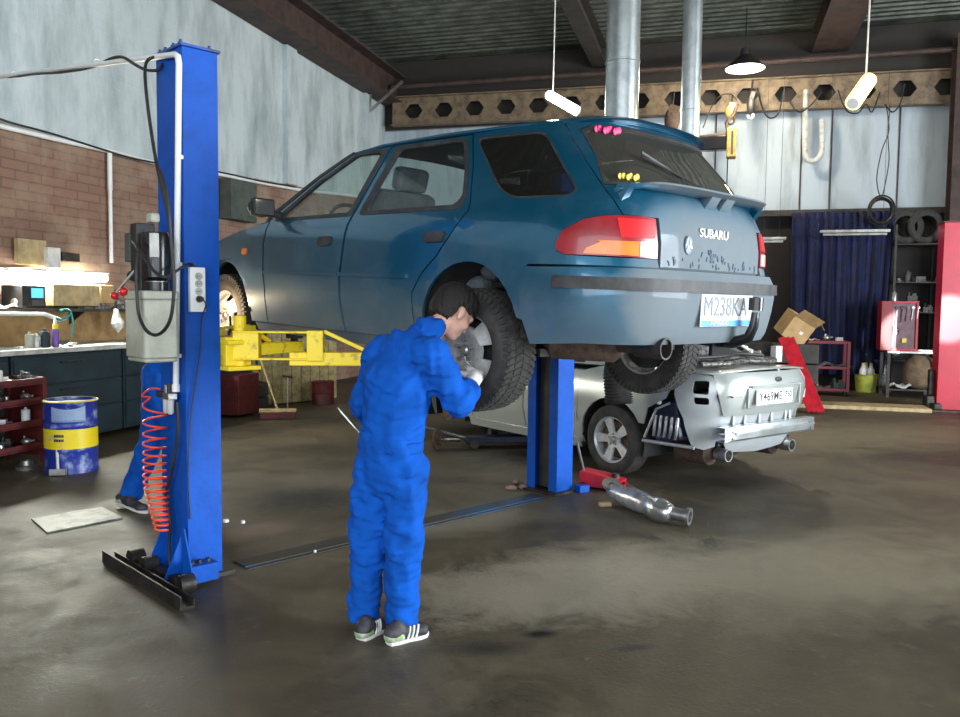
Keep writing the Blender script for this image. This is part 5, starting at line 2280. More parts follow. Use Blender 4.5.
# crash beam with slots
mb = MB()
o2 = [(-.66, .43), (.66, .43), (.66, .545), (-.66, .545)]
hl = [[(y - .03, .50), (y + .03, .52), (y + .035, .505), (y - .025, .485)] for y in (-.56, .56)] + [[(y - .012, .445), (y + .012, .445), (y + .012, .465), (y - .012, .465)] for y in (-.58, .58)]
mb.prism(o2, -1.135, -1.128, lambda a, b, d: (d + .05 * (a / .66) ** 2, a, b), holes=hl)
for z in (.545, .49, .43):
    mb.prism([(-.66, 0), (.66, 0), (.66, .08), (-.66, .08)], z - .003, z + .003, lambda a, b, d: (-1.128 + b + .05 * (a / .66) ** 2, a, d))
mb.prism([(-.66, .49), (.66, .49), (.66, .500), (-.66, .500)], -1.142, -1.135, lambda a, b, d: (d + .05 * (a / .66) ** 2, a, b))
for y in (-.46, .46):
    mb.bb((-1.06, y - .05, .44), (-.94, y + .05, .54))
mb.build('crash_beam', M['zinc'], sc, 30)
for sd in (1, -1):
    mb = MB()
    mb.tube([(-.45, sd * .47, .27), (-.48, sd * .47, .27), (-.80, sd * .47, .28), (-.84, sd * .47, .28)], [.05, .10, .10, .06], 18)
    sl = mb.build('silencer', M['rust'], sc, 40)
    mb = MB()
    mb.lathe([(.044, 0), (.055, .01), (.055, .13), (.046, .13), (.042, .02)], (-.86, sd * .47, .29), (-1, 0, 0), 22)
    mb.build('tail_pipe', M['steel'], sl, 40)
    mb = MB()
    mb.cyl((-.86, sd * .47, .29), (-.91, sd * .47, .29), .043, None, 18)
    mb.build('pipe_bore', M['black'], sl)
mb = MB()
mb.bb((-.9, -.50, .36), (-.42, .50, .75)).bb((-.42, -.50, .24), (3.1, .50, .34)).bb((.3, -.6, .34), (2.4, .6, .92))
mb.build('floor_pan', M['black'], sc)
# what shows where the bumper corner is missing
mb = MB()
mb.box((-.58, .70, .55), (.28, .20, .34), Euler((.1, .2, 0)).to_matrix())
mb.build('inner_liner', M['navy_plastic'], sc, None, .03)
mb = MB()
for k in range(5):
    mb.tube(smoothp([V((-.45 - .06 * k, .80, .42)), V((-.48 - .06 * k, .825, .50)), V((-.47 - .06 * k, .80, .60))], 4), .014, 8)
mb.build('vent_rib', M['foil'], sc, 50)
mb = MB()
mb.tube([(-.36, .84, .37), (-.84, .74, .36)], .016, 8).tube([(-.38, .84, .40), (-.50, .83, .66), (-.62, .80, .72)], .012, 8)
mb.build('edge_rail', M['silver_bare'], sc, 50)
MB().sphere((-.53, .835, .72), (.03, .012, .02)).build('reflector', M['white_plastic'], sc, 50)
wheel(sc, 0, .86, .326, 1, .326, .222, .20, 'alloy', 5, M['rim_silver'], lugs=False)
wheel(sc, 0, -.86, .326, -1, .326, .222, .20, 'alloy', 5, M['rim_silver'], lugs=False)
mb = MB()
mb.lathe([(.03, 0), (.14, 0), (.14, -.024), (.06, -.03), (.03, -.03)], (2.65, .80, .33), (0, 1, 0), 28)
mb.cyl((2.65, .60, .33), (2.65, .83, .33), .05, None, 16)
mb.build('brake_disc', M['rust'], sc, 40)
mb = MB()
mb.bb((2.0, .48, 0), (2.2, .68, .02)).beam((2.1, .58, .0), (2.1, .58, .26), .08, .08)
mb.build('axle_stand', M['dark_metal'], sc)
wheel(sc, 2.65, -.86, .326, -1, .326, .222, .20, 'alloy', 5, M['rim_silver'], lugs=False)
# ================================================================== DUCTS, LAMPS, HANGING GEAR
def duct(px0, px1, py, Y, zb, label):
    c = at((px0 + px1) / 2, py, Y)
    r = (px1 - px0) / 2 / FPX * Y
    t = empty('exhaust_duct', label, 'duct', (c.x, c.y, zb), 0, 'galvanised ducts')
    mb = MB()
    H = HC - .02 - zb
    prof = [(r, 0), (r, H)]
    mb.lathe(prof, (0, 0, 0), (0, 0, 1), 32)
    mb.build('pipe', M['zinc'], t, 40)
    k = 0
    z = .35
    while z < H:
        mb = MB()
        mb.lathe([(r, -.012), (r + .006, -.008), (r + .006, .008), (r, .012)], (0, 0, z), (0, 0, 1), 32)
        mb.build('seam_ring', M['zinc'], t, 50)
        z += 1.1
    mb = MB()
    mb.lathe([(r * .96, .02), (r * .96, .0), (r * 1.03, .0), (r * 1.03, .10), (r, .10)], (0, 0, 0), (0, 0, 1), 32)
    mb.build('collar', M['steel'], t, 50)
    return c, r


dc, dr = duct(606.5, 639, 60, 7.6, 2.3, 'wider galvanised round duct behind the blue car roof')
duct(682.5, 701, 60, 8.1, 2.0, 'narrower galvanised round duct right of the wider one')
# ribbed hose drooping from the wide duct to the silver car
pts = smoothp([V((dc.x, dc.y, 2.3)), V((dc.x, dc.y, 2.0)), at(628, 345, 7.35), at(618, 372, 7.05), at(619, 404, 7.0)], 26)
mb = MB()
rs = [.115 + .010 * (1 if i % 2 else -1) for i in range(len(pts))]
mb.tube(pts, rs, 20)
o = mb.build('ribbed_hose', M['rubber'], None, 80)
tag(o, 'black ribbed rubber hose hanging above the silver car rear wheel', 'hose')

# hanging tube lamp A
def hang_tube(pa, pb, Y, ya, wire, mtl, label, r=.045):
    a, b = at(*pa, Y), at(*pb, Y + ya)
    t = empty('tube_lamp', label, 'lamp', (0, 0, 0), 0, 'hanging tube lamps')
    t.location = a
    mb = MB()
    mb.tube([V((0, 0, 0)), b - a], r, 14)
    mb.build('tube', mtl, t, 50)
    mb = MB()
    d = (b - a).normalized()
    mb.tube([-d * .03, d * .01], r * .8, 14)
    mb.tube([(b - a) - d * .01, (b - a) + d * .015], r * .8, 14)
    mb.build('end_cap', M['white_plastic'], t, 40)
    mb = MB()
    w0 = at(*wire[0], Y) - a
    top = V((w0.x, w0.y, HC - .05 - a.z))
    mb.tube(smoothp([w0, w0.lerp(top, .5) + V((.01, 0, 0)), top], 6), .009, 6)
    mb.build('wire', M['white_dirty'], t, 50)
    return a, b


la = hang_tube((549, 95), (577, 111), 10.5, -.35, [(553, 92)], M['lamp_white'], 'white glowing tube lamp hanging over the blue car roof', .058)
lc = hang_tube((869, 80), (853, 103), 8.5, -.3, [(866, 76)], M['lamp_yellow'], 'yellow glowing tube lamp hanging at the right', .075)
# dome lamp
db = at(745, 69, 15.0)
t = empty('dome_lamp', 'round dome lamp with a white glowing disc below the roof at the back', 'lamp', db)
mb = MB()
rr = 19 / FPX * 15.0
mb.lathe([(rr, 0), (rr * .98, .03), (rr * .6, .14), (rr * .25, .24), (rr * .22, .36), (.001, .37)], (0, 0, 0), (0, 0, 1), 32)
mb.build('shade', M['black'], t, 40)
mb = MB()
mb.lathe([(.001, .005), (rr * .96, .005)], (0, 0, 0), (0, 0, 1), 32)
mb.build('glowing_disc', M['lamp_warm'], t)
mb = MB()
mb.tube([(0, 0, .36), (0, 0, HC - .05 - db.z)], .012, 6)
mb.build('stem', M['dark_metal'], t)

# things hung on the tan girder (hall axes): hoist, hooks, cables
def hang(px, py, v=17.0):
    return on_v(px, py, v)


def rtube(name, pxs, v, r, m, label, cat, group=None, seg=6):
    mb = MB()
    pts = [V(hang(a, b, v)) for a, b in pxs]
    mb.tube(smoothp(pts, 5), r, seg)
    o = mb.build(name, m, None, 60)
    rplace(o)
    tag(o, label, cat, group)
    return o


rtube('cable', [(703, 128), (711, 108), (720, 96), (730, 94), (737, 100)], 16.9, .012, M['black'], 'thin dark cable slung behind the narrow duct at the tan girder', 'cable')
rtube('cable', [(757, 88), (760, 100), (764, 112), (770, 118), (778, 114), (782, 100), (784, 90)], 16.9, .016, M['black'], 'black cable loop hanging from the girder beside the dome lamp glow', 'cable')
rtube('cable', [(788, 98), (794, 108), (801, 112), (812, 104), (822, 92)], 16.9, .014, M['black'], 'shallow dark cable swag on the girder left of the grey flexible hose', 'cable')
rtube('cable', [(838, 90), (846, 110), (858, 113), (866, 104), (872, 112), (880, 92)], 16.9, .014, M['black'], 'dark cable swag on the girder below the yellow tube lamp', 'cable')
rtube('cable', [(885, 104), (892, 112), (900, 104), (905, 84)], 16.9, .016, M['black'], 'short dark cable loop on the girder right of the yellow lamp', 'cable')
rtube('flexible_hose', [(806, 90), (805, 120), (805, 150), (808, 160), (816, 160), (822, 150), (822, 120)], 17.2, .05, M['white_dirty'], 'grey flexible hose hanging in a U against the pale back wall', 'hose', None, 12)
rtube('hanging_wire', [(886, 105), (889, 130), (882, 150), (877, 175), (878, 190), (881, 197)], 16.6, .010, M['black'], 'left hand thin wire holding up the coil of cable', 'wire', 'wires down to the cable coil')
rtube('hanging_wire', [(890, 105), (888, 135), (889, 160), (885, 185), (882, 197)], 16.6, .010, M['black'], 'right hand thin wire holding up the coil of cable', 'wire', 'wires down to the cable coil')
# coil of cable
mb = MB()
c0 = V(hang(881, 211, 16.6))
for k in range(7):
    r1 = .22 + .02 * math.sin(k * 2.3)
    pts = [c0 + V((r1 * math.cos(a) * (.9 + .05 * math.sin(k)), -.06 + .02 * k, r1 * math.sin(a) * 1.05 + .03 * math.sin(k * 1.7))) for a in np.linspace(0, 2 * PI, 26)[:-1]]
    mb.tube(pts, .016, 6, closed=True)
o = mb.build('cable_coil', M['black'], None, 60)
rplace(o)
tag(o, 'round coil of black cable hanging in front of the blue curtain top', 'cable coil')
# hoist trolley with yellow end
ht = empty('chain_hoist', 'black and yellow chain hoist hanging right of the narrow duct', 'hoist')
h0 = hang(701, 148, 16.5)
h1 = hang(727, 130, 16.5)
h3 = hang(737, 158, 16.5)
rplace(ht, h0.x, h0.y, h0.z)
mb = MB()
mb.bb((-.25, -.12, -.06), (h1.x - h0.x, .12, .20))
mb.build('drum', M['black_gloss'], ht, None, .02)
mb = MB()
mb.bb((h1.x - h0.x, -.15, h3.z - h0.z), (h3.x - h0.x - .02, .15, h1.z - h0.z + .02))
b_ = mb.build('end_cover', M['hoist_yellow'], ht, None, .02)
mb = MB()
xm = (h1.x + h3.x) / 2 - h0.x
mb.bb((xm - .02, -.156, h3.z - h0.z + .05), (xm + .02, -.15, h1.z - h0.z - .05))
mb.build('dark_slot', M['black'], b_)
mb = MB()
mb.tube([(xm - .05, 0, .2), (xm - .12, 0, .45), (xm + .02, 0, .62), (xm + .08, 0, .80)], .035, 8)
mb.tube([(-.15, 0, .18), (xm, 0, .24)], .05, 8)
mb.build('hook_chain', M['rust'], ht, 50)
mb = MB()
mb.tube([(xm - .07, 0, h3.z - h0.z), (xm - .075, 0, h3.z - h0.z - 1.3)], .012, 6)
mb.build('pull_cord', M['black'], ht)
for nm, px, py, w_, h_, mt, lb in (('load_hook', 672, 120, .30, .75, 'rust', 'rusty dark load hook hanging left of the narrow duct'), ('chain_block', 731, 112, .22, .45, 'hoist_yellow', 'grimy yellow chain block lashed to the girder above the hoist'),
                                   ('plug_bundle', 751, 104, .16, .62, 'black', 'black and white cable plug bundle hanging on the girder under the dome lamp')):
    c0 = hang(px, py, 16.6)
    t = empty(nm, lb, nm.split('_')[-1])
    rplace(t, c0.x, c0.y, c0.z)
    mb = MB()
    mb.sphere((0, 0, 0), (w_ * .5, .08, h_ * .32), 14, 10)
    mb.box((.02, 0, h_ * .22), (w_ * .6, .12, h_ * .3), Euler((0, .3, 0)).to_matrix())
    mb.build('block', M[mt], t, 50, .01)
    mb = MB()
    pts = [V((w_ * .3 * math.cos(a), 0, -h_ * .36 + w_ * .3 * math.sin(a))) for a in np.linspace(.9 * PI, 2.1 * PI + .5, 14)]
    mb.tube(pts, .022, 8)
    mb.build('hook', M['dark_metal'] if mt != 'black' else M['white_plastic'], t, 50)
    mb = MB()
    mb.tube([(0, 0, h_ * .3), (.02, .1, h_ * .75)], .02, 6)
    mb.build('sling', M['dark_metal'], t)

# ================================================================== BACK OF THE HALL
# blue curtain with folds
cu = MB()
cl, cr_ = hang(792, 213, 16.9), hang(894, 213, 16.9)
ct, cbz = cl.z, .30
nx, nz = 90, 24
vs = []
for j in range(nz + 1):
    tz = j / nz
    for i in range(nx + 1):
        tx = i / nx
        w_ = 1 - .10 * tz * tz
        x = cl.x + (cr_.x - cl.x) * (.5 + (tx - .5) * w_) + .03 * math.sin(tx * 9 + tz * 4) * tz
        y = 16.85 + .05 * math.sin(tx * 42 + 1.2 * math.sin(tz * 3)) * (.35 + tz) + .035 * math.sin(tx * 88 + 2 * tz) * (1 - .5 * tz) - .10 * tz * math.exp(-((tx - .45) / .3) ** 2)
        vs.append((x, y, ct + (cbz - ct) * tz))
cu.add(vs, [(j * (nx + 1) + i, j * (nx + 1) + i + 1, (j + 1) * (nx + 1) + i + 1, (j + 1) * (nx + 1) + i) for j in range(nz) for i in range(nx)])
M['curtain'] = mat('curtain', (.004, .009, .060), (.002, .004, .020), 4, rough=.8)  # blue darkened to carry the shade in the opening
o = cu.build('curtain', M['curtain'], None, 60)
md = o.modifiers.new('solid', 'SOLIDIFY')
md.thickness = .006
rplace(o)
tag(o, 'dark blue fabric curtain hanging in the back wall opening', 'curtain')
# unlit tube fittings hung before the curtain, greyed to carry the shade there
for (xa, xb, py, lb) in ((820, 890, 233, 'unlit grey tube fitting hanging before the blue curtain'), (757, 786, 240, 'unlit grey tube fitting just left of the blue curtain')):
    a, b = hang(xa, py, 16.2), hang(xb, py, 16.2)
    t = empty('tube_fitting', lb, 'lamp')
    rplace(t, a.x, a.y, a.z)
    MB().bb((0, -.05, .0), (b.x - a.x, .05, .05)).build('housing', M['white_dirty'], t, None, .01)
    MB().cyl((.05, 0, -.03), (b.x - a.x - .05, 0, -.03), .022, None, 12).build('tube', M['white_dirty'], t, 50)
    mb = MB()
    for k in (.12, b.x - a.x - .12):
        mb.cyl((k, 0, .05), (k, .0, 3.0), .004, None, 5)
    mb.build('hanger', M['black'], t)


def junk(kind, c, s, parent=None, label=None, cat=None, group=None, rz=0.):
    """small workshop objects of different shapes"""
    mb = MB()
    if kind == 'box':
        mb.box((0, 0, s * .35), (s * 1.2, s * .8, s * .7))
        mt, nm = M['paper'], 'small_box'
    elif kind == 'can':
        mb.lathe([(.001, 0), (s * .4, 0), (s * .4, s * 1.2), (s * .34, s * 1.28), (s * .15, s * 1.3), (s * .12, s * 1.5), (.001, s * 1.5)], (0, 0, 0), (0, 0, 1), 18)
        mt, nm = M['steel'], 'can'
    elif kind == 'gear':
        mb.lathe([(s * .2, 0), (s * .6, 0), (s * .62, s * .2), (s * .35, s * .25), (s * .33, s * .5), (s * .2, s * .5)], (0, 0, 0), (0, 0, 1), 20, close=True)
        mt, nm = M['steel'], 'hub_ring'
    elif kind == 'pump':
        mb.sphere((0, 0, s * .4), (s * .5, s * .4, s * .4), 14, 10).cyl((0, 0, s * .4), (s * .8, 0, s * .5), s * .2, s * .14, 12).cyl((-s * .2, 0, s * .5), (-s * .2, 0, s * .95), s * .12, None, 10)
        mt, nm = M['junk'], 'pump_housing'
    elif kind == 'bar':
        mb.beam((-s * 1.4, 0, s * .12), (s * 1.4, s * .2, s * .12), s * .2, s * .2).cyl((s * 1.4, s * .2, 0), (s * 1.4, s * .2, s * .3), s * .28, None, 10)
        mt, nm = M['steel'], 'ratchet_handle'
    elif kind == 'block':
        mb.box((0, 0, s * .3), (s, s * .8, s * .6)).box((s * .2, 0, s * .7), (s * .4, s * .5, s * .35)).cyl((-s * .3, 0, s * .6), (-s * .3, 0, s), s * .16, None, 10)
        mt, nm = M['dark_metal'], 'engine_part'
    elif kind == 'rag':
        n = 8
        vs = []
        for i in range(n + 1):
            for j in range(n + 1):
                x, y = (i / n - .5), (j / n - .5)
                vs.append((x * s * 2.4, y * s * 1.6, s * .25 * (1.05 + math.sin(x * 9 + y * 4) * math.cos(y * 8 - x * 3)) * (1 - (x * x + y * y) * 1.2)))
        mb.add(vs, [(i * (n + 1) + j, i * (n + 1) + j + 1, (i + 1) * (n + 1) + j + 1, (i + 1) * (n + 1) + j) for i in range(n) for j in range(n)])
        mt, nm = M['paper'], 'rag'
    o = mb.build(nm, mt, parent, 45, 0)
    o.location = c
    o.rotation_euler = (0, 0, rz)
    if label:
        tag(o, label, cat or nm.replace('_', ' '), group)
    return o


def rjunk(kind, u, v, z, s, label, cat=None, group=None, rz=0., m=None):
    o = junk(kind, R(u, v, z), s, None, label, cat, group, ROT + rz)
    if m is not None:
        o.data.materials[0] = m
    return o


# steel rack along the back wall behind the red post
def rack(name, label, u0, u1, v0, v1, zs, m, zt):
    t = empty(name, label, 'shelf')
    rplace(t, u0, v0, 0)
    for x in (0, u1 - u0):
        for y in (0, v1 - v0):
            MB().bb((x - .02, y - .02, 0), (x + .02, y + .02, zt)).build('upright', m, t)
    for z in zs:
        MB().bb((0, 0, z - .02), (u1 - u0, v1 - v0, z)).build('shelf_board', m, t)
    return t


ra = hang(896, 240, 16.7)
rb = hang(943, 240, 16.7)
rack('storage_rack', 'dark steel storage rack with parts and tyres behind the red post', ra.x, rb.x, 16.7, 17.4, (.6, 1.5, 2.05, 2.75), M['beam_dark'], 3.1)
random.seed(11)
M['shaded_parts'] = mat('shaded_parts', (.10, .095, .09), (.02, .02, .02), 12, rough=.6)  # dim light at the back put into the rack parts' colour
kinds = ['block', 'pump', 'gear', 'can', 'box', 'bar']
wds = {'block': 'dark metal engine part', 'pump': 'rounded metal pump housing', 'gear': 'steel hub ring', 'can': 'steel can', 'box': 'pale small box', 'bar': 'steel ratchet bar', 'rag': 'crumpled rag'}
posn = ['at the left end', 'second from the left', 'in the middle', 'right of the middle', 'second from the right', 'at the right end']
for (z, nm) in ((1.5, 'lower board'), (2.05, 'middle board')):
    for k in range(6):
        kd = kinds[(k + int(z * 10)) % 6]
        rjunk(kd, ra.x + .10 + k * .18, 16.9 + .1 * (k % 2), z, .15, '%s on the %s of the back rack, %s' % (wds[kd], nm, posn[k]), None, 'parts on the dark back rack', random.uniform(-1, 1), M['shaded_parts' if k % 3 else 'junk'])
# tyres
def tyre_thing(label, loc, rot, Rt=.31, w=.19, group=None):
    t = empty('tyre', label, 'tyre', loc, 0, group)
    t.rotation_euler = rot
    mb = MB()
    tyre_mesh(mb, (0, 0, 0), (0, 0, 1), Rt, Rt * .62, w, False) if False else None
    mb.lathe([(Rt * .62, 0), (Rt * .72, .012), (Rt - .03, .006), (Rt - .004, -.02), (Rt, -w / 2), (Rt - .004, -w + .02), (Rt - .03, -w - .006), (Rt * .72, -w - .012), (Rt * .62, -w), (Rt * .60, -w / 2)], (0, 0, w / 2), (0, 0, 1), 36, close=True)
    mb.build('casing', M['rubber'], t, 40)
    mb = MB()
    for rr_ in (-.05, 0, .05):
        mb.lathe([(Rt - .002, rr_ - .004), (Rt + .003, rr_), (Rt - .002, rr_ + .004)], (0, 0, 0), (0, 0, 1), 36)
    mb.build('tread', M['rubber'], t, 40)
    return t


for k, (px, py) in enumerate(((905, 215), (925, 214))):
    c = hang(px, py, 17.0)
    tyre_thing(['black tyre on top of the back rack, nearer the coil of cable', 'black tyre on top of the back rack, nearer the red post'][k], R(c.x, 17.0, 3.08), (PI / 2, 0, ROT + .1), .32, .2, 'tyres on top of the back rack')
for k in range(4):
    tyre_thing('black tyre in the dark opening between car and curtain, %s' % ['lowest', 'second from below', 'third from below', 'topmost'][k], R(.75, 16.9, .12 + k * .22), (0, 0, k * .7), .33, .2, 'tyres left of the curtain')
# red tool cabinet with spanners on its side, on a steel table
ta, tb = hang(884, 350, 16.0), hang(934, 350, 16.0)
zt = ta.z
tt = empty('steel_table', 'grey steel table under the red tool cabinet by the red post', 'table')
rplace(tt, ta.x, 15.7, 0)
W = tb.x - ta.x
MB().bb((0, 0, zt - .04), (W, .7, zt)).build('table_top', M['steel'], tt, None, .004)
for x in (.03, W - .03):
    for y in (.03, .67):
        MB().bb((x - .025, y - .025, 0), (x + .025, y + .025, zt - .04)).build('leg', M['dark_metal'], tt)
MB().bb((.03, .05, .12), (W - .03, .65, .15)).build('lower_shelf', M['dark_metal'], tt)
ca, cb_ = hang(882, 301, 15.9), hang(917, 348, 15.9)
cab = empty('tool_cabinet', 'red tool cabinet with spanners clipped on its open board', 'cabinet')
rplace(cab, ca.x, 15.9, zt)
Wc, Hc_ = cb_.x - ca.x, ca.z - zt
MB().bb((0, 0, 0), (.18, .4, Hc_)).build('side', mat('cabinet_red', (.26, .01, .02), (.18, .01, .015), 6, rough=.45), cab, None, .006)
mb = MB()
mb.bb((.18, .02, .04), (Wc - .02, .36, Hc_ - .03))
mb.build('board', mat('cab_board', (.20, .10, .13), (.10, .05, .06), 7, rough=.5), cab)
mb = MB()
mb.bb((.18, -.01, 0), (Wc, .02, .04)).bb((.18, -.01, Hc_ - .04), (Wc, .02, Hc_)).bb((Wc - .035, -.01, 0), (Wc, .4, Hc_))
mb.build('door_frame', M['red_paint'], cab, None, .004)
for k in range(5):
    mb = MB()
    x = .25 + k * .085
    hh = .40 - .035 * k
    mb.beam((x, .0, Hc_ - .12), (x - .02, .0, Hc_ - .12 - hh * .7), .012, .022, (0, 1, 0))
    mb.cyl((x, -.008, Hc_ - .11), (x, .006, Hc_ - .11), .026, None, 10)
    mb.build('spanner', M['chrome'], cab, 40)
mb = MB()
mb.box((.22, -.0, Hc_ * .42), (.05, .02, .16)).box((.27, -.0, Hc_ * .38), (.05, .02, .10))
mb.build('socket_set', M['chrome'], cab)
mb = MB()
mb.box((.38, .0, .18), (.08, .03, .08))
mb.build('yellow_tag', M['yellow_plastic'], cab, None, .01)
rjunk('can', ta.x + .15, 16.1, zt + Hc_, .12, 'steel can standing on the red tool cabinet')
rjunk('block', ta.x + .42, 16.05, zt + Hc_, .16, 'dark metal engine part lying on the red tool cabinet')
rjunk('bar', tb.x - .15, 15.9, zt, .09, 'steel ratchet bar on the steel table right of the cabinet')
# sack and bag under the table
sk = fl(920, 389)
s_ = sdf_mesh('sack', [('e', (0, 0, .30), (.30, .22, .30)), ('e', (.05, 0, .12), (.33, .25, .14)), ('c', (-.05, 0, .5), (-.08, 0, .60), .10, .05)], .03, mat('sackcloth', (.22, .15, .09), (.12, .08, .05), 8, rough=.9), None, .06)
s_.location = R(ta.x + W * .72, 15.95, .16)
tag(s_, 'brown sack slumped under the steel table', 'sack')
b_ = junk('rag', R(ta.x + .32, 15.9, .16), .22, None, 'crumpled white paper under the steel table, left side', 'paper', None, .3)
# red trolley
ra_, rb_ = on_f(807, 386), on_f(850, 386)
M['trolley_red'] = mat('trolley_red', (.28, .012, .03), (.16, .01, .02), 7, rough=.45)  # darker red, holding the shade before the curtain in its colour
rt = empty('tool_trolley', 'red two shelf trolley loaded with wrapped parts before the curtain', 'trolley')
u0 = hang(807, 384, 15.6).x
u1 = hang(849, 384, 15.6).x
zt_ = hang(820, 341, 15.6).z
rplace(rt, u0, 15.6, 0)
Wt = u1 - u0
for x in (.02, Wt - .02):
    for y in (.02, .48):
        MB().bb((x - .025, y - .025, .08), (x + .025, y + .025, zt_)).build('post', M['trolley_red'], rt)
        mb = MB()
        mb.cyl((x - .015, y, .045), (x + .015, y, .045), .045, None, 12)
        mb.build('castor', M['black'], rt, 40)
for z in (.13, .52, zt_):
    mb = MB()
    mb.bb((0, 0, z - .05), (Wt, .02, z)).bb((0, .48, z - .05), (Wt, .5, z)).bb((0, 0, z - .05), (.02, .5, z)).bb((Wt - .02, 0, z - .05), (Wt, .5, z)).bb((0, 0, z - .05), (Wt, .5, z - .04))
    mb.build('tray', M['trolley_red'], rt)
for (dx, z, kd, s1, lb, mt) in ((.12, .095, 'box', .16, 'brown box on the bottom tray of the red trolley', 'cardboard'), (.42, .095, 'rag', .16, 'crumpled foil on the bottom tray of the red trolley', 'foil'), (.62, .095, 'block', .2, 'dark engine part on the bottom tray of the red trolley', 'green_grey'),
                                (.30, .485, 'rag', .24, 'large plastic wrapped bundle on the middle tray of the red trolley', 'foil'), (.64, .485, 'rag', .16, 'small plastic wrapped bundle on the middle tray of the red trolley', 'foil'),
                                (.12, zt_, 'rag', .08, 'white rag at the left on the red trolley top', 'paper'), (.38, zt_, 'pump', .13, 'metal pump housing on the red trolley top', 'zinc'), (.62, zt_, 'box', .09, 'small pale box on the red trolley top', 'paper')):
    rjunk(kd, u0 + dx * Wt / .8, 15.85, z, s1, lb, None, 'load of the red trolley', .3, M[mt])
# bucket with bottles, foil bag
bc0 = on_f(861, 389)
bk = empty('bucket', 'yellow green bucket holding white bottles beside the red trolley', 'bucket')
rplace(bk, bc0.x, bc0.y - .5, 0)
MB().lathe([(.001, 0), (.17, 0), (.20, .32), (.215, .33), (.19, .31), (.16, .02), (.001, .02)], (0, 0, 0), (0, 0, 1), 28).build('bucket_body', M['olive_yellow'], bk, 40)
mb = MB()
mb.tube([V((.205 * math.cos(a), .205 * math.sin(a) * .3 - .1, .32 - .12 * abs(math.sin(a)))) for a in np.linspace(PI, 2 * PI, 14)], .006, 6)
mb.build('handle', M['steel'], bk, 50)
for k, (dx, dy) in enumerate(((-.07, -.05), (.07, -.04), (0, .08))):
    t = empty('bottle', 'white bottle standing in the yellow bucket, %s' % ['left one', 'right one', 'rear one'][k], 'bottle', (0, 0, 0), 0, 'bottles in the bucket')
    rplace(t, bc0.x + dx, bc0.y - .5 + dy, .05)
    MB().lathe([(.001, 0), (.055, 0), (.06, .02), (.06, .36), (.03, .42), (.025, .45), (.001, .45)], (0, 0, 0), (0, 0, 1), 18).build('bottle_body', M['paper'], t, 45)
    MB().cyl((0, 0, .45), (0, 0, .49), .028, None, 12).build('cap', M['olive_yellow'], t, 40)
fb_ = sdf_mesh('foil_bag', [('e', (0, 0, .22), (.15, .11, .24)), ('c', (0, 0, .42), (.04, 0, .56), .08, .04)], .02, M['foil'], None, .05, warp=folds(30, .03, 4, 5))
fbp = on_f(877, 388)
rplace(fb_, fbp.x + .05, fbp.y - .3, 0)
tag(fb_, 'shiny grey foil bag standing right of the yellow bucket', 'bag')
# cardboard box on crate pile, red loading ramp
cbx = hang(795, 327, 14.2)
cr0 = empty('cardboard_box', 'open brown cardboard box tipped on a dark pile behind the silver car', 'box')
rplace(cr0, cbx.x, 14.2, cbx.z)
cr0.rotation_euler = Euler((.3, .5, ROT + .4))
mb = MB()
s = .20
mb.box((0, 0, -s), (2 * s, 2 * s, .008)).box((-s, 0, 0), (.008, 2 * s, 2 * s)).box((s, 0, 0), (.008, 2 * s, 2 * s)).box((0, s, 0), (2 * s, .008, 2 * s)).box((0, -s, 0), (2 * s, .008, 2 * s))
mb.build('carton', M['cardboard'], cr0)
for a, ax in ((.0, 0), (1, 1)):
    mb = MB()
    mb.box((0, -s * 1.35, s * 1.2) if ax == 0 else (s * 1.3, 0, s * 1.25), (2 * s, .006, .22) if ax == 0 else (.20, 2 * s, .006), Euler((.7, 0, 0)).to_matrix() if ax == 0 else Euler((0, .5, 0)).to_matrix())
    mb.build('flap', M['cardboard'], cr0)
MB().box((.05, -s - .006, -.02), (.06, .004, .05)).build('sticker', M['paper'], cr0)
pl_ = MB()
cpt = on_f(795, 386)
z1 = cbx.z - .26
for k in range(3):
    pl_.bb((-.35, -.3, k * z1 / 3 + .01), (.35, .3, (k + 1) * z1 / 3 - .01))
o = pl_.build('crate_stack', M['beam_dark'], None, None, .01)
rplace(o, cbx.x, 14.25, 0)
tag(o, 'dark stack of crates carrying the tipped cardboard box', 'crates')
mb = MB()
a, b = V(hang(786, 338, 13.6)), V(hang(800, 372, 13.2))
b = a + (b - a) * ((a.z - .04) / (a.z - b.z))
for off in (-.07, 0, .07):
    mb.beam(a + V((off, 0, 0)), b + V((off, 0, 0)), .10, .045, (0, 1, 0))
o = mb.build('ramp', M['red_paint'], None, None, .005)
rplace(o)
tag(o, 'red ribbed steel ramp leaning behind the silver car right corner', 'ramp')
# plank on the floor (kerb)
mb = MB()
k0, k1 = on_f(806, 407), on_f(925, 413)
mb.bb((-.2, -.12, 0), (k1.x - k0.x + .1, .42, .06))
o = mb.build('floor_plank', M['wood_pale'], None, None, .008)
rplace(o, k0.x, k0.y, 0)
tag(o, 'pale worn plank lying on the floor before the red post', 'plank')

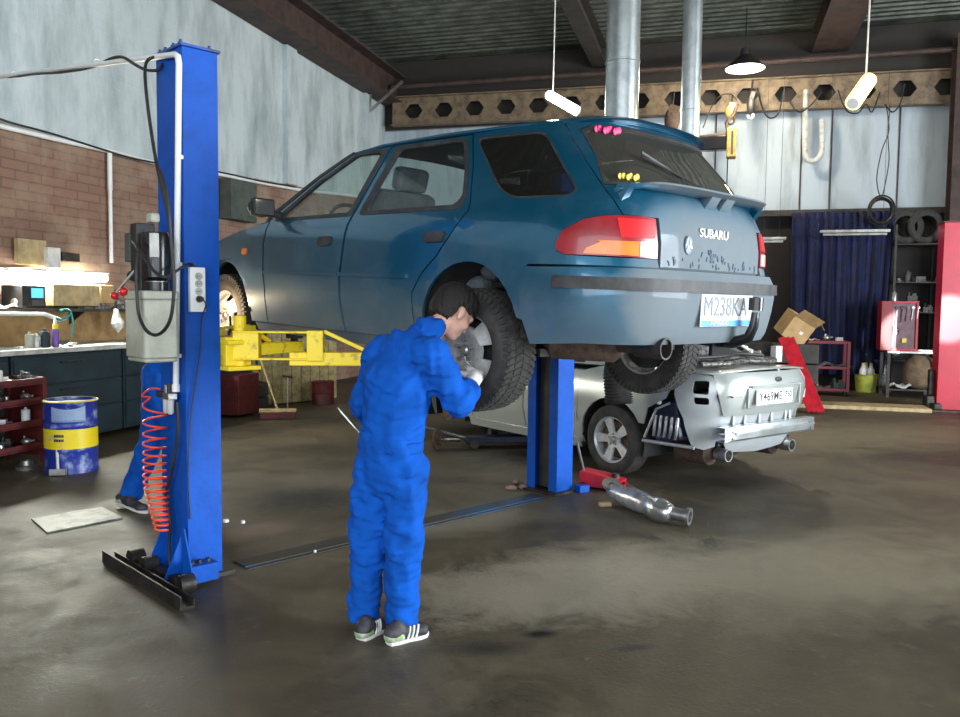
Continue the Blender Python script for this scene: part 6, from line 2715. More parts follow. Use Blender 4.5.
# ---- red lift post on the right
rp0 = fl(939, 411)
rl = empty('red_lift_post', 'red steel lift post standing at the right edge', 'lift post', rp0 + V((.18, .15, 0)), -.25)
hh = at(936, 222, rp0.y).z
mb = MB()
w_, d_ = .17, .16
oo = [(-w_, -d_), (w_, -d_), (w_, d_), (.08, d_), (.08, d_ - .01), (w_ - .01, d_ - .01), (w_ - .01, -d_ + .01), (-w_ + .01, -d_ + .01), (-w_ + .01, d_ - .01), (-.08, d_ - .01), (-.08, d_), (-w_, d_)]
mb.prism(oo, 0, hh, lambda a, b, z: (a, b, z))
M['red_gloss'] = mat('red_gloss', (.50, .004, .03), (.40, .004, .022), 3, rough=.4, coat=.3)
mb.build('column', M['red_gloss'], rl, None, .006)
MB().bb((-w_ - .02, -d_ - .02, hh), (w_ + .02, d_ + .02, hh + .02)).build('top_plate', M['red_dark'], rl)
MB().bb((-.42, -.35, 0), (.35, .35, .025)).build('foot_plate', M['dark_metal'], rl)
mb = MB()
mb.bb((-.30, -.12, .02), (-.17, .12, .22)).bb((-.24, -.28, .02), (-.12, -.12, .12)).bb((-.26, -.05, .22), (-.18, .05, .62))
mb.build('locking_block', M['dark_metal'], rl, None, .02)
mb = MB()
for x in (-.36, .3):
    for y in (-.28, .28):
        mb.cyl((x, y, .02), (x, y, .05), .018, None, 6)
mb.build('anchor_bolt', M['dark_metal'], rl)

# ================================================================== FLOOR ITEMS
# shiny catalytic exhaust section
ex0 = fl(650, 508)
exo = empty('exhaust_section', 'shiny cut off exhaust section lying on the floor in front of the silver car', 'exhaust part', (ex0.x, ex0.y, 0), 0)
L = lambda px, py, z=0: fl(px, py, z) - ex0
pts = [L(612, 490, .09), L(622, 495, .085), L(636, 500, .08), L(650, 506, .08), L(662, 511, .08), L(672, 514, .075), L(686, 516, .07)]
MB().tube(smoothp(pts[0:4], 4), [.05, .055, .06, .065, .07, .075, .078, .08, .082, .08, .078, .07, .06][:len(smoothp(pts[0:4], 4))], 16).build('heat_shield', M['foil'], exo, 50)
MB().tube(smoothp(pts[3:6], 4), [.06, .075, .085, .088, .085, .08, .072, .065, .05][:len(smoothp(pts[3:6], 4))], 18).build('catalyst_body', M['zinc'], exo, 50)
mb = MB()
d = (pts[6] - pts[4]).normalized()
mb.lathe([(.045, -.16), (.045, .0), (.062, .005), (.062, .03), (.040, .03), (.038, -.02)], pts[6], d, 22)
mb.build('pipe_end', M['steel'], exo, 40)
MB().lathe([(.001, .0), (.04, .0)], pts[6], d, 22).build('pipe_bore', M['black'], exo)
mb = MB()
mb.lathe([(.03, 0), (.085, 0), (.085, .016), (.03, .016)], pts[0] + V((0, 0, .03)), (.2, -.4, .8), 18)
mb.tube([L(624, 482, .05), L(640, 492, .18), L(655, 500, .17)], .012, 6)
mb.build('flange', M['steel'], exo, 40)
# red trolley jack by the far post
rj0 = fl(598, 488)
rj = empty('trolley_jack', 'red low trolley jack on the floor right of the far blue post', 'jack', (rj0.x, rj0.y, 0), -.45)
mb = MB()
mb.prism([(-.14, .02), (.22, .02), (.22, .09), (.05, .13), (-.14, .15)], -.09, .09, lambda a, z, y: (a, y, z))
mb.build('body', M['red_paint'], rj, None, .006)
for x in (-.1, .18):
    mb = MB()
    mb.cyl((x, -.11, .03), (x, .11, .03), .03, None, 14)
    mb.build('wheel', M['dark_metal'], rj, 40)
mb = MB()
mb.cyl((.15, 0, .09), (.15, 0, .14), .035, None, 14)
mb.build('saddle', M['dark_metal'], rj, 40)
mb = MB()
mb.tube([(-.12, 0, .10), (at(576, 441, rj0.y) - rj0).xyz * 1.0], .011, 8)
mb = MB()
hp = Matrix.Rotation(.45, 4, 'Z') @ (at(577, 442, rj0.y - .05) - V((rj0.x, rj0.y, 0)))
mb.tube([V((-.12, 0, .10)), hp], .011, 8)
mb.build('handle', M['steel'], rj, 40)
o = MB().box((0, 0, .03), (.09, .05, .03), Euler((0, 0, .3)).to_matrix()).build('wood_block', M['wood_pale'], None, None, .004)
p = fl(605, 506)
o.location = (p.x, p.y, -.015)
tag(o, 'small pale wood block on the floor left of the shiny exhaust section', 'block')
o = MB().box((0, 0, .03), (.10, .08, .06), Euler((0, 0, .5)).to_matrix()).build('blue_block', M['blue_steel'], None, None, .006)
p = fl(582, 492)
o.location = (p.x, p.y, 0)
tag(o, 'small blue steel block at the foot of the far lift post', 'block')
# rubble by the far post
for k, (px, py) in enumerate(((516, 484), (523, 489), (530, 486), (511, 490))):
    p = fl(px, py)
    o = sdf_mesh('rubble_stone', [('e', (0, 0, .018), (.03 + .008 * k, .025, .022)), ('e', (.02, .01, .015), (.02, .02, .018))], .007, mat('rubble_%d' % k, (.28, .17, .14), (.15, .11, .09), 20, rough=.9), None, .008)
    o.location = (p.x, p.y, 0)
    tag(o, 'small reddish stone left of the far blue post foot', 'stone', 'stones by the far blue post')
# disc and shaft on the floor beyond the mechanic
p = fl(438, 450)
bd_ = empty('brake_hub', 'rusty round brake disc with a bright shaft on the floor right of the mechanic', 'brake disc', (p.x, p.y, 0), .3)
MB().lathe([(.03, -.02), (.11, -.02), (.11, .0), (.06, .005), (.055, .05), (.03, .05)], (0, 0, .11), (.75, -.65, 0), 28, close=True).build('disc', M['rust'], bd_, 40)
MB().cyl((.02, 0, .11), (.26, .10, .08), .02, None, 12).build('shaft', M['chrome'], bd_, 40)
# dark jack stand / trolley under the silver car
p = fl(510, 446)
js = empty('jack_stand', 'dark low jack under the silver car sill behind the mechanic', 'jack', (p.x, p.y, 0), .2)
MB().bb((-.5, -.10, .05), (.35, .10, .12)).build('body', M['navy_plastic'], js, None, .01)
for x in (-.42, .28):
    mb = MB()
    mb.cyl((x, -.13, .05), (x, .13, .05), .05, None, 14)
    mb.build('wheel', M['black'], js, 40)
MB().cyl((.2, 0, .12), (.2, 0, .22), .04, None, 14).build('saddle', M['dark_metal'], js, 40)
MB().tube([(-.5, 0, .1), (-.95, .05, .22)], .015, 8).build('handle', M['steel'], js, 40)
p = fl(500, 436)
o = junk('rag', (p.x, p.y, .0), .09, None, 'crumpled white rag on the floor under the silver car sill', 'rag')
o.location.z = .14
rg = MB().bb((-.12, -.08, 0), (.12, .08, .138)).build('floor_box', M['black'], None, None, .006)
rg.location = (p.x, p.y, 0)
tag(rg, 'small black box under the white rag beside the silver car', 'box')
# small white scraps
for k, (px, py, lb) in enumerate(((226, 522, 'small pale cap on the floor right of the near blue post'), (243, 523, 'tiny shiny nut on the floor right of the pale cap'), (315, 553, 'small pale chip at the end of the worn blue floor strip'))):
    p = fl(px, py)
    o = MB().lathe([(.001, 0), (.022 - .006 * k, 0), (.02 - .006 * k, .018), (.001, .02)], (0, 0, 0), (0, 0, 1), 12).build(['cap', 'nut', 'chip'][k], M['white_plastic'], None, 40)
    o.location = (p.x, p.y, 0)
    tag(o, lb, ['cap', 'nut', 'chip'][k])
# rubber mat with worn patch
m, nt, b = nodes('mat_rubber')
co = objco(nt)
n_ = noise(nt, co, 7, 5, .7)
nt.links.new(mixc(nt, rng(nt, n_, .47, .6), (.115, .135, .105), (.02, .025, .02)), b.inputs['Base Color'])
b.inputs['Roughness'].default_value = .5
mb = MB()
q4 = [fl(x, y) for x, y in ((31, 520), (47, 534), (123, 519), (102, 508))]
c0 = sum(q4, V((0, 0, 0))) / 4
mb.add([p - c0 for p in q4] + [p - c0 + V((0, 0, .012)) for p in q4], [(0, 1, 2, 3), (7, 6, 5, 4), (0, 4, 5, 1), (1, 5, 6, 2), (2, 6, 7, 3), (3, 7, 4, 0)])
o = mb.build('floor_mat', m, None, None, .003)
o.location = c0
tag(o, 'pale green worn mat lying on the floor at the left', 'mat')
# ================================================================== LEFT SIDE WORKSHOP
UBF, UW = -6.45, UL
# ---- workbench
v0b, v1b = 3.2, 12.5
zb = on_u(125, 344, UBF).z
wb = empty('workbench', 'long dark teal workbench with grey top along the brick wall', 'workbench')
rplace(wb, UBF, 0, 0)
dep = UBF - UW - .02
MB().bb((-dep, v0b, zb - .05), (0, v1b, zb)).build('bench_top', M['white_dirty'], wb, None, .005)
k = 0
v = v0b
while v < v1b - .1:
    MB().bb((-dep, v + .01, .08), (-.05, v + 1.53, zb - .06)).build('cabinet', M['teal_dark'], wb, None, .004)
    for j in range(3):
        d_ = MB().bb((-.05, v + .03, .12 + j * (zb - .2) / 3), (-.03, v + 1.51, .10 + (j + 1) * (zb - .2) / 3)).build('drawer', M['teal_dark'], wb, None, .004)
        MB().bb((-.03, v + .6, .08 + (j + 1) * (zb - .2) / 3 - .04), (-.015, v + .95, .08 + (j + 1) * (zb - .2) / 3 - .02)).build('handle', M['dark_metal'], d_)
    v += 1.55
# plywood splashback under the shelf
zs = on_u(60, 309, UW + .38).z
o = MB().bb((0, 0, 0), (.02, v1b - v0b - 3.2, zs - zb - .03)).build('splashback', M['wood'], None)
rplace(o, UW + .10, v0b, zb + .003)
tag(o, 'brown plywood board standing behind the workbench top', 'board')
# wall shelf
sh = empty('wall_shelf', 'dark shelf with a white rail above the workbench', 'shelf')
rplace(sh, UW, 0, zs)
MB().bb((0, v0b, -.03), (.38, 9.6, 0)).build('board', M['beam_dark'], sh)
for v in (4.2, 6.0, 7.8, 9.2):
    MB().prism([(0, -.03), (.34, -.03), (0, -.26)], v - .01, v + .01, lambda a, z, y: (a, y, z)).build('bracket', M['dark_metal'], sh)
mb = MB()
p0, p1, p2 = [on_u(x, y, UW + .42) for x, y in ((-20, 314), (44, 314), (60, 320))]
o_ = V((UW, 0, zs))
mb.tube([p0 - o_, p1 - o_, p2 - o_], .022, 10)
mb.build('rail', M['white_plastic'], sh, 50)


def wall_item(name, box, u, depth, m, label, cat, bevel=.004, group=None):
    """thing whose front stands at hall coordinate u, sized from its corners"""
    a, b = on_u(box[0], box[1], u), on_u(box[2], box[3], u)
    vm = (a.y + b.y) / 2
    z0, z1 = min(a.z, b.z), max(a.z, b.z)
    o = MB().bb((-depth, -abs(b.y - a.y) / 2, 0), (0, abs(b.y - a.y) / 2, z1 - z0)).build(name, m, None, None, bevel)
    rplace(o, u, vm, z0)
    if label:
        tag(o, label, cat, group)
    return o, a, b


wall_item('wooden_board', (18, 238, 47, 266), UW + .10, .06, M['wood_pale'], 'yellowish plywood board on the brick wall above the lamps', 'board')
wall_item('white_carton', (48, 247, 61, 268), UW + .16, .13, M['paper'], 'upright white carton right of the plywood board', 'carton')
wall_item('dark_box', (63, 252, 80, 262), UW + .16, .13, M['black'], 'dark box behind the glow of the bench lamps', 'box')
# fluorescent bench lamps
for (xa, xb, py, lb) in ((9, 46, 277, 'left glowing tube lamp over the workbench'), (40, 108, 277, 'right glowing tube lamp over the workbench')):
    a, b = on_u(xa, py, UW + .22), on_u(xb, py - 1, UW + .22)
    t = empty('bench_lamp', lb, 'lamp', (0, 0, 0), 0, 'bench tube lamps')
    rplace(t, UW, a.y, a.z)
    Lb = b.y - a.y
    MB().bb((.14, 0, .07), (.24, Lb, .09)).build('housing', M['white_plastic'], t, None, .006)
    MB().cyl((.20, .03, .02), (.20, Lb - .03, .02), .045, None, 16).build('tube', M['lamp_bench'], t, 50)
    mb = MB()
    mb.bb((.01, .1, .06), (.15, .14, .08)).bb((.01, Lb - .14, .06), (.15, Lb - .1, .08))
    mb.build('bracket', M['steel'], t)
mb = MB()
a, b = on_u(-20, 269, UW + .05), on_u(30, 269, UW + .05)
mb.tube([a, b], .02, 8)
o = mb.build('conduit', M['white_plastic'], None, 50)
rplace(o)
tag(o, 'short white conduit on the brick wall left of the lamps', 'pipe')
# long white conduit with cable along the paint line, and the drop pipe
pts = [on_u(x, y, UW + .05) for x, y in ((-15, 122), (0, 126), (55, 139), (109, 151), (163, 165), (218, 174), (262, 183), (300, 190), (340, 194), (376, 199))]
mb = MB()
mb.tube(pts, .028, 8)
o = mb.build('conduit', M['white_plastic'], None, 60)
rplace(o)
tag(o, 'long white conduit along the left wall where brick meets white paint', 'pipe')
mb = MB()
pts = [on_u(x, y, UW + .09) for x, y in ((-15, 115), (0, 119), (12, 123), (50, 133), (95, 147), (128, 157), (163, 164), (220, 172), (260, 181), (296, 187))]
mb.tube(smoothp(pts, 3), .012, 6)
o = mb.build('wall_cable', M['black'], None, 60)
rplace(o)
tag(o, 'thin black cable lying on the long white conduit', 'cable')
mb = MB()
a, b, c = on_u(109.5, 152, UW + .06), on_u(110, 190, UW + .06), on_u(112, 263, UW + .06)
mb.tube([a, b], .03, 8).tube([V((b.x, b.y, b.z + .02)), V((b.x, b.y, c.z))], .024, 8)
o = mb.build('drop_pipe', M['white_plastic'], None, 50)
rplace(o)
tag(o, 'vertical white pipe on the brick wall left of the near blue post', 'pipe')
wall_item('electric_cabinet', (231, 178, 257, 223), UW + .22, .2, M['green_grey'], 'grey green electric cabinet on the brick wall above the car bonnet', 'cabinet')
# gas analyser with blue screen
an, a, b = wall_item('gas_analyser', (22, 285, 46, 308), UW + .36, .28, M['black'], 'dark gas analyser with a small blue screen on the shelf', 'analyser', .01)
hgt = abs(a.z - b.z)
wd = abs(a.y - b.y)
MB().bb((.0, -wd * .12, hgt * .45), (.006, wd * .38, hgt * .88)).build('screen', emitmat('screen_blue', (.10, .45, .9), 1.2), an)
MB().bb((.0, -wd * .12, hgt * .1), (.006, wd * .38, hgt * .35)).build('keypad', M['green_grey'], an)
wall_item('pale_carton', (53, 284, 100, 306), UW + .34, .30, M['wood_pale'], 'wide pale carton on the shelf lit by the bench lamp', 'carton')
wall_item('brown_carton', (101, 285, 114, 303), UW + .34, .25, M['cardboard'], 'brown carton at the right end of the shelf', 'carton')
# shelf clutter
random.seed(21)
for (px, py, kd, s, lb, mt) in ((4, 305, 'rag', .12, 'grey rag heap at the left end of the shelf', 'white_dirty'), (15, 305, 'pump', .17, 'metal pump housing left of the gas analyser', 'steel'), (86, 305, 'bar', .11, 'dark bar lying on the shelf before the pale carton', 'junk'),
                                (94, 304, 'block', .13, 'dark engine part at the right of the shelf', 'junk'), (104, 304, 'bar', .14, 'long dark tool lying at the shelf end', 'junk'), (116, 304, 'pump', .14, 'dark pump housing at the shelf end near the oil tank', 'junk')):
    p = on_u(px, py, UW + .2)
    rjunk(kd, UW + .26, p.y, zs, s, lb, None, None, 1.2, M[mt])
# hanging cloth bag and teal hose
p = on_u(116, 312, UW + .44)
hb_ = sdf_mesh('hanging_bag', [('c', (0, 0, 0), (0, .02, -.14), .035, .07), ('c', (0, .02, -.14), (0, .03, -.24), .065, .02)], .012, M['paper'], None, .03, warp=folds(40, .01, 5, 4))
rplace(hb_, UW + .44, p.y, zs - .03)
tag(hb_, 'white plastic bag hanging from the shelf near the oil tank', 'bag')
mb = MB()
pts = [on_u(x, y, UW + .44) for x, y in ((60, 311), (66, 309), (71, 313), (73, 325), (72, 337))]
mb.tube(smoothp(pts, 5), .012, 6)
pts = [on_u(x, y, UW + .45) for x, y in ((56, 318), (62, 320), (68, 317), (71, 312))]
mb.tube(smoothp(pts, 5), .014, 6)
o = mb.build('teal_hose', mat('teal', (.02, .22, .20), rough=.4), None, 60)
rplace(o)
tag(o, 'thin teal hose hanging over the white shelf rail', 'hose')
# bench top things
def bench(px, u):
    return on_u(px, 350, u)


bt = empty('spray_can', 'purple spray can with yellow top on the workbench', 'spray can')
p = on_u(56, 355, UBF - .12)
rplace(bt, p.x, p.y, zb)
MB().lathe([(.001, 0), (.033, 0), (.033, .17), (.028, .19), (.001, .19)], (0, 0, 0), (0, 0, 1), 20).build('can_body', M['purple'], bt, 40)
MB().lathe([(.029, .19), (.029, .235), (.02, .245), (.001, .245)], (0, 0, 0), (0, 0, 1), 20).build('lid', M['yellow_plastic'], bt, 40)
MB().lathe([(.018, .24), (.010, .30), (.001, .30)], (0, 0, 0), (0, 0, 1), 14).build('nozzle', M['white_plastic'], bt, 40)
for (px, kd, s, lb, mt, du) in ((30, 'can', .11, 'squat pale can on the bench, leftmost of the cans', 'poly', .25), (37, 'can', .10, 'grey can right of the squat pale can', 'steel', .22), (45, 'can', .13, 'blue grey can left of the purple spray can', 'teal_dark', .2),
                                (63, 'box', .09, 'small dark box behind the purple spray can', 'black', .30), (66, 'rag', .07, 'white cloth on the bench right of the spray can', 'paper', .12), (73, 'box', .06, 'small white box on the bench right of the white cloth', 'paper', .15), (8, 'bar', .10, 'steel bar on the bench above the red cart', 'zinc', .15)):
    p = on_u(px, 352, UBF - du)
    rjunk(kd, p.x, p.y, zb, s, lb, None, None, 1.3, M[mt])

# ---- blue and yellow oil drum
p = fl(72, 474)
p = p + V((p.x, p.y, 0)).normalized() * .20
dr_ = empty('oil_drum', 'blue oil drum with a yellow band beside the red cart', 'drum', (p.x, p.y, 0), 0)
Hd = at(72, 399, p.y).z
rd = 24.5 / FPX * p.y


def drum_band(z0, z1, name, m, parent, dr2=0.0):
    mb = MB()
    prof = [(rd + dr2, z0), (rd + dr2, z1)]
    mb.lathe(prof, (0, 0, 0), (0, 0, 1), 40)
    return mb.build(name, m, parent, 60)


mb = MB()
pr = [(.001, .01), (rd - .01, .01), (rd - .006, 0), (rd + .006, .0), (rd + .004, .02), (rd, .03), (rd, Hd * .30), (rd + .006, Hd * .32), (rd, Hd * .34), (rd, Hd * .62), (rd + .007, Hd * .64), (rd, Hd * .66), (rd, Hd * .72), (rd + .004, Hd * .735), (rd, Hd * .75), (rd, Hd - .02), (rd + .008, Hd - .01), (rd + .004, Hd), (rd - .008, Hd), (rd - .012, Hd - .03), (.001, Hd - .03)]
mb.lathe(pr, (0, 0, 0), (0, 0, 1), 44)
m, nt, b = nodes('drum_blue')
co = objco(nt)
n_ = noise(nt, co, 5, 5, .6)
nt.links.new(mixc(nt, rng(nt, n_, .56, .66), (.015, .03, .26), (.25, .33, .5)), b.inputs['Base Color'])
b.inputs['Roughness'].default_value = .35
body_d = mb.build('drum_body', m, dr_, 50)
yb = drum_band(Hd * .345, Hd * .615, 'yellow_band', mat('drum_yellow', (.80, .60, .01), (.45, .42, .2), 6, .58, .68, rough=.4), dr_, .0025)
mb = MB()
mb.lathe([(rd + .009, Hd - .012), (rd + .010, Hd - .004), (rd - .006, Hd + .003), (rd - .008, Hd - .005)], (0, 0, 0), (0, 0, 1), 44)
mb.build('rim', M['yellow_plastic'], dr_, 50)
# pale cap label area on the drum's upper part and dark mark on the band
mb = MB()
fa = math.atan2(-p.y, -p.x)
for a0, a1, z0, z1 in ((-.75, .55, .72, .93),):
    n = 14
    vs = []
    for i in range(n + 1):
        a = fa + a0 + (a1 - a0) * i / n
        r = rd + .003
        top = z1 - .04 * math.sin(PI * i / n)
        vs += [(r * math.cos(a), r * math.sin(a), Hd * z0), (r * math.cos(a), r * math.sin(a), Hd * top)]
    mb.add(vs, [(2 * i, 2 * i + 2, 2 * i + 3, 2 * i + 1) for i in range(n)])
mb.build('worn_patch', mat('worn_pale', (.22, .30, .48), (.3, .38, .52), 5, rough=.5), dr_, 60)
mb = MB()
for r0 in range(2):
    for k in range(6):
        a = fa - .62 + k * .065
        mb.box(((rd + .005) * math.cos(a), (rd + .005) * math.sin(a), Hd * (.53 - .06 * r0)), (.004, .010, .022), Euler((0, 0, a)).to_matrix())
mb.build('printed_mark', M['ink'], dr_)
# hammer leaning on the drum
hm = empty('sledge_hammer', 'small sledge hammer standing on its head against the drum', 'hammer')
ph = fl(58, 476)
hm.location = (ph.x, ph.y, 0)
a_ = at(57, 450, ph.y + .06) - ph
MB().box((0, 0, .035), (.14, .055, .06), Euler((0, 0, .15)).to_matrix()).build('head', M['steel'], hm, None, .008)
MB().tube([V((0, 0, .05)), a_], .013, 10).build('handle', M['white_dirty'], hm, 40)

# ---- dark red parts cart
cv0, cv1 = on_f(-30, 474).y, on_f(47, 462).y
ctz = on_u(40, 378, -6.05).z
ct_ = empty('parts_cart', 'dark red shelf cart crammed with loose metal parts at the left edge', 'cart')
pf = fl(48, 466)
rf_ = to_room(pf)
CU0, CV1 = rf_.x, rf_.y
rplace(ct_, CU0, CV1 - 1.45, 0)
for x in (-.42, -.02):
    for y in (.02, 1.43):
        MB().bb((x - .025, y - .025, .04), (x + .025, y + .025, ctz)).build('post', M['red_dark'], ct_)
zsh = [.22, .22 + (ctz - .22) * .36, .22 + (ctz - .22) * .70, ctz]
for z in zsh:
    mb = MB()
    mb.bb((-.44, 0, z - .03), (0, 1.45, z - .02)).bb((-.02, 0, z - .04), (0, 1.45, z + .02)).bb((-.44, 0, z - .04), (-.42, 1.45, z + .02)).bb((-.44, 1.43, z - .04), (0, 1.45, z + .02)).bb((-.44, 0, z - .04), (0, .02, z + .02))
    mb.build('tray', M['red_dark'], ct_)
MB().bb((-.44, 1.44, .1), (0, 1.45, ctz)).build('end_panel', M['red_dark'], ct_)
random.seed(33)
kk = ['pump', 'block', 'gear', 'can', 'bar', 'box', 'pump', 'gear']
mts = ['steel', 'junk', 'dark_metal', 'white_plastic', 'zinc', 'paper', 'junk', 'steel']
rowname = ['bottom tray', 'second tray', 'third tray', 'top tray']
for r0, z in enumerate(zsh):
    for k in range(6):
        i = (k + r0 * 3) % 8
        yy = CV1 - .12 - k * .145
        kd = kk[i]
        o = rjunk(kd, CU0 - .12 - .08 * (k % 2), yy, z - .02 + .005, .095 if kd != 'bar' else .075, '%s on the %s of the red cart, %s' % (wds[kd], rowname[r0], ['rightmost', 'second from right', 'third from right', 'fourth from right', 'fifth from right', 'sixth from right'][k]),
                  None, 'parts on the dark red cart', random.uniform(-2, 2), M[mts[(i + k) % 8]])
# things on the floor beneath
p = fl(24, 470)
o = junk('gear', (p.x, p.y + .05, 0), .16, None, 'grey metal hub ring on the floor under the dark red cart', 'hub ring')

# ---- plank partition with painted letters, broom, red drum, dark red cabinet
w0, w1 = fl(252, 408), fl(337, 399)
dv = (w1 - w0).normalized()
Lw = (w1 - w0).length
pc = empty('plank_crate', 'pale plank crate with dark painted marks under the blue car', 'crate', w0, math.atan2(dv.y, dv.x))
zt2 = at(300, 334, (w0.y + w1.y) / 2).z
nP = 9
M['plank'] = mat('plank', (.34, .28, .13), (.16, .12, .05), 9, rough=.8, bump=.3)
for k in range(nP):
    MB().bb((Lw * k / nP + .006, 0, .02), (Lw * (k + 1) / nP - .006, .03, zt2)).build('plank', M['plank'], pc, None, .004)
MB().bb((0, .03, .02), (Lw, .55, zt2 - .05)).build('crate_body', M['beam_dark'], pc)
text_mesh('painted_mark', 'S', .42, M['ink'], pc, frame4((Lw * .66, -.004, .72), (1, 0, 0), (0, 0, 1)), .001, 1.2)
text_mesh('painted_mark', '/-', .34, M['ink'], pc, frame4((Lw * .84, -.004, .76), (1, 0, 0), (0, 0, 1)), .001, 1.0)
text_mesh('painted_mark', '(', .42, M['ink'], pc, frame4((Lw * .06, -.004, .74), (1, 0, 0), (0, 0, 1)), .001, 1.0)
# broom
pb = fl(278, 419)
br = empty('broom', 'push broom with pale handle leaning before the plank crate', 'broom', (pb.x, pb.y, 0), .2)
MB().bb((-.24, -.04, .09), (.24, .04, .14)).build('broom_head', M['wood_pale'], br, None, .01)
MB().bb((-.23, -.035, 0), (.23, .035, .09)).build('bristles', M['red_dark'], br, None, .008)
hp = Matrix.Rotation(-.2, 4, 'Z') @ (at(258, 352, pb.y + .35) - V((pb.x, pb.y, 0)))
MB().tube([V((0, 0, .12)), hp], .014, 8).build('handle', M['wood_pale'], br, 40)
pb2 = fl(284, 415)
sq = empty('floor_squeegee', 'short grey T handled scraper standing beside the broom', 'scraper', (pb2.x, pb2.y + .2, 0), 0)
MB().bb((-.10, -.02, 0), (.10, .02, .05)).build('blade', M['rubber'], sq)
MB().tube([(0, 0, .05), (0, .02, .50)], .012, 8).build('handle', M['steel'], sq)
MB().tube([(-.07, .02, .52), (.07, .02, .50)], .016, 8).build('grip', M['black'], sq)
# red drum
pr_ = fl(323, 404)
rdm = empty('red_drum', 'dark red metal drum standing right of the plank crate', 'drum', (pr_.x, pr_.y, 0), 0)
rr2 = 11 / FPX * pr_.y
hz = at(323, 381, pr_.y).z
MB().lathe([(.001, 0), (rr2, 0), (rr2 + .006, .01), (rr2, .03), (rr2, hz * .5), (rr2 + .006, hz * .52), (rr2, hz * .54), (rr2, hz - .03), (rr2 + .006, hz - .01), (rr2 - .004, hz), (rr2 - .01, hz - .02), (.001, hz - .02)], (0, 0, 0), (0, 0, 1), 32).build('drum_body', M['red_dark'], rdm, 40)
MB().cyl((.05, 0, hz - .02), (.05, 0, hz), .025, None, 12).build('bung', M['dark_metal'], rdm, 40)
# dark red cabinet behind the post
pc2 = fl(232, 418)
dc_ = empty('red_cabinet', 'dark red low cabinet just right of the near blue post, behind the arm', 'cabinet', (pc2.x - .1, pc2.y, 0), ROT)
hz2 = at(232, 375, pc2.y).z
MB().bb((-.28, 0, .04), (.22, .5, hz2)).build('carcass', M['red_dark'], dc_, None, .008)
for j in range(3):
    d_ = MB().bb((-.25, -.015, .08 + j * (hz2 - .1) / 3), (.19, .0, .04 + (j + 1) * (hz2 - .1) / 3)).build('drawer', M['red_dark'], dc_, None, .004)
    MB().bb((-.1, -.03, .04 + (j + 1) * (hz2 - .1) / 3 - .05), (.05, -.015, .04 + (j + 1) * (hz2 - .1) / 3 - .03)).build('handle', M['dark_metal'], d_)
# dark junk heap by the crate: two tyres lying down
for k in range(2):
    p = fl(262, 412)
    tyre_thing(['worn black tyre lying flat at the foot of the plank crate', 'worn black tyre lying on top of the other by the plank crate'][k], (p.x - .25, p.y + .15, .10 + .2 * k), (0, 0, .3 * k), .30, .19, 'tyres by the plank crate')
# front tyre of the other job: tyre held under the arm
# ---- warm hand lamp shining on the front wheel
pw = at(224.5, 352, 5.1)
wl = empty('inspection_lamp', 'orange hand lamp hooked under the yellow lift arm', 'lamp', pw, 0)
MB().lathe([(.001, -.05), (.03, -.045), (.05, -.01), (.052, .02), (.03, .05), (.001, .055)], (0, 0, 0), (0, 0, 1), 20).build('lamp_body', mat('lamp_orange', (.5, .12, .05), rough=.4), wl, 50)
MB().tube([(.0, -.045, -.09), (.0, -.045, .10)], .008, 8).build('hook', M['chrome'], wl, 40)
MB().tube(smoothp([V((0, 0, .05)), V((.02, .05, .14)), V((.0, .12, .22))], 5), .008, 6).build('flex', M['black'], wl, 40)
# ---- clutter on the silver car's boot and behind it
def on_car(x, y, z):
    m4 = Matrix.Rotation(s_yaw, 4, 'Z')
    return m4 @ V((x, y, z)) + V((so.x, so.y, 0))


mb = MB()
zz = 1.055
pts = [on_car(x, y, z) for x, y, z in ((-.80, .62, zz), (-.86, .30, zz), (-.80, .0, zz + .01), (-.84, -.3, zz), (-.72, -.55, zz), (-.60, -.30, zz + .02), (-.62, .1, zz + .02), (-.56, .5, zz + .02), (-.70, .68, zz))]
mb.tube(smoothp(pts, 6), .022, 8)
o = mb.build('rubber_hose', M['junk'], None, 60)
tag(o, 'looped dark rubber hose lying on the silver car boot', 'hose')
mb = MB()
pts = [on_car(x, y, z) for x, y, z in ((-.68, .55, 1.10), (-.72, .2, 1.11), (-.66, -.1, 1.12), (-.70, -.4, 1.10))]
mb.tube(smoothp(pts, 6), .018, 8)
o = mb.build('wiring_loom', M['black'], None, 60)
tag(o, 'black wiring loom on top of the hose on the silver car boot', 'wiring')
p = on_car(-.70, -.62, 1.03)
wbx = MB().box((0, 0, .075), (.10, .06, .15)).build('white_box', M['paper'], None, None, .004)
wbx.location = p
wbx.rotation_euler = (0, 0, s_yaw + PI / 2)
tag(wbx, 'small upright white box on the right of the silver car boot', 'box')
p = on_car(-.62, -.30, 1.05)
o = junk('pump', p, .14, None, 'grey metal pump housing on the silver car boot', 'pump')
o.data.materials[0] = M['steel']
mb = MB()
mb.tube([on_car(-.60, -.02, 1.27), on_car(-.66, -.26, 1.14)], .016, 8)
mb.sphere(on_car(-.66, -.26, 1.13), .03)
o = mb.build('torch_handle', M['white_dirty'], None, 50)
tag(o, 'pale handle leaning on the parts on the silver car boot', 'handle')
p = on_car(-.58, .25, 1.07)
o = junk('block', p, .22, None, 'large dark engine part on the silver car boot, left of the pump', 'engine part')
o.data.materials[0] = M['junk']
# ================================================================== LIGHT
def area(name, loc, target, sx, sy, energy, color):
    d = bpy.data.lights.new(name, 'AREA')
    d.shape = 'RECTANGLE'
    d.size = sx
    d.size_y = sy
    d.energy = energy
    d.color = color
    o = bpy.data.objects.new(name, d)
    COL.objects.link(o)
    o.location = loc
    o.rotation_euler = (V(target) - V(loc)).to_track_quat('-Z', 'Y').to_euler()
    return o


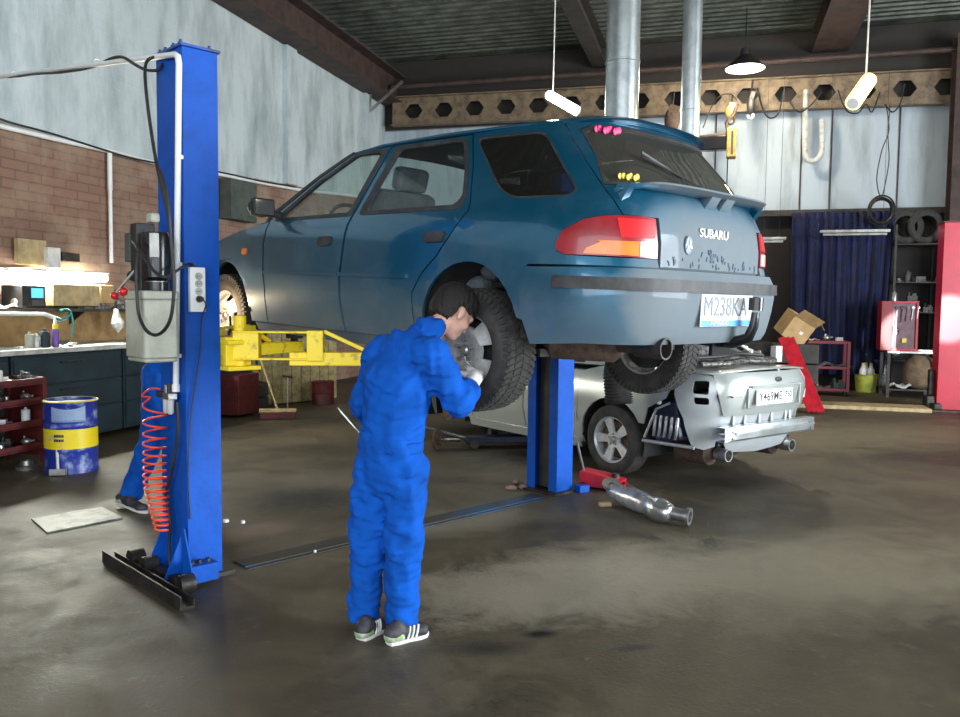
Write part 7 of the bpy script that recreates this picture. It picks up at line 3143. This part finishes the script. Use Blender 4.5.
def point(name, loc, energy, color, r=.05):
    d = bpy.data.lights.new(name, 'POINT')
    d.energy = energy
    d.color = color
    d.shadow_soft_size = r
    o = bpy.data.objects.new(name, d)
    COL.objects.link(o)
    o.location = loc
    return o


# daylight through the open front and the gateway in the right wall
area('daylight_front', R(1.5, -3.3, 2.6), R(.5, 8, 1.6), 11, 4.5, 560, (.88, .95, 1.0))
area('daylight_gate', R(9.4, 5.2, 2.2), R(-7, 10, 4.0), 5.6, 4.2, 1800, (.88, .95, 1.0))
point('tube_light', at(563, 106, 10.2), 60, (1, 1, .95), .15)
point('yellow_light', at(861, 94, 8.3), 45, (1, .85, .45), .15)
dl = point('dome_light', db + V((0, 0, -.12)), 260, (1, .88, .68), .2)
pb_ = on_u(60, 277, UL + .32)
a_ = area('bench_light', R(UL + .30, pb_.y, pb_.z), R(UL + 2.5, pb_.y, pb_.z - .8), .1, 1.6, 90, (1, 1, .86))
a_.rotation_euler = (V((R(UL + 2.5, pb_.y, 0) - R(UL + .30, pb_.y, 0)).xyz) + V((0, 0, -1.2))).to_track_quat('-Z', 'X').to_euler()
point('hand_lamp_light', at(216, 308, 5.86), 9, (1, .72, .40), .03)
sd_ = bpy.data.lights.new('post_spot', 'SPOT')  # narrow spot added to whiten the red post, standing in for sun
sd_.energy = 42000
sd_.color = (1, .97, .92)
sd_.spot_size = math.radians(2.8)
sd_.spot_blend = .35
sd_.shadow_soft_size = .05
so_ = bpy.data.objects.new('post_spot', sd_)
COL.objects.link(so_)
so_.location = (4.2, -3.0, 3.6)
so_.rotation_euler = (at(952, 318, 12.3) - so_.location).to_track_quat('-Z', 'Y').to_euler()
w_ = bpy.data.worlds.new('world')
scene.world = w_
w_.use_nodes = True
w_.node_tree.nodes['Background'].inputs[0].default_value = (.80, .86, .92, 1)
w_.node_tree.nodes['Background'].inputs[1].default_value = .8
scene.view_settings.view_transform = 'Standard'
scene.view_settings.look = 'None'
scene.view_settings.gamma = 1
scene.view_settings.use_curve_mapping = False
scene.view_settings.exposure = 0.28
scene.cycles.use_denoising = True
scene.cycles.max_bounces = 8
scene.cycles.transparent_max_bounces = 12
scene.cycles.sample_clamp_indirect = 6
